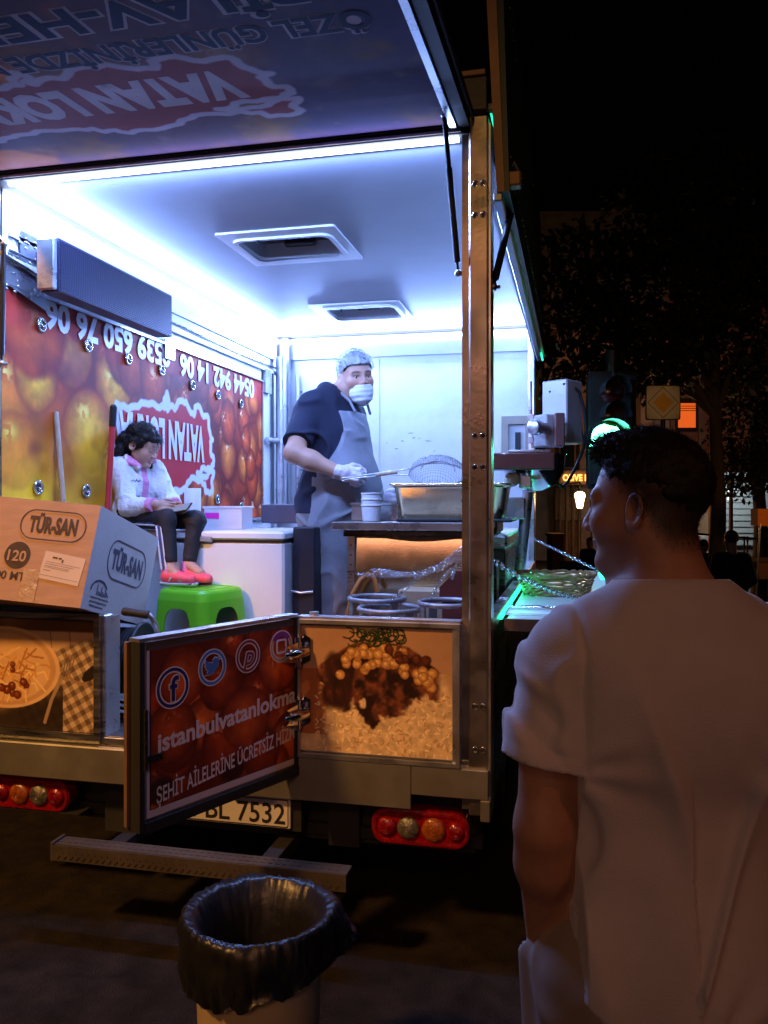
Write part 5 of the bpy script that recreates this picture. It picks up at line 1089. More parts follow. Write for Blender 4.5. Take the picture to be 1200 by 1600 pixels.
def face_color(q, skin, lip=(.42, .16, .14), child=False, brow=(.03, .02, .015), stubble=None, hair=None, hairfn=None):
    ax = np.abs(q[:, 0]); c = np.tile(np.array(skin, float), (len(q), 1)); front = sstep(.03, .06, q[:, 1])
    def put(m, col): nonlocal c; m = np.clip(m, 0, 1)[:, None]; c = c * (1 - m) + np.array(col) * m
    put(.35 * gauss(ax - .045, q[:, 2] + .03, .022, .022) * front, np.array(skin) * (1.1, .72, .68)); put(.3 * gauss(q[:, 0], q[:, 2] + .03, .014, .014) * front, np.array(skin) * (1.1, .74, .7))
    put((.5 if child else .9) * sstep(.0105, .007, np.abs(q[:, 2] + .0655)) * sstep(.017 if child else .024, .012 if child else .019, ax) * sstep(.084, .09, q[:, 1]), lip)
    yb = .0205 + .004 * np.sin(np.clip((ax - .012) / .04, 0, 1) * 3.1)
    if child:
        put(.55 * sstep(.0045, .002, np.abs(q[:, 2] - yb - .004)) * sstep(.012, .018, ax) * sstep(.05, .042, ax) * front, brow)
        put(.85 * sstep(.0028, .0012, np.abs(q[:, 2] + .0105 - 18 * (ax - .031) ** 2)) * sstep(.016, .02, ax) * sstep(.048, .044, ax) * front, brow)
        put(.35 * gauss(ax - .04, q[:, 2] + .042, .018, .016) * front, (.62, .22, .18)); return c
    put(.88 * sstep(.0065, .0035, np.abs(q[:, 2] - yb)) * sstep(.008, .014, ax) * sstep(.054, .047, ax) * front, brow)
    put(.8 * sstep(.004, .002, np.abs(q[:, 2] - .0055)) * sstep(.016, .02, ax) * sstep(.05, .045, ax) * front, brow)
    if stubble is not None: put(.45 * sstep(-.035, -.06, q[:, 2]) * sstep(-.02, .02, q[:, 1]) * sstep(-.15, -.12, q[:, 2]), stubble)
    if hairfn is not None: put(hairfn(q), hair)
    return c
def eyes(parent, H, R, s, iris=(.05, .03, .02), look=(0, 1, 0)):
    for sg in (-1, 1):
        c = np.array(H) + R @ (np.array([sg * .0315, .0722, -.0015]) * s); b = MB(); n = 20; v = []; b.sphere((0, 0, 0), .0125 * s, seg=24, rings=16)
        P = b.v[0]; lk = R @ (np.array(look, float) / np.linalg.norm(look)); d = P @ lk / (.0125 * s); fs = b.f; ms = []
        for q in fs: dd = np.mean([d[i] for i in q]); ms.append(2 if dd > .965 else (1 if dd > .87 else 0))
        b.v[0] = P + c; b.m = ms; b.build('eye', [M_['eyew'], M_['iris'], M_['ink']], parent, local=True)
M_['eyew'] = mat('eye_white', (.62, .58, .55), .12, var=.04); M_['iris'] = mat('iris', (.05, .028, .018), .1, var=.2)
M_['skin'] = mat('skin', rough=.52, var=.07, scale=55, attr='Col', sss=.10, bump=.08, bscale=320)
M_['hair'] = mat('dark_hair', (.010, .007, .006), .6, spec=.25, var=.35, scale=60, bump=.35, bscale=140, stretch=(1, 1, .35))
def strands(name, roots, dirs, length, width, m, parent, curl=0.0, droop=0.0, seg=3, seed=1):
    rs = np.random.RandomState(seed); n = len(roots); V = []; d = dirs / (np.linalg.norm(dirs, axis=1, keepdims=True) + 1e-9); L_ = length * (.6 + .7 * rs.rand(n)) if np.isscalar(length) else length
    side = np.cross(d, rs.randn(n, 3)); side /= np.linalg.norm(side, axis=1, keepdims=True) + 1e-9; p = roots.copy(); rows = []
    for k in range(seg + 1):
        w_ = width * (1 - .85 * k / seg); rows += [p - side * w_, p + side * w_]
        d = d + rs.randn(n, 3) * curl + np.array([0, 0, -droop]); d /= np.linalg.norm(d, axis=1, keepdims=True); p = p + d * (L_ / seg)[:, None]
    V = np.stack(rows, 1).reshape(-1, 3); k2 = 2 * (seg + 1); base = np.arange(n)[:, None] * k2
    F_ = np.concatenate([base + np.array([2 * k, 2 * k + 1, 2 * k + 3, 2 * k + 2])[None] for k in range(seg)])
    me = bpy.data.meshes.new(name); me.from_pydata(V.tolist(), [], F_.tolist()); me.materials.append(m); return me
def join_mesh(name, P, F_, me2, m, parent):
    v2 = np.zeros(len(me2.vertices) * 3); me2.vertices.foreach_get('co', v2); f2_ = [tuple(p.vertices) for p in me2.polygons]; k = len(P)
    me = bpy.data.meshes.new(name); me.from_pydata(np.concatenate([P, v2.reshape(-1, 3)]).tolist(), [], F_.tolist() + [[i + k for i in q] for q in f2_]); me.materials.append(m)
    sm = [True] * len(F_) + [False] * len(f2_); me.polygons.foreach_set('use_smooth', sm); bpy.data.meshes.remove(me2); return link(name, me, parent, True)
def vnormals(P, F_):
    n = np.zeros_like(P); a = np.cross(P[F_[:, 2]] - P[F_[:, 0]], P[F_[:, 3]] - P[F_[:, 1]])
    for k in range(4): np.add.at(n, F_[:, k], a)
    return n / (np.linalg.norm(n, axis=1, keepdims=True) + 1e-12)
def hand_sdf(p, W, R, s=1.0, curl=(.5, .6, .7, .8), thumb=.6, thumb_in=.5, side=1, spread=.05):
    # W wrist, R columns: finger direction, thumb-side direction, back of the hand
    q = ((p - np.array(W, np.float32)) @ R.astype(np.float32)) / s
    d = cap(q, (0, 0, 0), (.02, 0, 0), .023, .026); 
    pal = smin(.012, cap(q, (.025, .022, 0), (.085, .028, .0), .013, .012), cap(q, (.025, .0, .002), (.090, .006, .002), .014, .012), cap(q, (.025, -.02, 0), (.080, -.024, 0), .013, .011))
    d = su_(d, pal, .016); L_ = ((.040, .024, .020), (.045, .028, .021), (.041, .026, .020), (.032, .020, .018))
    for i, (y, x0) in enumerate(((.028, .086), (.009, .091), (-.010, .087), (-.027, .079))):
        a = np.array([x0, y, 0.0]); an = 0; prev = a; r0 = (.0088, .0092, .0088, .0078)[i]; fd = None; sp = (.06, .02, -.03, -.09)[i] * spread / .05
        for k in range(3):
            an += curl[i] * (.9, 1.05, .7)[k]; nx = prev + L_[i][k] * np.array([math.cos(an) * math.cos(sp), math.cos(an) * math.sin(sp), -math.sin(an)])
            c_ = cap(q, prev, nx, r0 * (1 - .08 * k), r0 * (.92 - .08 * k)); fd = c_ if fd is None else su_(fd, c_, .003); prev = nx
        d = su_(d, fd, .004)
    t0 = np.array([.022, .024, -.006]); t1 = t0 + .042 * np.array([math.cos(thumb), math.sin(thumb), -.35 * thumb_in - .1]); a2 = thumb * (1 - .5 * thumb_in)
    t2 = t1 + .032 * np.array([math.cos(a2 * .6), math.sin(a2 * .4), -.6 * thumb_in]); t3 = t2 + .026 * np.array([math.cos(a2 * .3), math.sin(a2 * .1) - .2 * thumb_in, -.7 * thumb_in])
    th_ = smin(.004, cap(q, t0, t1, .0135, .0115), cap(q, t1, t2, .0112, .0100), cap(q, t2, t3, .0100, .0085)); d = su_(d, th_, .008)
    return d * s
def n3(p, s_, seed=0): return noise3(p * np.array(s_, np.float32) + seed * 5.7) - .5
def fold(p, s_, seed=0): return np.exp(-((noise3(p * np.array(s_, np.float32) + seed * 5.7) - .5) / .16) ** 2)

# ------------------------------------------------------------------ the customer in the foreground (local axes: x right, y away from the camera, z up)
CUS = thing('person', 'man in a plain white t-shirt seen from behind, waiting beside the truck', 'person', (.43, -1.522, 0), TH, 'people around the truck')
HC = (-.020, .030, 1.592); RC = frame((-.77, .64, -.02)); SC = .93
def neck_c(p): return su_(cap(p, (.005, -.005, 1.43), (-.008, .005, 1.56), .062, .054), cap(p, (-.035, .05, 1.45), (-.03, .045, 1.53), .042, .040), .03)
def arm_l(p): return smin(.03, cap(p, (-.178, -.005, 1.33), (-.196, -.030, 1.10), .050, .041), cap(p, (-.196, -.030, 1.10), (-.193, -.012, 1.04), .041, .041), cap(p, (-.193, -.012, 1.04), (-.176, .07, .87), .041, .029), hand_sdf(p, (-.174, .078, .845), np.array([[.05, -.10, -.99], [.35, .93, -.08], [.93, -.35, .08]]).T * np.array([1, 1, -1])[None, :] * 1.0, .95, (.2, .25, .3, .35), .4, .4))
def arm_r(p):
    d = smin(.03, cap(p, (.178, -.005, 1.33), (.222, -.01, 1.10), .052, .043), cap(p, (.222, -.01, 1.10), (.218, .05, 1.03), .042, .043), cap(p, (.218, .05, 1.03), (.205, .14, .90), .043, .030))
    return su_(d, hand_sdf(p, (.203, .15, .88), np.array([[-.05, .35, -.93], [-.9, .3, .2], [.35, .85, .35]]).T, .95, (.35, .4, .45, .5), .5, .5), .012)
def torso_c(p):
    return smin(.06, ell(p, (0, .015, 1.225), (.165, .112, .20)), cap(p, (-.115, 0, 1.335), (.115, 0, 1.335), .064), cap(p, (-.03, -.010, 1.430), (-.158, 0, 1.368), .046, .046), cap(p, (.03, -.010, 1.430), (.158, 0, 1.368), .046, .046),
                ell(p, (-.07, -.055, 1.29), (.075, .055, .11)), ell(p, (.07, -.055, 1.29), (.075, .055, .11)), ell(p, (0, .01, 1.0), (.150, .105, .2)), ell(p, (0, 0, .86), (.165, .118, .13)))
def legs_c(p, g=0.0):
    d = None
    for sg in (-1, 1): 
        c_ = smin(.04, cap(p, (sg * .085, 0, .86), (sg * .10, .012, .47), .090 + g, .060 + g), cap(p, (sg * .10, .012, .47), (sg * .105, -.015, .10), .060 + g, .042 + g))
        d = c_ if d is None else su_(d, c_, .03)
    return d
def body_c(p):
    d = su_(head_sdf(p, HC, RC, SC), neck_c(p), .022); d = su_(d, torso_c(p), .05); d = su_(d, arm_l(p), .03); d = su_(d, arm_r(p), .03); d = su_(d, legs_c(p), .04)
    for sg in (-1, 1): d = su_(d, cap(p, (sg * .105, -.03, .055), (sg * .13, .15, .04), .044, .036), .03)
    return d
P, F_ = surf(body_c, (-.34, -.2, -.01), (.34, .28, 1.76), .0048)
q = head_local(P, HC, RC, SC); SKIN = (.46, .235, .155)
def scalp_c(q):
    line = .006 + .052 * sstep(-.02, .06, q[:, 1]) - .075 * sstep(-.0, -.07, q[:, 1]); m = sstep(-.022, .030, q[:, 2] - line) * (np.abs(q[:, 0]) < .095)
    return np.clip(m, 0, 1) * .93 * sstep(.098, .085, np.abs(q[:, 0]) + 0 * q[:, 1]) * (q[:, 1] < .088)
hd = (q[:, 2] > -.15) & (vlen(q) < .2)
colr = np.tile(np.array(SKIN), (len(P), 1)); fc = face_color(q, SKIN, stubble=(.17, .10, .075), hair=(.012, .009, .008), hairfn=scalp_c); colr[hd] = fc[hd]
body_mesh('body', P, F_, M_['skin'], CUS, colr)
eyes(CUS, HC, RC, SC)
# hair: thick on top with a short front tuft, fading at sides and nape
def hair_c(p):
    q = head_local(p, HC, RC, SC).astype(np.float32)
    d = ell(q, (0, -.016, .041), (.0765, .0985, .0885)); d = su_(d, ell(q, (0, .030, .106), (.050, .056, .024)), .04); d = su_(d, ell(q, (.0, .070, .100), (.042, .026, .020)), .02)
    ab = q[:, 2] - (.022 + .056 * sstep(.02, .085, q[:, 1]) - .060 * sstep(-.03, -.085, q[:, 1])); d = np.maximum(d + .0045 * sstep(.034, .004, ab), -ab)
    return (d + .005 * n3(q, (70, 70, 70), 1) + .004 * n3(q, (170, 170, 170), 2)) * SC
Ph, Fh = surf(hair_c, (-.16, -.10, 1.55), (.12, .16, 1.76), .0042, 1)
nh = vnormals(Ph, Fh); rs = np.random.RandomState(5); k = rs.choice(len(Ph), 14000); qq = head_local(Ph[k], HC, RC, SC)
tf = sstep(.05, .09, qq[:, 1]) * sstep(.05, .09, qq[:, 2])
dirs = nh[k] * (.35 + .4 * tf[:, None]) + (RC[:, 1] * .5 + RC[:, 2] * .1)[None] * sstep(.03, .09, qq[:, 2])[:, None] - RC[:, 2][None] * .9 * sstep(.06, .0, qq[:, 2])[:, None] + rs.randn(len(k), 3) * .16
ln = (.004 + .006 * sstep(.05, .11, qq[:, 2]) + .006 * tf) * (.4 + 1.1 * rs.rand(len(k)))
join_mesh('hair', Ph, Fh, strands('s', Ph[k] - nh[k] * .002, dirs, ln, .00045, M_['hair'], CUS, curl=.12), M_['hair'], CUS)
# short stubbly hair over the faded sides
k = np.where(hd & (scalp_c(q) > .25))[0]; k = rs.choice(k, 5200); nb_ = vnormals(P, F_)
me = strands('s', P[k], nb_[k] * .6 - RC[:, 2][None] * .8 + rs.randn(len(k), 3) * .3, .0045, .00032, M_['hair'], CUS, seg=2); o = link('hair_fade', me, CUS, True); me.materials.clear(); me.materials.append(M_['hair'])
# shirt: an open shell over torso and upper arms
def shirt_raw(p):
    t = smin(.05, torso_c(p) - .014, ell(p, (0, .005, .93), (.168, .122, .20)) - .006)
    for sg, sl in ((-1, cap(p, (-.158, 0, 1.335), (-.212, -.020, 1.14), .068, .068)), (1, cap(p, (.158, 0, 1.335), (.222, -.008, 1.14), .064, .068))): t = su_(t, sl, .022)
    t = su_(t, cap(p, (-.05, -.035, 1.432), (.05, -.035, 1.432), .046), .03)
    a = np.abs(p[:, 0])
    t = t + .0035 * np.exp(-((a - .150 + .10 * (p[:, 2] - 1.3) ** 2) / .006) ** 2) * (p[:, 2] > 1.2)               # armhole seam
    dr_ = np.stack([p[:, 0] + .35 * (p[:, 2] - 1.3) * np.sign(-p[:, 0]), p[:, 1], p[:, 2]], 1)
    t = t - .016 * np.clip(fold(dr_, (10, 6, 2.0), 3), 0, 1) ** 3 * sstep(1.40, 1.15, p[:, 2]) - .012 * np.clip(fold(p, (5, 5, 4.0), 4), 0, 1) ** 2 * sstep(1.2, .95, p[:, 2]) - .012 * np.clip(fold(np.stack([p[:, 0] + p[:, 2] * .8, p[:, 1], p[:, 2] - p[:, 0] * .5], 1), (16, 8, 5), 6), 0, 1) ** 3 * sstep(.13, .2, a)
    for cx_, cz_, n_, s_, am in ((-.165, 1.20, 7, .11, .0030), (.165, 1.20, 7, .11, .0030), (.03, .84, 5, .11, .0035)):
        dx_, dz_ = p[:, 0] - cx_, p[:, 2] - cz_; rd = np.sqrt(dx_ ** 2 + dz_ ** 2); t = t - am * np.exp(-(rd / s_) ** 2) * sstep(.0, .05, rd) * np.sin(np.arctan2(dz_, dx_) * n_ + 9 * n3(p, (7, 7, 7), 3)) * (p[:, 1] < .06)
    return t - .018 * n3(p, (7, 7, 4), 8) - .006 * n3(p, (18, 18, 12), 9)
def shirt(p):
    t = shirt_raw(p); a = np.abs(p[:, 0]); inner = t + .011
    hem = .800 + 3.2 * np.minimum(a, .19) ** 2 + .014 * n3(p, (9, 9, 0), 2) + .05 * np.clip(p[:, 1], 0, .1); t = np.maximum(t, hem - p[:, 2])
    # cuffs: cut across each sleeve
    for sg in (-1, 1):
        ax_ = np.array((sg * .19, -.07, -1.0), np.float32); ax_ /= np.linalg.norm(ax_); o_ = np.array((sg * .214, -.02, 1.205), np.float32); cut = (p - o_) @ ax_
        t = np.where((p[:, 0] * sg > .152), t + .0016 * np.exp(-((cut + .024) / .004) ** 2), t); t = np.maximum(t, np.where((p[:, 0] * sg > .152), cut, -1))
    nk = cap(p, (.003, .018, 1.42), (-.006, .03, 1.6), .066, .066); t = t - .005 * sstep(.023, .019, nk) * (p[:, 2] > 1.42) + .002 * np.exp(-((nk - .025) / .0025) ** 2); t = np.maximum(t, -nk)
    return np.maximum(t, p[:, 2] - 1.484 - .10 * (-p[:, 1] - .06))
Ps, Fs = surf(shirt, (-.34, -.24, .76), (.36, .26, 1.53), .0052)
M_['tee'] = mat('white_cotton', (.66, .60, .63), .9, sheen=.5, var=.05, scale=14, bump=.22, bscale=420, sss=.0)
body_mesh('t_shirt', Ps, Fs, M_['tee'], CUS)
def trousers(p):
    d = smin(.05, ell(p, (0, 0, .86), (.172, .128, .13)), legs_c(p, .022)); d = d - .008 * np.clip(fold(p, (9, 9, 5), 2), 0, 1) ** 2 - .006 * n3(p, (8, 8, 5), 4)
    d = su_(d, cap(p, (-.17, .07, .86), (-.165, .09, .72), .05, .045), .03); d = np.maximum(d, p[:, 2] - .97); d = np.maximum(d, .07 - p[:, 2])
    return np.maximum(d, -cap(p, (-.205, .085, .90), (-.185, .085, .86), .030, .026))
Pt, Ft = surf(trousers, (-.28, -.2, .05), (.26, .2, 1.0), .0075); M_['chino'] = mat('trouser_cloth', (.34, .26, .22), .85, var=.08, bump=.06, bscale=300); body_mesh('trousers', Pt, Ft, M_['chino'], CUS)
for sg in (-1, 1):
    Po, Fo = surf(lambda p: np.maximum(su_(cap(p, (sg * .105, -.04, .055), (sg * .135, .17, .042), .050, .043), cap(p, (sg * .105, -.03, .06), (sg * .105, -.02, .11), .050, .052), .03), .004 - p[:, 2]), (sg * .12 - .1, -.13, -.01), (sg * .12 + .1, .26, .17), .008); body_mesh('shoe', Po, Fo, M_['black'], CUS)

# ------------------------------------------------------------------ the cook
CH = thing('person', 'stocky cook in hairnet, lowered white mask and grey apron, holding the wire strainer', 'person', (-.966, 1.337, .69), TH, 'people around the truck')
fb = np.array([.80, -.60, 0.0]); rb = np.array([-.60, -.80, 0.0])          # chest direction and his right side
HB_ = (.130, -.045, 1.560); RB_ = frame((.34, -.94, -.05), roll=-.12); SB_ = 1.05
def bf(p, y0=-.02): 
    q = p.copy(); x = p[:, 0] - .0; y = p[:, 1] - y0; return np.stack([x * rb[0] + y * rb[1], x * fb[0] + y * fb[1], p[:, 2]], 1).astype(np.float32)
def torso_k(b):
    return smin(.07, ell(b, (0, .025, 1.235), (.185, .135, .20)), ell(b, (0, .055, 1.02), (.182, .160, .20)), cap(b, (-.14, -.01, 1.360), (.14, -.01, 1.360), .068), cap(b, (-.04, .01, 1.45), (-.15, -.01, 1.39), .06, .06), cap(b, (.04, .01, 1.45), (.15, -.01, 1.39), .06, .06), ell(b, (0, 0, .86), (.185, .14, .14)))
SHR = np.array((-.125, -.150, 1.345)); ELB = np.array((-.172, -.315, 1.150)); WRI = np.array((.040, -.345, 1.058)); HAN = np.array((.075, -.350, 1.047))
def arm_k(p, g=0.0): return smin(.03, cap(p, SHR, ELB, .062 + g, .046 + g), cap(p, ELB, ELB * .6 + WRI * .4, .047 + g, .047 + g), cap(p, ELB * .6 + WRI * .4, WRI, .047 + g, .032 + g))
def arm_k2(p, g=0.0): return smin(.03, cap(p, (.085, .13, 1.335), (.10, .20, 1.08), .062 + g, .048 + g), cap(p, (.10, .20, 1.08), (.24, .10, .93), .048 + g, .034 + g))
RH = np.array([[.93, .05, -.20], [.10, .30, .95], [.10, -.95, .30]]).T
RH[:, 0] /= np.linalg.norm(RH[:, 0]); RH[:, 2] = np.cross(RH[:, 0], RH[:, 1]); RH[:, 2] /= np.linalg.norm(RH[:, 2]); RH[:, 1] = np.cross(RH[:, 2], RH[:, 0])
def hand_k(p, g=0.0): return hand_sdf(p, WRI + (HAN - WRI) * .35, RH, 1.10, (1.0, 1.05, 1.1, 1.15), .75, 1.0) - g
RH2 = np.array([[.85, -.50, -.15], [.1, -.1, 1.0], [-.5, -.86, 0]]).T
RH2[:, 0] /= np.linalg.norm(RH2[:, 0]); RH2[:, 2] = np.cross(RH2[:, 0], RH2[:, 1]); RH2[:, 2] /= np.linalg.norm(RH2[:, 2]); RH2[:, 1] = np.cross(RH2[:, 2], RH2[:, 0])
def legs_k(p, g=0.0):
    d = None
    for a, k_, f_ in (((-.045, -.09, .86), (-.012, -.10, .46), (.0, -.06, .09)), ((.055, .05, .86), (.050, .06, .46), (.05, .07, .09))):
        c_ = smin(.05, cap(p, a, k_, .105 + g, .072 + g), cap(p, k_, f_, .072 + g, .052 + g)); d = c_ if d is None else su_(d, c_, .03)
    return d
def neck_k(p): return cap(p, (.045, -.015, 1.42), (.110, -.030, 1.56), .075, .066)
def body_k(p):
    d = su_(head_sdf(p, HB_, RB_, SB_), neck_k(p), .025); d = su_(d, torso_k(bf(p)), .05); d = su_(d, arm_k(p), .03); d = su_(d, arm_k2(p), .03); d = su_(d, hand_k(p), .012)
    d = su_(d, hand_sdf(p, (.24, .10, .925), RH2, 1.05, (.5, .55, .6, .65), .6, .5), .012); d = su_(d, legs_k(p), .04)
    return smin(.03, d, cap(p, (.0, -.07, .05), (.14, -.16, .04), .045, .038), cap(p, (.05, .06, .05), (.19, -.03, .04), .045, .038))
P, F_ = surf(body_k, (-.34, -.46, -.01), (.62, .32, 1.78), .0062); q = head_local(P, HB_, RB_, SB_); hd = (q[:, 2] > -.14) & (vlen(q) < .2); SK2 = (.50, .27, .19)
colr = np.tile(np.array(SK2), (len(P), 1)); fc = face_color(q, SK2, stubble=(.12, .08, .07), hair=(.02, .015, .014), hairfn=lambda q: sstep(.050, .062, q[:, 2] + .04 * sstep(.03, -.03, q[:, 1]))); colr[hd] = fc[hd]
body_mesh('body', P, F_, M_['skin'], CH, colr); eyes(CH, HB_, RB_, SB_, look=(-.1, 1, -.08))
M_['glove'] = mat('vinyl_glove', (.70, .62, .68), .4, var=.1, bump=.5, bscale=60, sss=.1)
for nm, f_, lo, hi in (('glove', lambda p: np.maximum(su_(hand_k(p, .0035), cap(p, WRI - (HAN - WRI) * .4, WRI + (HAN - WRI) * .3, .040, .036), .01) - .006 * n3(p, (60, 60, 60), 3), ((WRI - (HAN - WRI) * .15 - p) @ ((HAN - WRI) / np.linalg.norm(HAN - WRI))).astype(np.float32)), (-.05, -.47, .93), (.28, -.24, 1.17)), ('glove', lambda p: hand_sdf(p, (.24, .10, .925), RH2, 1.05, (.5, .55, .6, .65), .6, .5) - .0035, (.16, -.12, .80), (.46, .22, 1.04))):
    Pg, Fg = surf(f_, lo, hi, .0038); body_mesh(nm, Pg, Fg, M_['glove'], CH)
def tee_k(p):
    b = bf(p); t = torso_k(b) - .014; t = su_(t, ell(b, (0, .015, .93), (.212, .190, .26)), .04)
    t = su_(t, cap(p, SHR, SHR * .2 + ELB * .8, .073, .070), .03); t = su_(t, cap(p, (.085, .12, 1.335), (.10, .18, 1.17), .074, .070), .03)
    t = t - .014 * np.clip(fold(np.stack([p[:, 0] + .5 * p[:, 2], p[:, 1], p[:, 2] - .3 * p[:, 0]], 1), (7, 6, 7), 5), 0, 1) ** 3 - .008 * n3(p, (12, 12, 9), 2)
    e_ = (ELB - SHR) / np.linalg.norm(ELB - SHR); cut = ((p - (SHR * .28 + ELB * .72)) @ e_).astype(np.float32); near = cap(p, SHR, ELB + e_ * .1, .095, .11)
    t = np.maximum(t, np.where(near < .0, cut, -1)); t = np.maximum(t, .865 - p[:, 2] + .02 * n3(p, (9, 9, 9), 6) * 2); 
    return np.maximum(t, -(cap(p, (.05, -.02, 1.46), (.13, -.04, 1.64), .083, .083)))
Pt, Ft = surf(tee_k, (-.36, -.46, .82), (.40, .34, 1.54), .0068); M_['navyt'] = mat('navy_cotton', (.013, .016, .040), .9, var=.15, bump=.25, bscale=260); body_mesh('t_shirt', Pt, Ft, M_['navyt'], CH)
def apron(p):
    b = bf(p); t = smin(.06, torso_k(b), ell(b, (0, .06, .94), (.19, .175, .2)), cap(b, (0, .02, .85), (0, .0, .25), .185, .17)) - .031
    t = t - .009 * np.clip(fold(np.stack([p[:, 0] + .6 * p[:, 2], p[:, 1], p[:, 2] - .5 * p[:, 0]], 1), (9, 8, 9), 9), 0, 1) ** 3 - .008 * n3(p, (10, 10, 8), 7) - .004 * n3(p, (24, 24, 20), 8); 
    # bib narrows upward, skirt wraps the hips
    edge = .112 + .115 * sstep(1.27, 1.0, b[:, 2]) + .02 * sstep(1.05, .4, b[:, 2]); t = np.maximum(t, np.abs(b[:, 0] + .008) - edge); t = np.maximum(t, -b[:, 1] + .045 + .05 * sstep(1.05, 1.2, b[:, 2]) - .09 * sstep(.9, .6, b[:, 2]))
    t = np.maximum(t, p[:, 2] - 1.375); return np.maximum(t, .30 + .015 * np.sin(b[:, 0] * 30) - p[:, 2])
Pa, Fa = surf(apron, (-.40, -.46, .26), (.42, .36, 1.40), .0066); M_['apron'] = mat('grey_apron', (.25, .26, .30), .85, var=.12, scale=9, bump=.25, bscale=120, dirt=.12); body_mesh('apron', Pa, Fa, M_['apron'], CH)
b = MB(); b.tube([(.125, -.165, 1.37), (.095, -.14, 1.43), (.045, -.105, 1.475), (.0, -.05, 1.50), (-.01, .02, 1.49)], .007, 8); b.tube([(.20, -.05, 1.37), (.18, -.02, 1.44), (.10, .06, 1.49), (-.0, .05, 1.49)], .007, 8); b.build('apron_strap', M_['apron'], CH, local=True)
def trs_k(p):
    d = smin(.05, ell(bf(p), (0, 0, .87), (.192, .150, .12)), legs_k(p, .024)); d = d - .014 * np.clip(fold(np.stack([p[:, 0], p[:, 1], p[:, 2] + p[:, 0]], 1), (8, 8, 9), 12), 0, 1) ** 3 - .010 * n3(p, (9, 9, 7), 4)
    return np.maximum(np.maximum(d, p[:, 2] - .875), .06 - p[:, 2])
Pp, Fp = surf(trs_k, (-.34, -.40, .04), (.36, .34, .98), .0085); M_['gtr'] = mat('grey_trousers', (.20, .20, .21), .88, var=.12, bump=.3, bscale=200); body_mesh('trousers', Pp, Fp, M_['gtr'], CH)
for a, c_ in (((-.0, -.06, .05), (.14, -.16, .042)), ((.05, .07, .05), (.19, -.03, .042))):
    Po, Fo = surf(lambda p: np.maximum(su_(cap(p, a, c_, .054, .046), cap(p, a, (a[0], a[1], .11), .054, .056), .03), .004 - p[:, 2]), (a[0] - .1, a[1] - .2, -.01), (a[0] + .25, a[1] + .12, .18), .009); body_mesh('shoe', Po, Fo, M_['black'], CH)
# hair, hairnet, mask
def hair_k(p): q = head_local(p, HB_, RB_, SB_).astype(np.float32); d = ell(q, (0, -.016, .044), (.079, .101, .092)); return np.maximum(d + .008 * n3(q, (60, 60, 60), 4), -(q[:, 2] - (.026 + .04 * sstep(.0, .075, q[:, 1]) - .03 * sstep(-.02, -.07, q[:, 1])))) * SB_
Ph, Fh = surf(hair_k, (-.02, -.20, 1.5), (.30, .12, 1.76), .0055, 1); body_mesh('hair', Ph, Fh, M_['hair'], CH)
def net_k(p):
    q = head_local(p, HB_, RB_, SB_).astype(np.float32); d = ell(q, (0, -.022, .050), (.089, .116, .098)); d = d - .006 * np.clip(fold(q, (20, 14, 24), 3), 0, 1) ** 6 - .003 * n3(q, (24, 24, 24), 5); d = np.abs(d) - .0022
    return np.maximum(d, -(q[:, 2] - (.030 + .032 * sstep(.0, .075, q[:, 1]) - .024 * sstep(-.01, -.08, q[:, 1])))) * SB_
Pn, Fn = surf(net_k, (-.04, -.24, 1.5), (.32, .14, 1.78), .0042, 1); M_['net'] = mat('hairnet_film', (.74, .78, .88), .35, var=.35, scale=40, alpha=.30, bump=.4, bscale=80); body_mesh('hairnet', Pn, Fn, M_['net'], CH)
def mask_k(p):
    q = head_local(p, HB_, RB_, SB_).astype(np.float32); d = smin(.03, ell(q, (0, .040, -.074), (.063, .066, .060)), cap(q, (0, .080, -.056), (0, .074, -.104), .030, .032)); d = d - .0010 * np.sin(q[:, 2] * 260 + 60 * q[:, 0] ** 2) * (q[:, 1] > .03) - .005 * n3(q, (30, 30, 50), 3)
    d = np.maximum(d, q[:, 2] + .040 - .25 * np.clip(np.abs(q[:, 0]) - .02, 0, 1) * 0.2); d = np.maximum(d, -q[:, 2] - .150); return np.maximum(d, .018 - q[:, 1]) * SB_
Pm, Fm = surf(mask_k, (-.02, -.24, 1.38), (.30, .12, 1.62), .0042); M_['mask'] = mat('mask_cloth', (.72, .74, .80), .8, var=.04, bump=.2, bscale=150); body_mesh('face_mask', Pm, Fm, M_['mask'], CH)
b = MB()
for sg in (-1, 1):
    for z_ in (-.048, -.115): b.tube([np.array(HB_) + RB_ @ (np.array(v_) * SB_) for v_ in ((sg * .060, .03, z_), (sg * .077, .008, z_ * .6), (sg * .086, -.012, .015))], .0020, 6)
b.build('mask_loop', M_['mask'], CH, local=True)
# ------------------------------------------------------------------ the child on the freezer (same axes as the customer)
kr = atz(205, 825, 4.3)
KID = thing('person', 'small girl in a white and pink fleece sitting on the freezer, looking at a phone', 'person', (kr[0], kr[1], 1.456), TH, 'people around the truck')
fk = np.array([.80, -.60, 0]); rk = np.array([-.60, -.80, 0])
HK = (.070, -.045, .430); RK = frame((.93, -.28, -.38), roll=.02); SK = .84
sh_n = np.array((-.035, -.085, .318)); el_n = np.array((.035, -.150, .115)); wr_n = np.array((.190, -.225, .130))
sh_f = np.array((.100, .070, .318)); el_f = np.array((.20, .02, .14)); wr_f = np.array((.262, -.135, .120))
PH = np.array((.312, -.225, .112))
hn = np.array((.0, -.055, .068)); kn_n = np.array((.246, -.240, .060)); an_n = np.array((.278, -.285, -.185))
hf = np.array((.07, .04, .068)); kn_f = np.array((.380, -.185, .052)); an_f = np.array((.352, -.225, -.165))
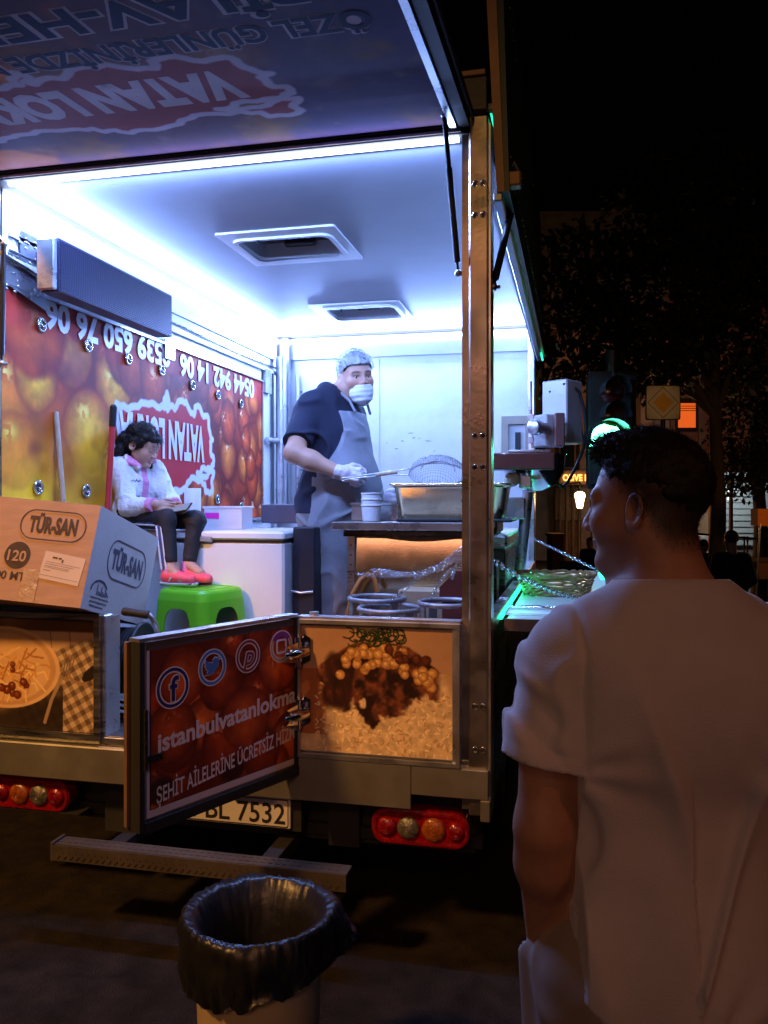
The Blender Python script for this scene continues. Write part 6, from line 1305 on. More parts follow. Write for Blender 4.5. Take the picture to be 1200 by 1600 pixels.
def tor_k(p, g=0.0):
    q = p - np.array((.01, 0, 0), np.float32); b = np.stack([q @ rk.astype(np.float32), q @ fk.astype(np.float32), p[:, 2]], 1)
    return smin(.04, ell(b, (0, .0, .22), (.098 + g, .078 + g, .13 + g)), ell(b, (0, -.01, .08), (.105 + g, .090 + g, .085 + g)), cap(b, (-.075, 0, .315), (.075, 0, .315), .042 + g)), b
def arm_kd(p, g=0.0): return np.minimum(smin(.02, cap(p, sh_n, el_n, .036 + g, .031 + g), cap(p, el_n, wr_n, .031 + g, .022 + g)), smin(.02, cap(p, sh_f, el_f, .036 + g, .031 + g), cap(p, el_f, wr_f, .031 + g, .022 + g)))
def leg_kd(p, g=0.0):
    a = smin(.025, cap(p, hn, kn_n, .060 + g, .039 + g), cap(p, kn_n, an_n, .038 + g, .025 + g)); c = smin(.025, cap(p, hf, kn_f, .060 + g, .039 + g), cap(p, kn_f, an_f, .038 + g, .025 + g))
    return np.minimum(a, c)
def orth(x, y):
    x = np.array(x, float); x /= np.linalg.norm(x); y = np.array(y, float); y -= x * x.dot(y); y /= np.linalg.norm(y); return np.stack([x, y, np.cross(x, y)], 1)
RHN = orth(PH - wr_n + np.array([.02, .03, .0]), (.1, .3, .9)); RHF = orth(PH - wr_f + np.array([.01, -.03, -.03]), (-.1, -.6, .5))
def feet_kd(p): return np.minimum(cap(p, an_n, an_n + np.array((.06, -.03, -.05)), .026), cap(p, an_f, an_f + np.array((.06, -.03, -.04)), .026))
def body_kd(p):
    t, _ = tor_k(p); d = su_(head_sdf(p, HK, RK, SK, .9), cap(p, (.015, -.005, .31), (.058, -.03, .40), .042, .040), .015); d = su_(d, t, .03); d = su_(d, arm_kd(p), .02)
    d = su_(d, hand_sdf(p, wr_n + (wr_n - el_n) * .02, RHN, .64, (.35, .4, .45, .5), .7, .4), .008); d = su_(d, hand_sdf(p, wr_f, RHF, .64, (.5, .6, .6, .6), .5, .6), .008)
    return su_(su_(d, leg_kd(p), .03), feet_kd(p), .02)
P, F_ = surf(body_kd, (-.16, -.36, -.28), (.50, .20, .62), .0036); q = head_local(P, HK, RK, SK); hd = (q[:, 2] > -.14) & (vlen(q) < .2); SK3 = (.46, .255, .175)
colr = np.tile(np.array(SK3), (len(P), 1)); colr[hd] = face_color(q, SK3, lip=(.46, .16, .16), child=True)[hd]; body_mesh('body', P, F_, M_['skin'], KID, colr)
M_['fleece'] = mat('fleece', rough=.95, var=.06, scale=90, attr='Col', bump=.5, bscale=150)
def jacket(p):
    t, b = tor_k(p, .018); d = su_(t, arm_kd(p, .013), .025); d = np.minimum(d, smin(.02, cap(p, (-.055, .015, .345), (.005, -.075, .352), .026), cap(p, (.005, -.075, .352), (.060, -.085, .325), .022, .016)))
    d = np.minimum(d, cap(p, (-.055, .02, .345), (.09, .05, .345), .026)); d = d - .007 * np.clip(fold(p, (16, 16, 12), 5), 0, 1) ** 2 - .004 * n3(p, (70, 70, 70), 3)
    d = np.maximum(d, .012 - p[:, 2]); 
    for e_, w_ in ((el_n, wr_n), (el_f, wr_f)):
        v = (w_ - e_) / np.linalg.norm(w_ - e_); d = np.where(cap(p, e_ * .4 + w_ * .6, w_ + v * .08, .055) < 0, np.maximum(d, ((p - (w_ - v * .012)) @ v).astype(np.float32)), d)
    return np.maximum(d, -cap(p, (.03, -.01, .34), (.07, -.035, .45), .048, .062))
P, F_ = surf(jacket, (-.18, -.32, -.0), (.34, .20, .42), .0042); q = P - np.array((.01, 0, 0)); bx = q @ rk; by = q @ fk; pk = np.array((.72, .27, .48)); wh = np.array((.74, .75, .78)); c = np.tile(wh, (len(P), 1))
m = ((np.abs(bx + .005) < .020) & (by > .05)) | (P[:, 2] < .045) | ((P[:, 2] > .325) & (np.minimum(cap(P, (-.055, .015, .345), (.005, -.075, .352), .030), np.minimum(cap(P, (.005, -.075, .352), (.060, -.085, .325), .030), cap(P, (-.055, .02, .345), (.09, .05, .345), .030))) < .004))
for e_, w_ in ((el_n, wr_n), (el_f, wr_f)): v = (w_ - e_) / np.linalg.norm(w_ - e_); m |= (cap(P, e_ * .3 + w_ * .7, w_, .05) < 0) & (((P - (w_ - v * .045)) @ v) > 0)
c[m] = pk
for zz in (.245, .165): mm = (np.abs(P[:, 2] - zz - .05 * (bx + .06) + .004 * np.sin(bx * 400)) < .0045) & (by > .02) & (bx > .025) & (bx < .085) & ~m; c[mm] = (.08, .07, .12)
body_mesh('jacket', P, F_, M_['fleece'], KID, c)
def legg(p):
    t, b = tor_k(p, .010); d = su_(np.maximum(t, p[:, 2] - .10), leg_kd(p, .006), .03); d = d - .0025 * np.clip(fold(p, (20, 20, 18), 4), 0, 1) ** 2
    for a, k_ in ((an_n, kn_n), (an_f, kn_f)):
        v = (a - k_) / np.linalg.norm(a - k_); d = np.where(cap(p, a - v * .05, a + v * .2, .06) < 0, np.maximum(d, ((p - (a - v * (.035 if k_ is kn_n else .012))) @ v).astype(np.float32)), d)
    return np.maximum(d, .002 - p[:, 2] * (p[:, 0] < .1) - 9 * (p[:, 0] >= .1))
P, F_ = surf(legg, (-.15, -.36, -.22), (.46, .18, .13), .0045); M_['legg'] = mat('black_leggings', (.010, .010, .014), .8, var=.15, bump=.15, bscale=200); body_mesh('leggings', P, F_, M_['legg'], KID)
b = MB(); out = np.array((-.40, -.75, 0)); out /= np.linalg.norm(out)
for o_, mi in ((-.011, 0), (.0, 1), (.011, 0)):
    pts = []
    for t in np.linspace(.05, .92, 7): pts.append(hn * (1 - t) + kn_n * t + out * (.058 - .020 * t) + np.array((0, 0, -.022 + o_)))
    for t in np.linspace(.15, .98, 6): pts.append(kn_n * (1 - t) + an_n * t + out * (.043 - .014 * t) + np.array((-.012 + o_, 0, -.002)))
    b.tube(pts, .0052, 6, mi=mi)
b.build('side_stripe', [mat('stripe_white', (.60, .62, .72), .8), mat('stripe_navy', (.05, .06, .14), .8)], KID, local=True)
M_['sneak'] = mat('pink_sneaker', (.80, .085, .13), .6, var=.08, bump=.3, bscale=150); M_['sole'] = mat('shoe_sole', (.66, .62, .62), .7, var=.06); M_['sock'] = mat('pink_sock', (.72, .22, .44), .9)
for a, dv_, tilt, dark in ((an_n, np.array((.93, -.36, 0)), 0.0, False), (an_f, np.array((.88, -.47, 0)), .10, True)):
    dv_ = dv_ / np.linalg.norm(dv_); zb = -.262; heel = np.array((a[0], a[1], zb + .03)) - dv_ * .018; toe = heel + dv_ * .135
    P, F_ = surf(lambda p: np.maximum(smin(.02, cap(p, heel + np.array((0, 0, .010)), toe, .033, .026), cap(p, heel + np.array((.01, 0, .03)), heel * .45 + toe * .55 + np.array((0, 0, .008)), .032, .028)), zb + .014 - p[:, 2]), heel - .06 - .07 * np.abs(dv_), toe + .07, .004); sn = body_mesh('shoe', P, F_, M_['sneak'], KID)
    P, F_ = surf(lambda p: np.maximum(np.maximum(cap(p, heel + np.array((0, 0, -.01)), toe + np.array((0, 0, -.01)), .039, .033), p[:, 2] - zb - .0165), zb - p[:, 2] + .0012), heel - .08, toe + .08, .004); body_mesh('sole', P, F_, M_['sole'], sn)
    b = MB(); sd = np.cross(dv_, (0, 0, 1)); cm = heel * .5 + toe * .5
    for k in (-1, 0, 1): b.tube([cm + dv_ * .014 * k - sd * .026 + np.array((0, 0, .012)), cm + dv_ * .014 * k + np.array((0, 0, .034)), cm + dv_ * .014 * k + sd * .026 + np.array((0, 0, .012))], .0035, 6)
    c0 = heel * .75 + toe * .25; b.tube([c0 + sd * .036 + np.array((0, 0, -.004)), c0 + sd * .035 + np.array((0, 0, .012)) + dv_ * .012], .004, 6); b.build('laces', M_['sole'], sn, local=True)
    b = MB(); b.tube([a + np.array((-.004, 0, .012)), a * .4 + (heel + np.array((.0, 0, .02))) * .6], [.031, .034], 16); b.build('sock', M_['sock'], KID, local=True)
# curly dark hair
rs = np.random.RandomState(11); lumps = []
for k in range(95):
    u_ = rs.randn(3); u_ /= np.linalg.norm(u_)
    if u_[1] > .55 and u_[2] < .45: continue
    if u_[2] < -.75: continue
    lumps.append((np.array((0, -.018, .036)) + u_ * np.array((.070, .092, .084)) * 1.02, .020 + .012 * rs.rand()))
for k in range(46): lumps.append((np.array((.075 * (rs.rand() - .5) * 2, -.080 - .055 * rs.rand(), .03 - .135 * rs.rand())), .022 + .014 * rs.rand()))
for sg in (1,):
    for k in range(9): lumps.append((np.array((-.078 * 1 if False else -.075, .035 - .012 * rs.rand() + .003 * k, -.045 - .014 * k)), .016 + .006 * rs.rand()))
for k in range(16): lumps.append((np.array((-.058 + .0077 * k, .074 - 8 * (-.058 + .0077 * k) ** 2 + .008 * rs.rand(), .062 + .016 * rs.rand() - .012 * (k % 3 == 0))), .017 + .006 * rs.rand()))
def hair_kd(p):
    q = head_local(p, HK, RK, SK).astype(np.float32); d = ell(q, (0, -.018, .042), (.076, .098, .088)); d = np.maximum(d, -(q[:, 2] - (.038 * sstep(.0, .07, q[:, 1]) - .05 * sstep(-.0, -.08, q[:, 1]))))
    for c_, r_ in lumps: d = su_(d, vlen(q - c_.astype(np.float32)) - r_, .008)
    d = d - .006 * n3(q, (70, 70, 70), 6)
    fm = ell(q, (0, .085, -.035), (.062, .05, .075)); d = sub_(d, fm, .008)
    for sg in (-1, 1): d = sub_(d, ell(q, (sg * .082, -.010, -.008), (.02, .021, .034)), .006)
    return d * SK
P, F_ = surf(hair_kd, (-.08, -.20, .28), (.22, .12, .58), .0044, 1); nh = vnormals(P, F_); k = rs.choice(len(P), 5200)
dirs = nh[k] * .5 + rs.randn(len(k), 3) * .5 - np.array([0, 0, .55]); join_mesh('hair', P, F_, strands('s', P[k] - nh[k] * .002, dirs, .030, .0007, M_['hair'], KID, curl=.38, droop=.12, seg=5), M_['hair'], KID)
Rp = orth((.75, -.35, .12), (.3, .6, .55)); phw = thing('mobile_phone', 'dark mobile phone held in both hands by the seated girl', 'phone', tuple(kr + RV * PH[0] + DV * PH[1] + np.array((0, 0, PH[2] + 1.456 - kr[2]))), TH)
b = MB(); b.box((-.058, -.030, -.004), (.058, .030, .004), bev=.0025, rot=Rp, piv=(0, 0, 0)); b.build('case', M_['black'], phw, local=True)
b = MB(); b.add([Rp @ np.array(v_) for v_ in ((-.052, -.026, .0048), (.052, -.026, .0048), (.052, .026, .0048), (-.052, .026, .0048))], [(0, 1, 2, 3)]); b.build('screen', mat('phone_screen', (.05, .05, .06), .1, emit=(.35, .45, .8), es=.5), phw, local=True)
# ------------------------------------------------------------------ the street beyond
def fr_pt(X, Z, z=0.0): p = CAM + RV * X + DV * Z; return np.array([p[0], p[1], z])
def gpt(x, Z):
    X = (x - 600) / FPX * Z; p = fr_pt(X, Z); return np.array([p[0], p[1], float(gz(p[0], p[1]))])
def fbx(m, x0, x1, y0, y1, Z0, Z1, mi=0):
    # block given by the picture span it fills at distance Z0, running back to Z1
    X0, X1 = (x0 - 600) / FPX * Z0, (x1 - 600) / FPX * Z0; z1, z0 = 1.6 + (YH - y0) / FPX * Z0, 1.6 + (YH - y1) / FPX * Z0
    c = [fr_pt(X, Z, z) for X in (X0, X1) for Z in (Z0, Z1) for z in (z0, z1)]
    return m.add(c, [(0, 1, 3, 2), (4, 6, 7, 5), (0, 4, 5, 1), (2, 3, 7, 6), (0, 2, 6, 4), (1, 5, 7, 3)], mi)
M_['stone'] = mat('facade_stone', (.20, .16, .14), .85, var=.25, scale=3, bump=.3, bscale=20, dirt=.3); M_['stone2'] = mat('pilaster_plaster', (.34, .24, .20), .85, var=.15, dirt=.2)
M_['redwall'] = mat('red_plaster', (.24, .12, .08), .9, var=.2, scale=4, dirt=.3); M_['pane'] = mat('dark_pane', (.02, .03, .03), .12, var=.2); M_['doorw'] = mat('shop_wood', (.20, .11, .06), .6, var=.3, scale=5)
M_['curt'] = mat('curtain', (.34, .26, .19), .9, var=.2); M_['slat'] = mat('blue_grey_boards', (.42, .46, .47), .7, var=.08, stretch=(1, 1, 6), dirt=.15); M_['iron'] = mat('black_iron', (.015, .015, .016), .5, .5)
M_['signal'] = mat('signal_housing', (.012, .016, .014), .45, var=.3); M_['leaf'] = mat('tree_leaf', (.022, .028, .016), .7, var=.5, scale=2.5); M_['bark'] = mat('bark', (.10, .075, .055), .9, var=.3, bump=.5, bscale=30)
GB = -.70
FA = thing('cafe_building', 'stone cafe building with a lit amber sign and tall curtained doors beyond the serving shelf', 'building', gpt(980, 22))
ZF = 22.0
b = MB(); fbx(b, 790, 1046, 330, 925, ZF + .6, ZF + 8); fbx(b, 790, 1040, 330, 420, ZF + .2, ZF + .55); b.build('wall', M_['stone'], FA)
b = MB(); fbx(b, 868, 962, 536, 566, ZF, ZF + .58); fbx(b, 868, 1046, 735, 757, ZF + .1, ZF + .58); fbx(b, 870, 905, 520, 535, ZF + .1, ZF + .58); b.build('cornice', M_['stone2'], FA)
for x0, x1 in ((906, 926), (1001, 1018), (851, 866)):
    b = MB(); fbx(b, x0, x1, 567, 734, ZF + .25, ZF + .58); b.build('pilaster', M_['stone2'], FA)
for (x0, x1, y0, y1) in ((876, 900, 572, 640), (930, 990, 580, 700), (874, 900, 690, 732), (856, 864, 440, 478)):
    b = MB(); fbx(b, x0, x1, y0, y1, ZF + .45, ZF + .58); w_ = b.build('window', M_['stone2'], FA); b = MB(); fbx(b, x0 + 2.5, x1 - 2.5, y0 + 3, y1 - 2, ZF + .42, ZF + .445); b.build('pane', M_['pane'], w_)
for k, (x0, x1) in enumerate(((868, 874), (877, 884), (887, 894), (897, 903), (908, 922), (925, 932))):
    b = MB(); fbx(b, x0, x1, 762, 812, ZF + .40, ZF + .58); fbx(b, x0, x1, 815, 885, ZF + .44, ZF + .58, 1); b.build('door_leaf', [M_['curt'], M_['doorw']], FA)
b = MB()
for x in (875.5, 885.5, 895.5, 905.5): fbx(b, x - 1.2, x + 1.2, 758, 905, ZF + .30, ZF + .56)
b.build('door_post', M_['doorw'], FA)
b = MB(); o = fr_pt((880 - 600) / FPX * ZF, ZF + .05, 1.6 + (YH - 751) / FPX * ZF); b.text('OLIVE BAR', o, RV, (0, 0, 1), .175, .95, bold=.03); b.text('OLIVE BAR', o - DV * .01, RV, (0, 0, 1), .175, .95, bold=.03)
b.build('sign_lettering', mat('amber_sign', (.9, .5, .1), .5, emit=(1.0, .50, .10), es=2.4), FA)
def seg_poly(c, r): return [tuple(c + RV * r * math.cos(t) + np.array([0, 0, r * math.sin(t)])) for t in np.linspace(0, 2 * math.pi, 15)[:-1]]
LZ = 19.0; lc = atz(906, 781, LZ); LT = thing('wall_lantern', 'glowing bulb shaped lantern hanging in front of the curtained doors', 'lantern', tuple(lc + np.array([0, 0, -.2])))
b = MB(); b.lathe([(.001, -.20), (.06, -.19), (.075, -.12), (.095, .0), (.12, .08), (.11, .15), (.05, .19), (.001, .195)], lc, (0, 0, 1), 20); b.build('lamp_glass', mat('lantern_glow', (.9, .7, .4), .4, emit=(1.0, .72, .36), es=9), LT)
b = MB(); b.lathe([(.001, .25), (.05, .22), (.09, .19), (.05, .196)], lc, (0, 0, 1), 14); b.tube([lc + np.array([0, 0, .24]), lc + np.array([0, 0, .4]), lc + np.array([0, 0, .4]) + DV * 3.3], .02, 8); b.build('bracket', M_['iron'], LT)
point('lantern_light', lc - DV * .35, 130, (1.0, .50, .18), .1)
# lit upper window, reddish house
RD = thing('red_house', 'dark reddish plastered house behind the road sign', 'building', gpt(1090, 25)); ZR = 25.0
b = MB(); fbx(b, 1040, 1420, 470, 760, ZR, ZR + 8); fbx(b, 1040, 1108, 760, 925, ZR, ZR + 8); b.build('wall', M_['redwall'], RD)
b = MB(); fbx(b, 1056, 1090, 622, 674, ZR - .06, ZR - .01); lw = b.build('window', M_['iron'], RD)
b = MB(); fbx(b, 1060, 1087, 630, 668, ZR - .085, ZR - .065); b.build('pane', mat('lit_window', (.6, .3, .1), .5, emit=(1.0, .13, .012), es=.7), lw); b = MB()
for y in (634, 637.5, 641): fbx(b, 1063, 1087, y, y + 1, ZR - .10, ZR - .088)
b.build('blind', M_['iron'], lw)
b = MB(); fbx(b, 1048, 1054, 540, 760, ZR - .12, ZR); fbx(b, 1092, 1100, 520, 760, ZR - .1, ZR); b.build('pilaster', M_['stone'], RD)
# pale boarded wall lit by cold tube lamps
SW = thing('boarded_kiosk', 'pale blue-grey boarded kiosk wall lit cold white at the right', 'kiosk', gpt(1150, 20)); ZS = 20.0
b = MB(); fbx(b, 1108, 1230, 738, 852, ZS, ZS + 3)
for k in range(9): fbx(b, 1108, 1186, 766 + k * 9.5, 767 + k * 9.5, ZS - .02, ZS - .001, 1)
b.build('wall', [M_['slat'], M_['iron']], SW); b = MB(); fbx(b, 1105, 1235, 850, 925, ZS + .1, ZS + 3); b.build('base', M_['stone'], SW)
for (x0, x1, y0, y1) in ((1138.5, 1141.5, 765, 781), (1184, 1187.5, 768, 795)):
    b = MB(); fbx(b, x0, x1, y0, y1, ZS - .75, ZS - .71); b.build('tube_lamp', mat('tube_glow', (.9, .9, .9), .4, emit=(.85, .95, 1.0), es=4), SW)
b = MB(); fbx(b, 1095, 1123, 838, 925, ZS - .6, ZS - .1); b.build('parapet', mat('parapet_plaster', (.42, .40, .38), .9, var=.2, dirt=.3), SW)
o = area('tube_light', tuple(atz(1135, 752, ZS - 1.2)), tuple(atz(1140, 820, ZS)), .6, .2, 24, (.75, .92, 1.0))
b = MB(); fbx(b, 1112, 1124, 790, 905, ZS - 2.2, ZS - 2.0); PT = thing('brick_post', 'short brown pillar with a wider block on top before the kiosk', 'pillar', gpt(1118, ZS - 2)); b.build('shaft', M_['redwall'], PT); b = MB(); fbx(b, 1108, 1130, 772, 789.5, ZS - 2.3, ZS - 1.95); b.build('capital', M_['stone2'], PT)
p0 = gpt(1142, 17.5); t_ = thing('street_pole', 'tall thin brown pole in front of the kiosk wall', 'pole', p0); b = MB(); b.tube([p0, p0 + np.array([0, 0, 1.6]), p0 + np.array([0, 0, 4.6])], [.06, .045, .03], 12); b.build('shaft', M_['redwall'], t_); b = MB(); b.lathe([(.11, 0), (.10, .08), (.06, .1)], p0, (0, 0, 1), 12); b.build('foot', M_['iron'], t_)
# railing
RLN = thing('railing', 'black metal railing running behind the man in black', 'railing', gpt(1150, 15)); b = MB(); ZQ = 15.0
def rp_(x, y, Z=ZQ): return atz(x, y, Z)
b.tube([rp_(1076, 833), rp_(1122, 837), rp_(1128, 842)], .02, 8); b.tube([rp_(1130, 838), rp_(1204, 843), rp_(1260, 846)], .02, 8); b.tube([rp_(1104, 870), rp_(1240, 872)], .016, 8); b.build('rail', M_['iron'], RLN)
for x in (1078, 1123, 1129, 1163, 1168, 1206):
    b = MB(); a_ = rp_(x, 838); b.tube([a_, np.array([a_[0], a_[1], float(gz(a_[0], a_[1]))])], .016, 8); b.build('post', M_['iron'], RLN)
# stall canopy
CN = thing('market_stall', 'market stall with an orange canopy on a thin white pole at the right edge', 'stall', gpt(1200, 13)); b = MB(); fbx(b, 1184, 1330, 795, 822, 13, 13.25); 
b.build('canopy', mat('orange_canvas', (.62, .20, .04), .8, var=.12, stretch=(1, 1, 8)), CN)
for x, Z in ((1181, 13.0), (1325, 13.0), (1322, 13.2)):
    a_ = gpt(x, Z); b = MB(); t2 = atz(1188 if x < 1200 else 1322, 818, Z); b.tube([a_ - RV * .04, t2], .018, 8); b.build('pole', M_['alu'], CN)
b = MB(); fbx(b, 1186, 1300, 880, 905, 13.4, 14.8); b.build('counter', M_['redwall'], CN)
bd_ = MB(); fbx(bd_, 1189, 1197, 833, 852, 16.5, 16.55); nb_o = bd_.build('notice_board', mat('notice_white', (.5, .5, .5), .6)); tag(nb_o, 'small white notice board below the orange canopy', 'notice board')
b = MB(); b.tube([atz(1193, 850, 16.56), gpt(1193, 16.56)], .015, 6); b.build('stand', M_['iron'], nb_o)
# warm light of the stall, out of the picture to the right
point('stall_light', atz(1260, 800, 11.8), 14, (1.0, .42, .12), .12)
# traffic light
TZ_ = 6.0; TL = thing('traffic_light', 'dark traffic light with its green lamp on, just above the waiting man\'s forehead', 'traffic light', gpt(957, TZ_))
b = MB(); fbx(b, 927, 986, 588, 756, TZ_, TZ_ + .22); b.build('housing', M_['signal'], TL); b = MB(); fbx(b, 919, 994, 580, 764, TZ_ + .10, TZ_ + .115); b.build('backboard', M_['signal'], TL)
for k, (y, nm) in enumerate(((617, 'lens'), (672, 'lens'), (727, 'lens'))):
    pass
for (y, m_) in ((612, mat('red_off', (.05, .006, .006), .2)), (650, mat('amber_off', (.06, .03, .005), .2)), (690, mat('green_on', (.1, .8, .5), .3, emit=(.10, 1.0, .55), es=26))):
    c = atz(948 if y > 660 else 957, y, TZ_ - .002); b = MB(); b.lathe([(.001, .02), (.06, .016), (.085, .0)] if y < 660 else [(.001, .03), (.09, .022), (.128, .0)], c, -DV, 26); L_ = b.build('lens', m_, TL)
    b = MB(); r_ = .095 if y < 660 else .152; b.grid(np.array([[c - DV * (.0 + .16 * j) + r_ * (RV * math.cos(t) + np.array([0, 0, 1]) * math.sin(t)) for t in np.linspace(-.2, math.pi + .2, 15)] for j in (0, 1)])); b.build('visor', M_['signal'], L_)
pb = gpt(957, TZ_ + .15); b = MB(); b.tube([pb, np.array([pb[0], pb[1], 2.72])], .055, 14); b.build('pole', M_['signal'], TL)
spot('signal_light', tuple(atz(944, 690, TZ_ - .2)), tuple(atz(965, 715, 1.4)), 70, (.03, 1.0, .48), 16, .6, .06)
# road sign: white square with a yellow diamond
SGZ = 10.5; SG = thing('road_sign', 'square priority road sign with a yellow diamond above the man\'s head', 'road sign', gpt(1036, SGZ)); oc = atz(1036, 629, SGZ); hs_ = .222
b = MB(); b.prism(roundrect(-hs_, -hs_, hs_, hs_, .03), oc, RV, (0, 0, 1), -.012, 0); b.build('plate', mat('sign_rim', (.02, .02, .02), .5), SG)
def sgp(o_): return oc - DV * o_
b = MB(); b.prism(roundrect(-hs_ * .94, -hs_ * .94, hs_ * .94, hs_ * .94, .025), sgp(.0025), RV, (0, 0, 1), .001, 0)
b.ring(sgp(.004), RV, (0, 0, 1), [(0, -.2), (.2, 0), (0, .2), (-.2, 0)], [(0, -.19), (.19, 0), (0, .19), (-.19, 0)], .001, 1); b.prism([(0, -.13), (.13, 0), (0, .13), (-.13, 0)], sgp(.004), RV, (0, 0, 1), .001, 2)
b.build('sign_face', [mat('sign_white', (.62, .56, .44), .35, dirt=.2), M_['ink'], mat('sign_yellow', (.66, .36, .04), .35, dirt=.15)], SG)
pb = gpt(1036, SGZ + .06); b = MB(); b.tube([pb, np.array([pb[0], pb[1], oc[2] + .2])], .03, 12); b.build('pole', M_['iron'], SG)
spot('street_and_fill_light', tuple(atz(1120, 560, 8.0)), tuple(atz(1036, 629, 10.5)), 26, (1.0, .50, .18), 15, .5, .1)  # added spot, narrowed to brighten only the road sign
spot('street_and_fill_light', tuple(atz(1060, 470, 18.6)), tuple(atz(980, 640, 22)), 85, (1.0, .36, .16), 120, 1.0, .15)  # added fill for the cafe facade, set behind the tree to spare its leaves
spot('street_and_fill_light', tuple(atz(1130, 560, 20.5)), tuple(atz(1090, 610, 25)), 85, (1.0, .34, .12), 110, 1.0, .15)  # added fill that warms the red house wall, no lamp body here
# people far away
def far_person(label, x, ytop, Z, yaw, shirt, legs, skin=(.3, .16, .1), w=1.0, bend=0.0, arm=.0):
    g_ = gpt(x, Z); top = 1.6 + (YH - ytop) / FPX * Z; H = top - g_[2]; s_ = H / 1.75
    t_ = thing('person', label, 'person', g_, TH + yaw, 'people around the truck'); Hh = (0, .02, 1.60); R_ = frame((0, 1, -.1))
    def arms(p, g): return np.minimum(smin(.03, cap(p, (-.19 * w, 0, 1.38), (-.26 * w, -.02, 1.10), .055 + g, .045 + g), cap(p, (-.26 * w, -.02, 1.10), (-.20 * w, .12 + arm, .95 + arm), .045 + g, .03 + g)), smin(.03, cap(p, (.19 * w, 0, 1.38), (.26 * w, -.02, 1.10), .055 + g, .045 + g), cap(p, (.26 * w, -.02, 1.10), (.18 * w, .14 + arm, .93 + arm), .045 + g, .03 + g)))
    def tor(p, g): return smin(.06, cap(p, (-.14 * w, 0, 1.37), (.14 * w, 0, 1.37), .075 + g), ell(p, (0, 0, 1.2), (.18 * w + g, .12 + g, .22)), ell(p, (0, 0, .98), (.165 * w + g, .12 + g, .2)))
    def leg(p, g): return np.minimum(cap(p, (-.09, 0, .9), (-.12, .0, .07), .10 + g, .05 + g), cap(p, (.09, 0, .9), (.12, .02, .07), .10 + g, .05 + g))
    def body(p):
        p = p / s_; d = smin(.03, head_sdf(p, Hh, R_, .98), cap(p, (0, -.01, 1.4), (0, 0, 1.55), .06), tor(p, 0), arms(p, 0), leg(p, 0))
        for sg in (-1, 1): d = su_(d, cap(p, (sg * .12, -.03, .045), (sg * .14, .14, .04), .045, .04), .02); d = su_(d, ell(p, (sg * .19 * w, .15 + arm, .90 + arm), (.035, .045, .06)), .02)
        return d * s_
    P, F_ = surf(body, np.array((-.36, -.2, -.01)) * s_, np.array((.36, .35, 1.78)) * s_, .02); me = body_mesh('body', P, F_, M_['skin'], t_, np.tile(np.array(skin), (len(P), 1)))
    P, F_ = surf(lambda p: np.maximum(np.maximum(smin(.03, tor(p / s_, .015), arms(p / s_, .012)), .86 - p[:, 2] / s_), np.maximum(p[:, 2] / s_ - 1.46, p[:, 1] / s_ - .10 - arm)) * s_, np.array((-.38, -.24, .8)) * s_, np.array((.38, .3, 1.55)) * s_, .02); body_mesh('jacket', P, F_, mat('far_jacket', shirt, .85, var=.2), t_)
    P, F_ = surf(lambda p: np.maximum(np.maximum(leg(p / s_, .015), p[:, 2] / s_ - .95), .08 - p[:, 2] / s_) * s_, np.array((-.3, -.2, 0)) * s_, np.array((.3, .2, 1.0)) * s_, .025); body_mesh('trousers', P, F_, mat('far_trousers', legs, .85, var=.2), t_)
    P, F_ = surf(lambda p: np.maximum(ell(p / s_, (0, .0, 1.64), (.082, .105, .095)), -(p[:, 2] / s_ - 1.61 - .5 * (p[:, 1] / s_))) * s_, np.array((-.12, -.15, 1.5)) * s_, np.array((.12, .15, 1.8)) * s_, .018); body_mesh('hair', P, F_, M_['hair'], t_)
far_person('man in black with his back turned, standing by the railing at the right', 1143, 826, 11.0, .1, (.010, .010, .011), (.02, .02, .025))
far_person('small distant person in dark clothes left of the man in black', 1099, 841, 15.0, -1.2, (.03, .015, .018), (.02, .02, .03))
far_person('dark clothed person with bare forearms in front of the cafe doors', 922, 838, 12.5, 2.4, (.010, .010, .012), (.015, .015, .02), arm=.02)
# chair, planter by the cafe
def chair(x, Z, yaw, m_, label):
    g_ = gpt(x, Z); t_ = thing('cafe_chair', label, 'chair', g_, TH + yaw, 'chairs of the cafe'); b = MB(); b.box((-.23, -.22, .42), (.23, .22, .46), bev=.015); b.build('seat', m_, t_, local=True)
    b = MB(); b.grid(np.array([[(.24 * math.sin(a), .20 + .06 * math.cos(a) , z) for a in np.linspace(-1.2, 1.2, 9)] for z in (.46, .6, .75, .86)])); b.grid(np.array([[(.25 * math.sin(a), .215 + .06 * math.cos(a), z) for a in np.linspace(-1.2, 1.2, 9)] for z in (.46, .6, .75, .86)])); b.build('backrest', m_, t_, local=True)
    for sx in (-1, 1):
        for sy in (-1, 1): b = MB(); b.tube([(sx * .2, sy * .19, .42), (sx * .23, sy * .22, 0)], .016, 8); b.build('leg', m_, t_, local=True)
chair(896, 10.5, math.pi, mat('black_wicker', (.012, .016, .015), .5), 'black round-backed cafe chair beyond the far end of the shelf')
chair(1197, 12.0, 1.2, mat('white_chair', (.5, .5, .5), .5), 'pale chair beneath the orange canopy')
PLt = thing('orange_planter', 'tall orange planter box left of the black chair', 'planter', gpt(871, 12)); b = MB(); fbx(b, 863, 881, 838, 905, 12, 12.4); b.build('box', mat('terracotta', (.50, .20, .06), .7, var=.15), PLt); b = MB(); fbx(b, 861, 883, 834, 838, 11.97, 12.43); b.build('rim', mat('terracotta_rim', (.42, .17, .06), .7), PLt)
spot('cafe_light', tuple(atz(875, 700, 15.5)), tuple(atz(885, 880, 12)), 26, (1.0, .42, .12), 80, .8, .1)
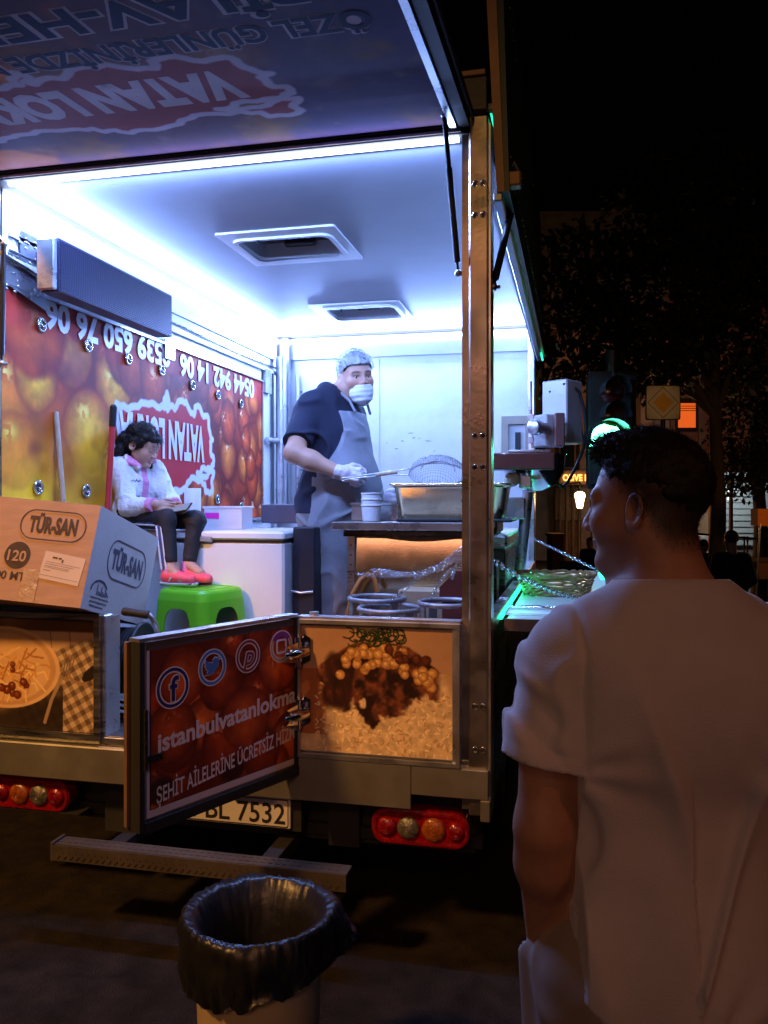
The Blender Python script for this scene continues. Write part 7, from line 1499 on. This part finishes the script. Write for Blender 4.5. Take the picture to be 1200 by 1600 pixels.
# trees: tapered trunk, limbs and thousands of leaf faces
def tree(label, base, H, crown, n, seed, leaf=.09):
    rs = np.random.RandomState(seed); t_ = thing('street_tree', label, 'tree', base, 0, 'street trees'); b = MB(); c = np.array(base, float)
    b.tube([c, c + np.array([.05, .02, H * .3]), c + np.array([-.04, .05, H * .62]), c + np.array([.02, 0, H * .9])], [.17, .13, .09, .03], 12); cl = []
    for (cx, cy, cz, r) in crown: cl.append((c + np.array(cx * RV + cy * DV + np.array([0, 0, cz])), r)); b.tube([c + np.array([0, 0, H * .5]), (c + np.array([0, 0, H * .6])) * .5 + cl[-1][0] * .5, cl[-1][0]], [.07, .045, .015], 8)
    b.build('trunk', M_['bark'], t_); V = []; Fs_ = []
    w_ = np.array([r ** 2 for _, r in cl]); w_ = w_ / w_.sum(); pk_ = rs.choice(len(cl), n, p=w_); u_ = rs.randn(n, 3); u_ /= np.linalg.norm(u_, axis=1, keepdims=True)
    rad = np.array([cl[i][1] for i in pk_]) * (.35 + .75 * rs.rand(n) ** .6); P = np.array([cl[i][0] for i in pk_]) + u_ * rad[:, None] * np.array([1, 1, .75]); keep = noise3((P * 1.1 + 20).astype(np.float32)) > .27; P = P[keep]; n = len(P)
    a = rs.randn(n, 3); a[:, 2] -= .5; a /= np.linalg.norm(a, axis=1, keepdims=True); s_ = np.cross(a, rs.randn(n, 3)); s_ /= np.linalg.norm(s_, axis=1, keepdims=True); L_ = leaf * (.6 + .9 * rs.rand(n))[:, None]
    V = np.stack([P, P + a * L_ * .5 + s_ * L_ * .28, P + a * L_ * 1.1, P + a * L_ * .5 - s_ * L_ * .28], 1).reshape(-1, 3); F_ = np.arange(4 * n).reshape(n, 4)
    me = bpy.data.meshes.new('crown'); me.from_pydata(V.tolist(), [], F_.tolist()); me.materials.append(M_['leaf']); link('crown', me, t_)
tree('dark leafy tree overhanging the road sign and the traffic light', gpt(1118, 14.5), 7.4, [(-.8, 0, 6.0, 1.5), (-2.1, .4, 5.1, 1.1), (-1.3, -.3, 4.9, 1.0), (.2, .3, 5.0, 1.2), (-2.4, 0, 6.3, 1.0), (-.3, .3, 7.4, 1.5), (1.1, 0, 6.5, 1.3), (-.9, .2, 4.4, .6)], 12000, 3, .15)
tree('dark tree at the right edge with low hanging branches', gpt(1185, 16), 5.6, [(0, 0, 3.6, .95), (-.35, .2, 2.9, .6), (.6, .2, 3.0, .8), (.1, -.2, 4.5, 1.0), (.9, 0, 4.2, 1.0), (-.25, 0, 2.55, .4)], 7000, 8, .10)
# pavement with its kerb beyond the road
X = np.linspace(2.6, 60, 12); Y = np.linspace(12, 70, 12); 
def pave(p, q, h=.13):
    b = MB(); A = np.array([fr_pt(x, z) for x, z in ((2.2, 15.5), (40, 15.5), (40, 60), (2.2, 60))]); zb_ = -.62
    b.add(np.concatenate([A + np.array([0, 0, zb_ + .0]), A + np.array([0, 0, zb_ + h])]), [(4, 5, 6, 7), (0, 1, 5, 4), (3, 0, 4, 7)]); o = b.build('pavement', mat('pavement_slabs', (.16, .14, .13), .85, var=.2, scale=3, bump=.3, bscale=40)); o['kind'] = 'structure'
pave(0, 0)
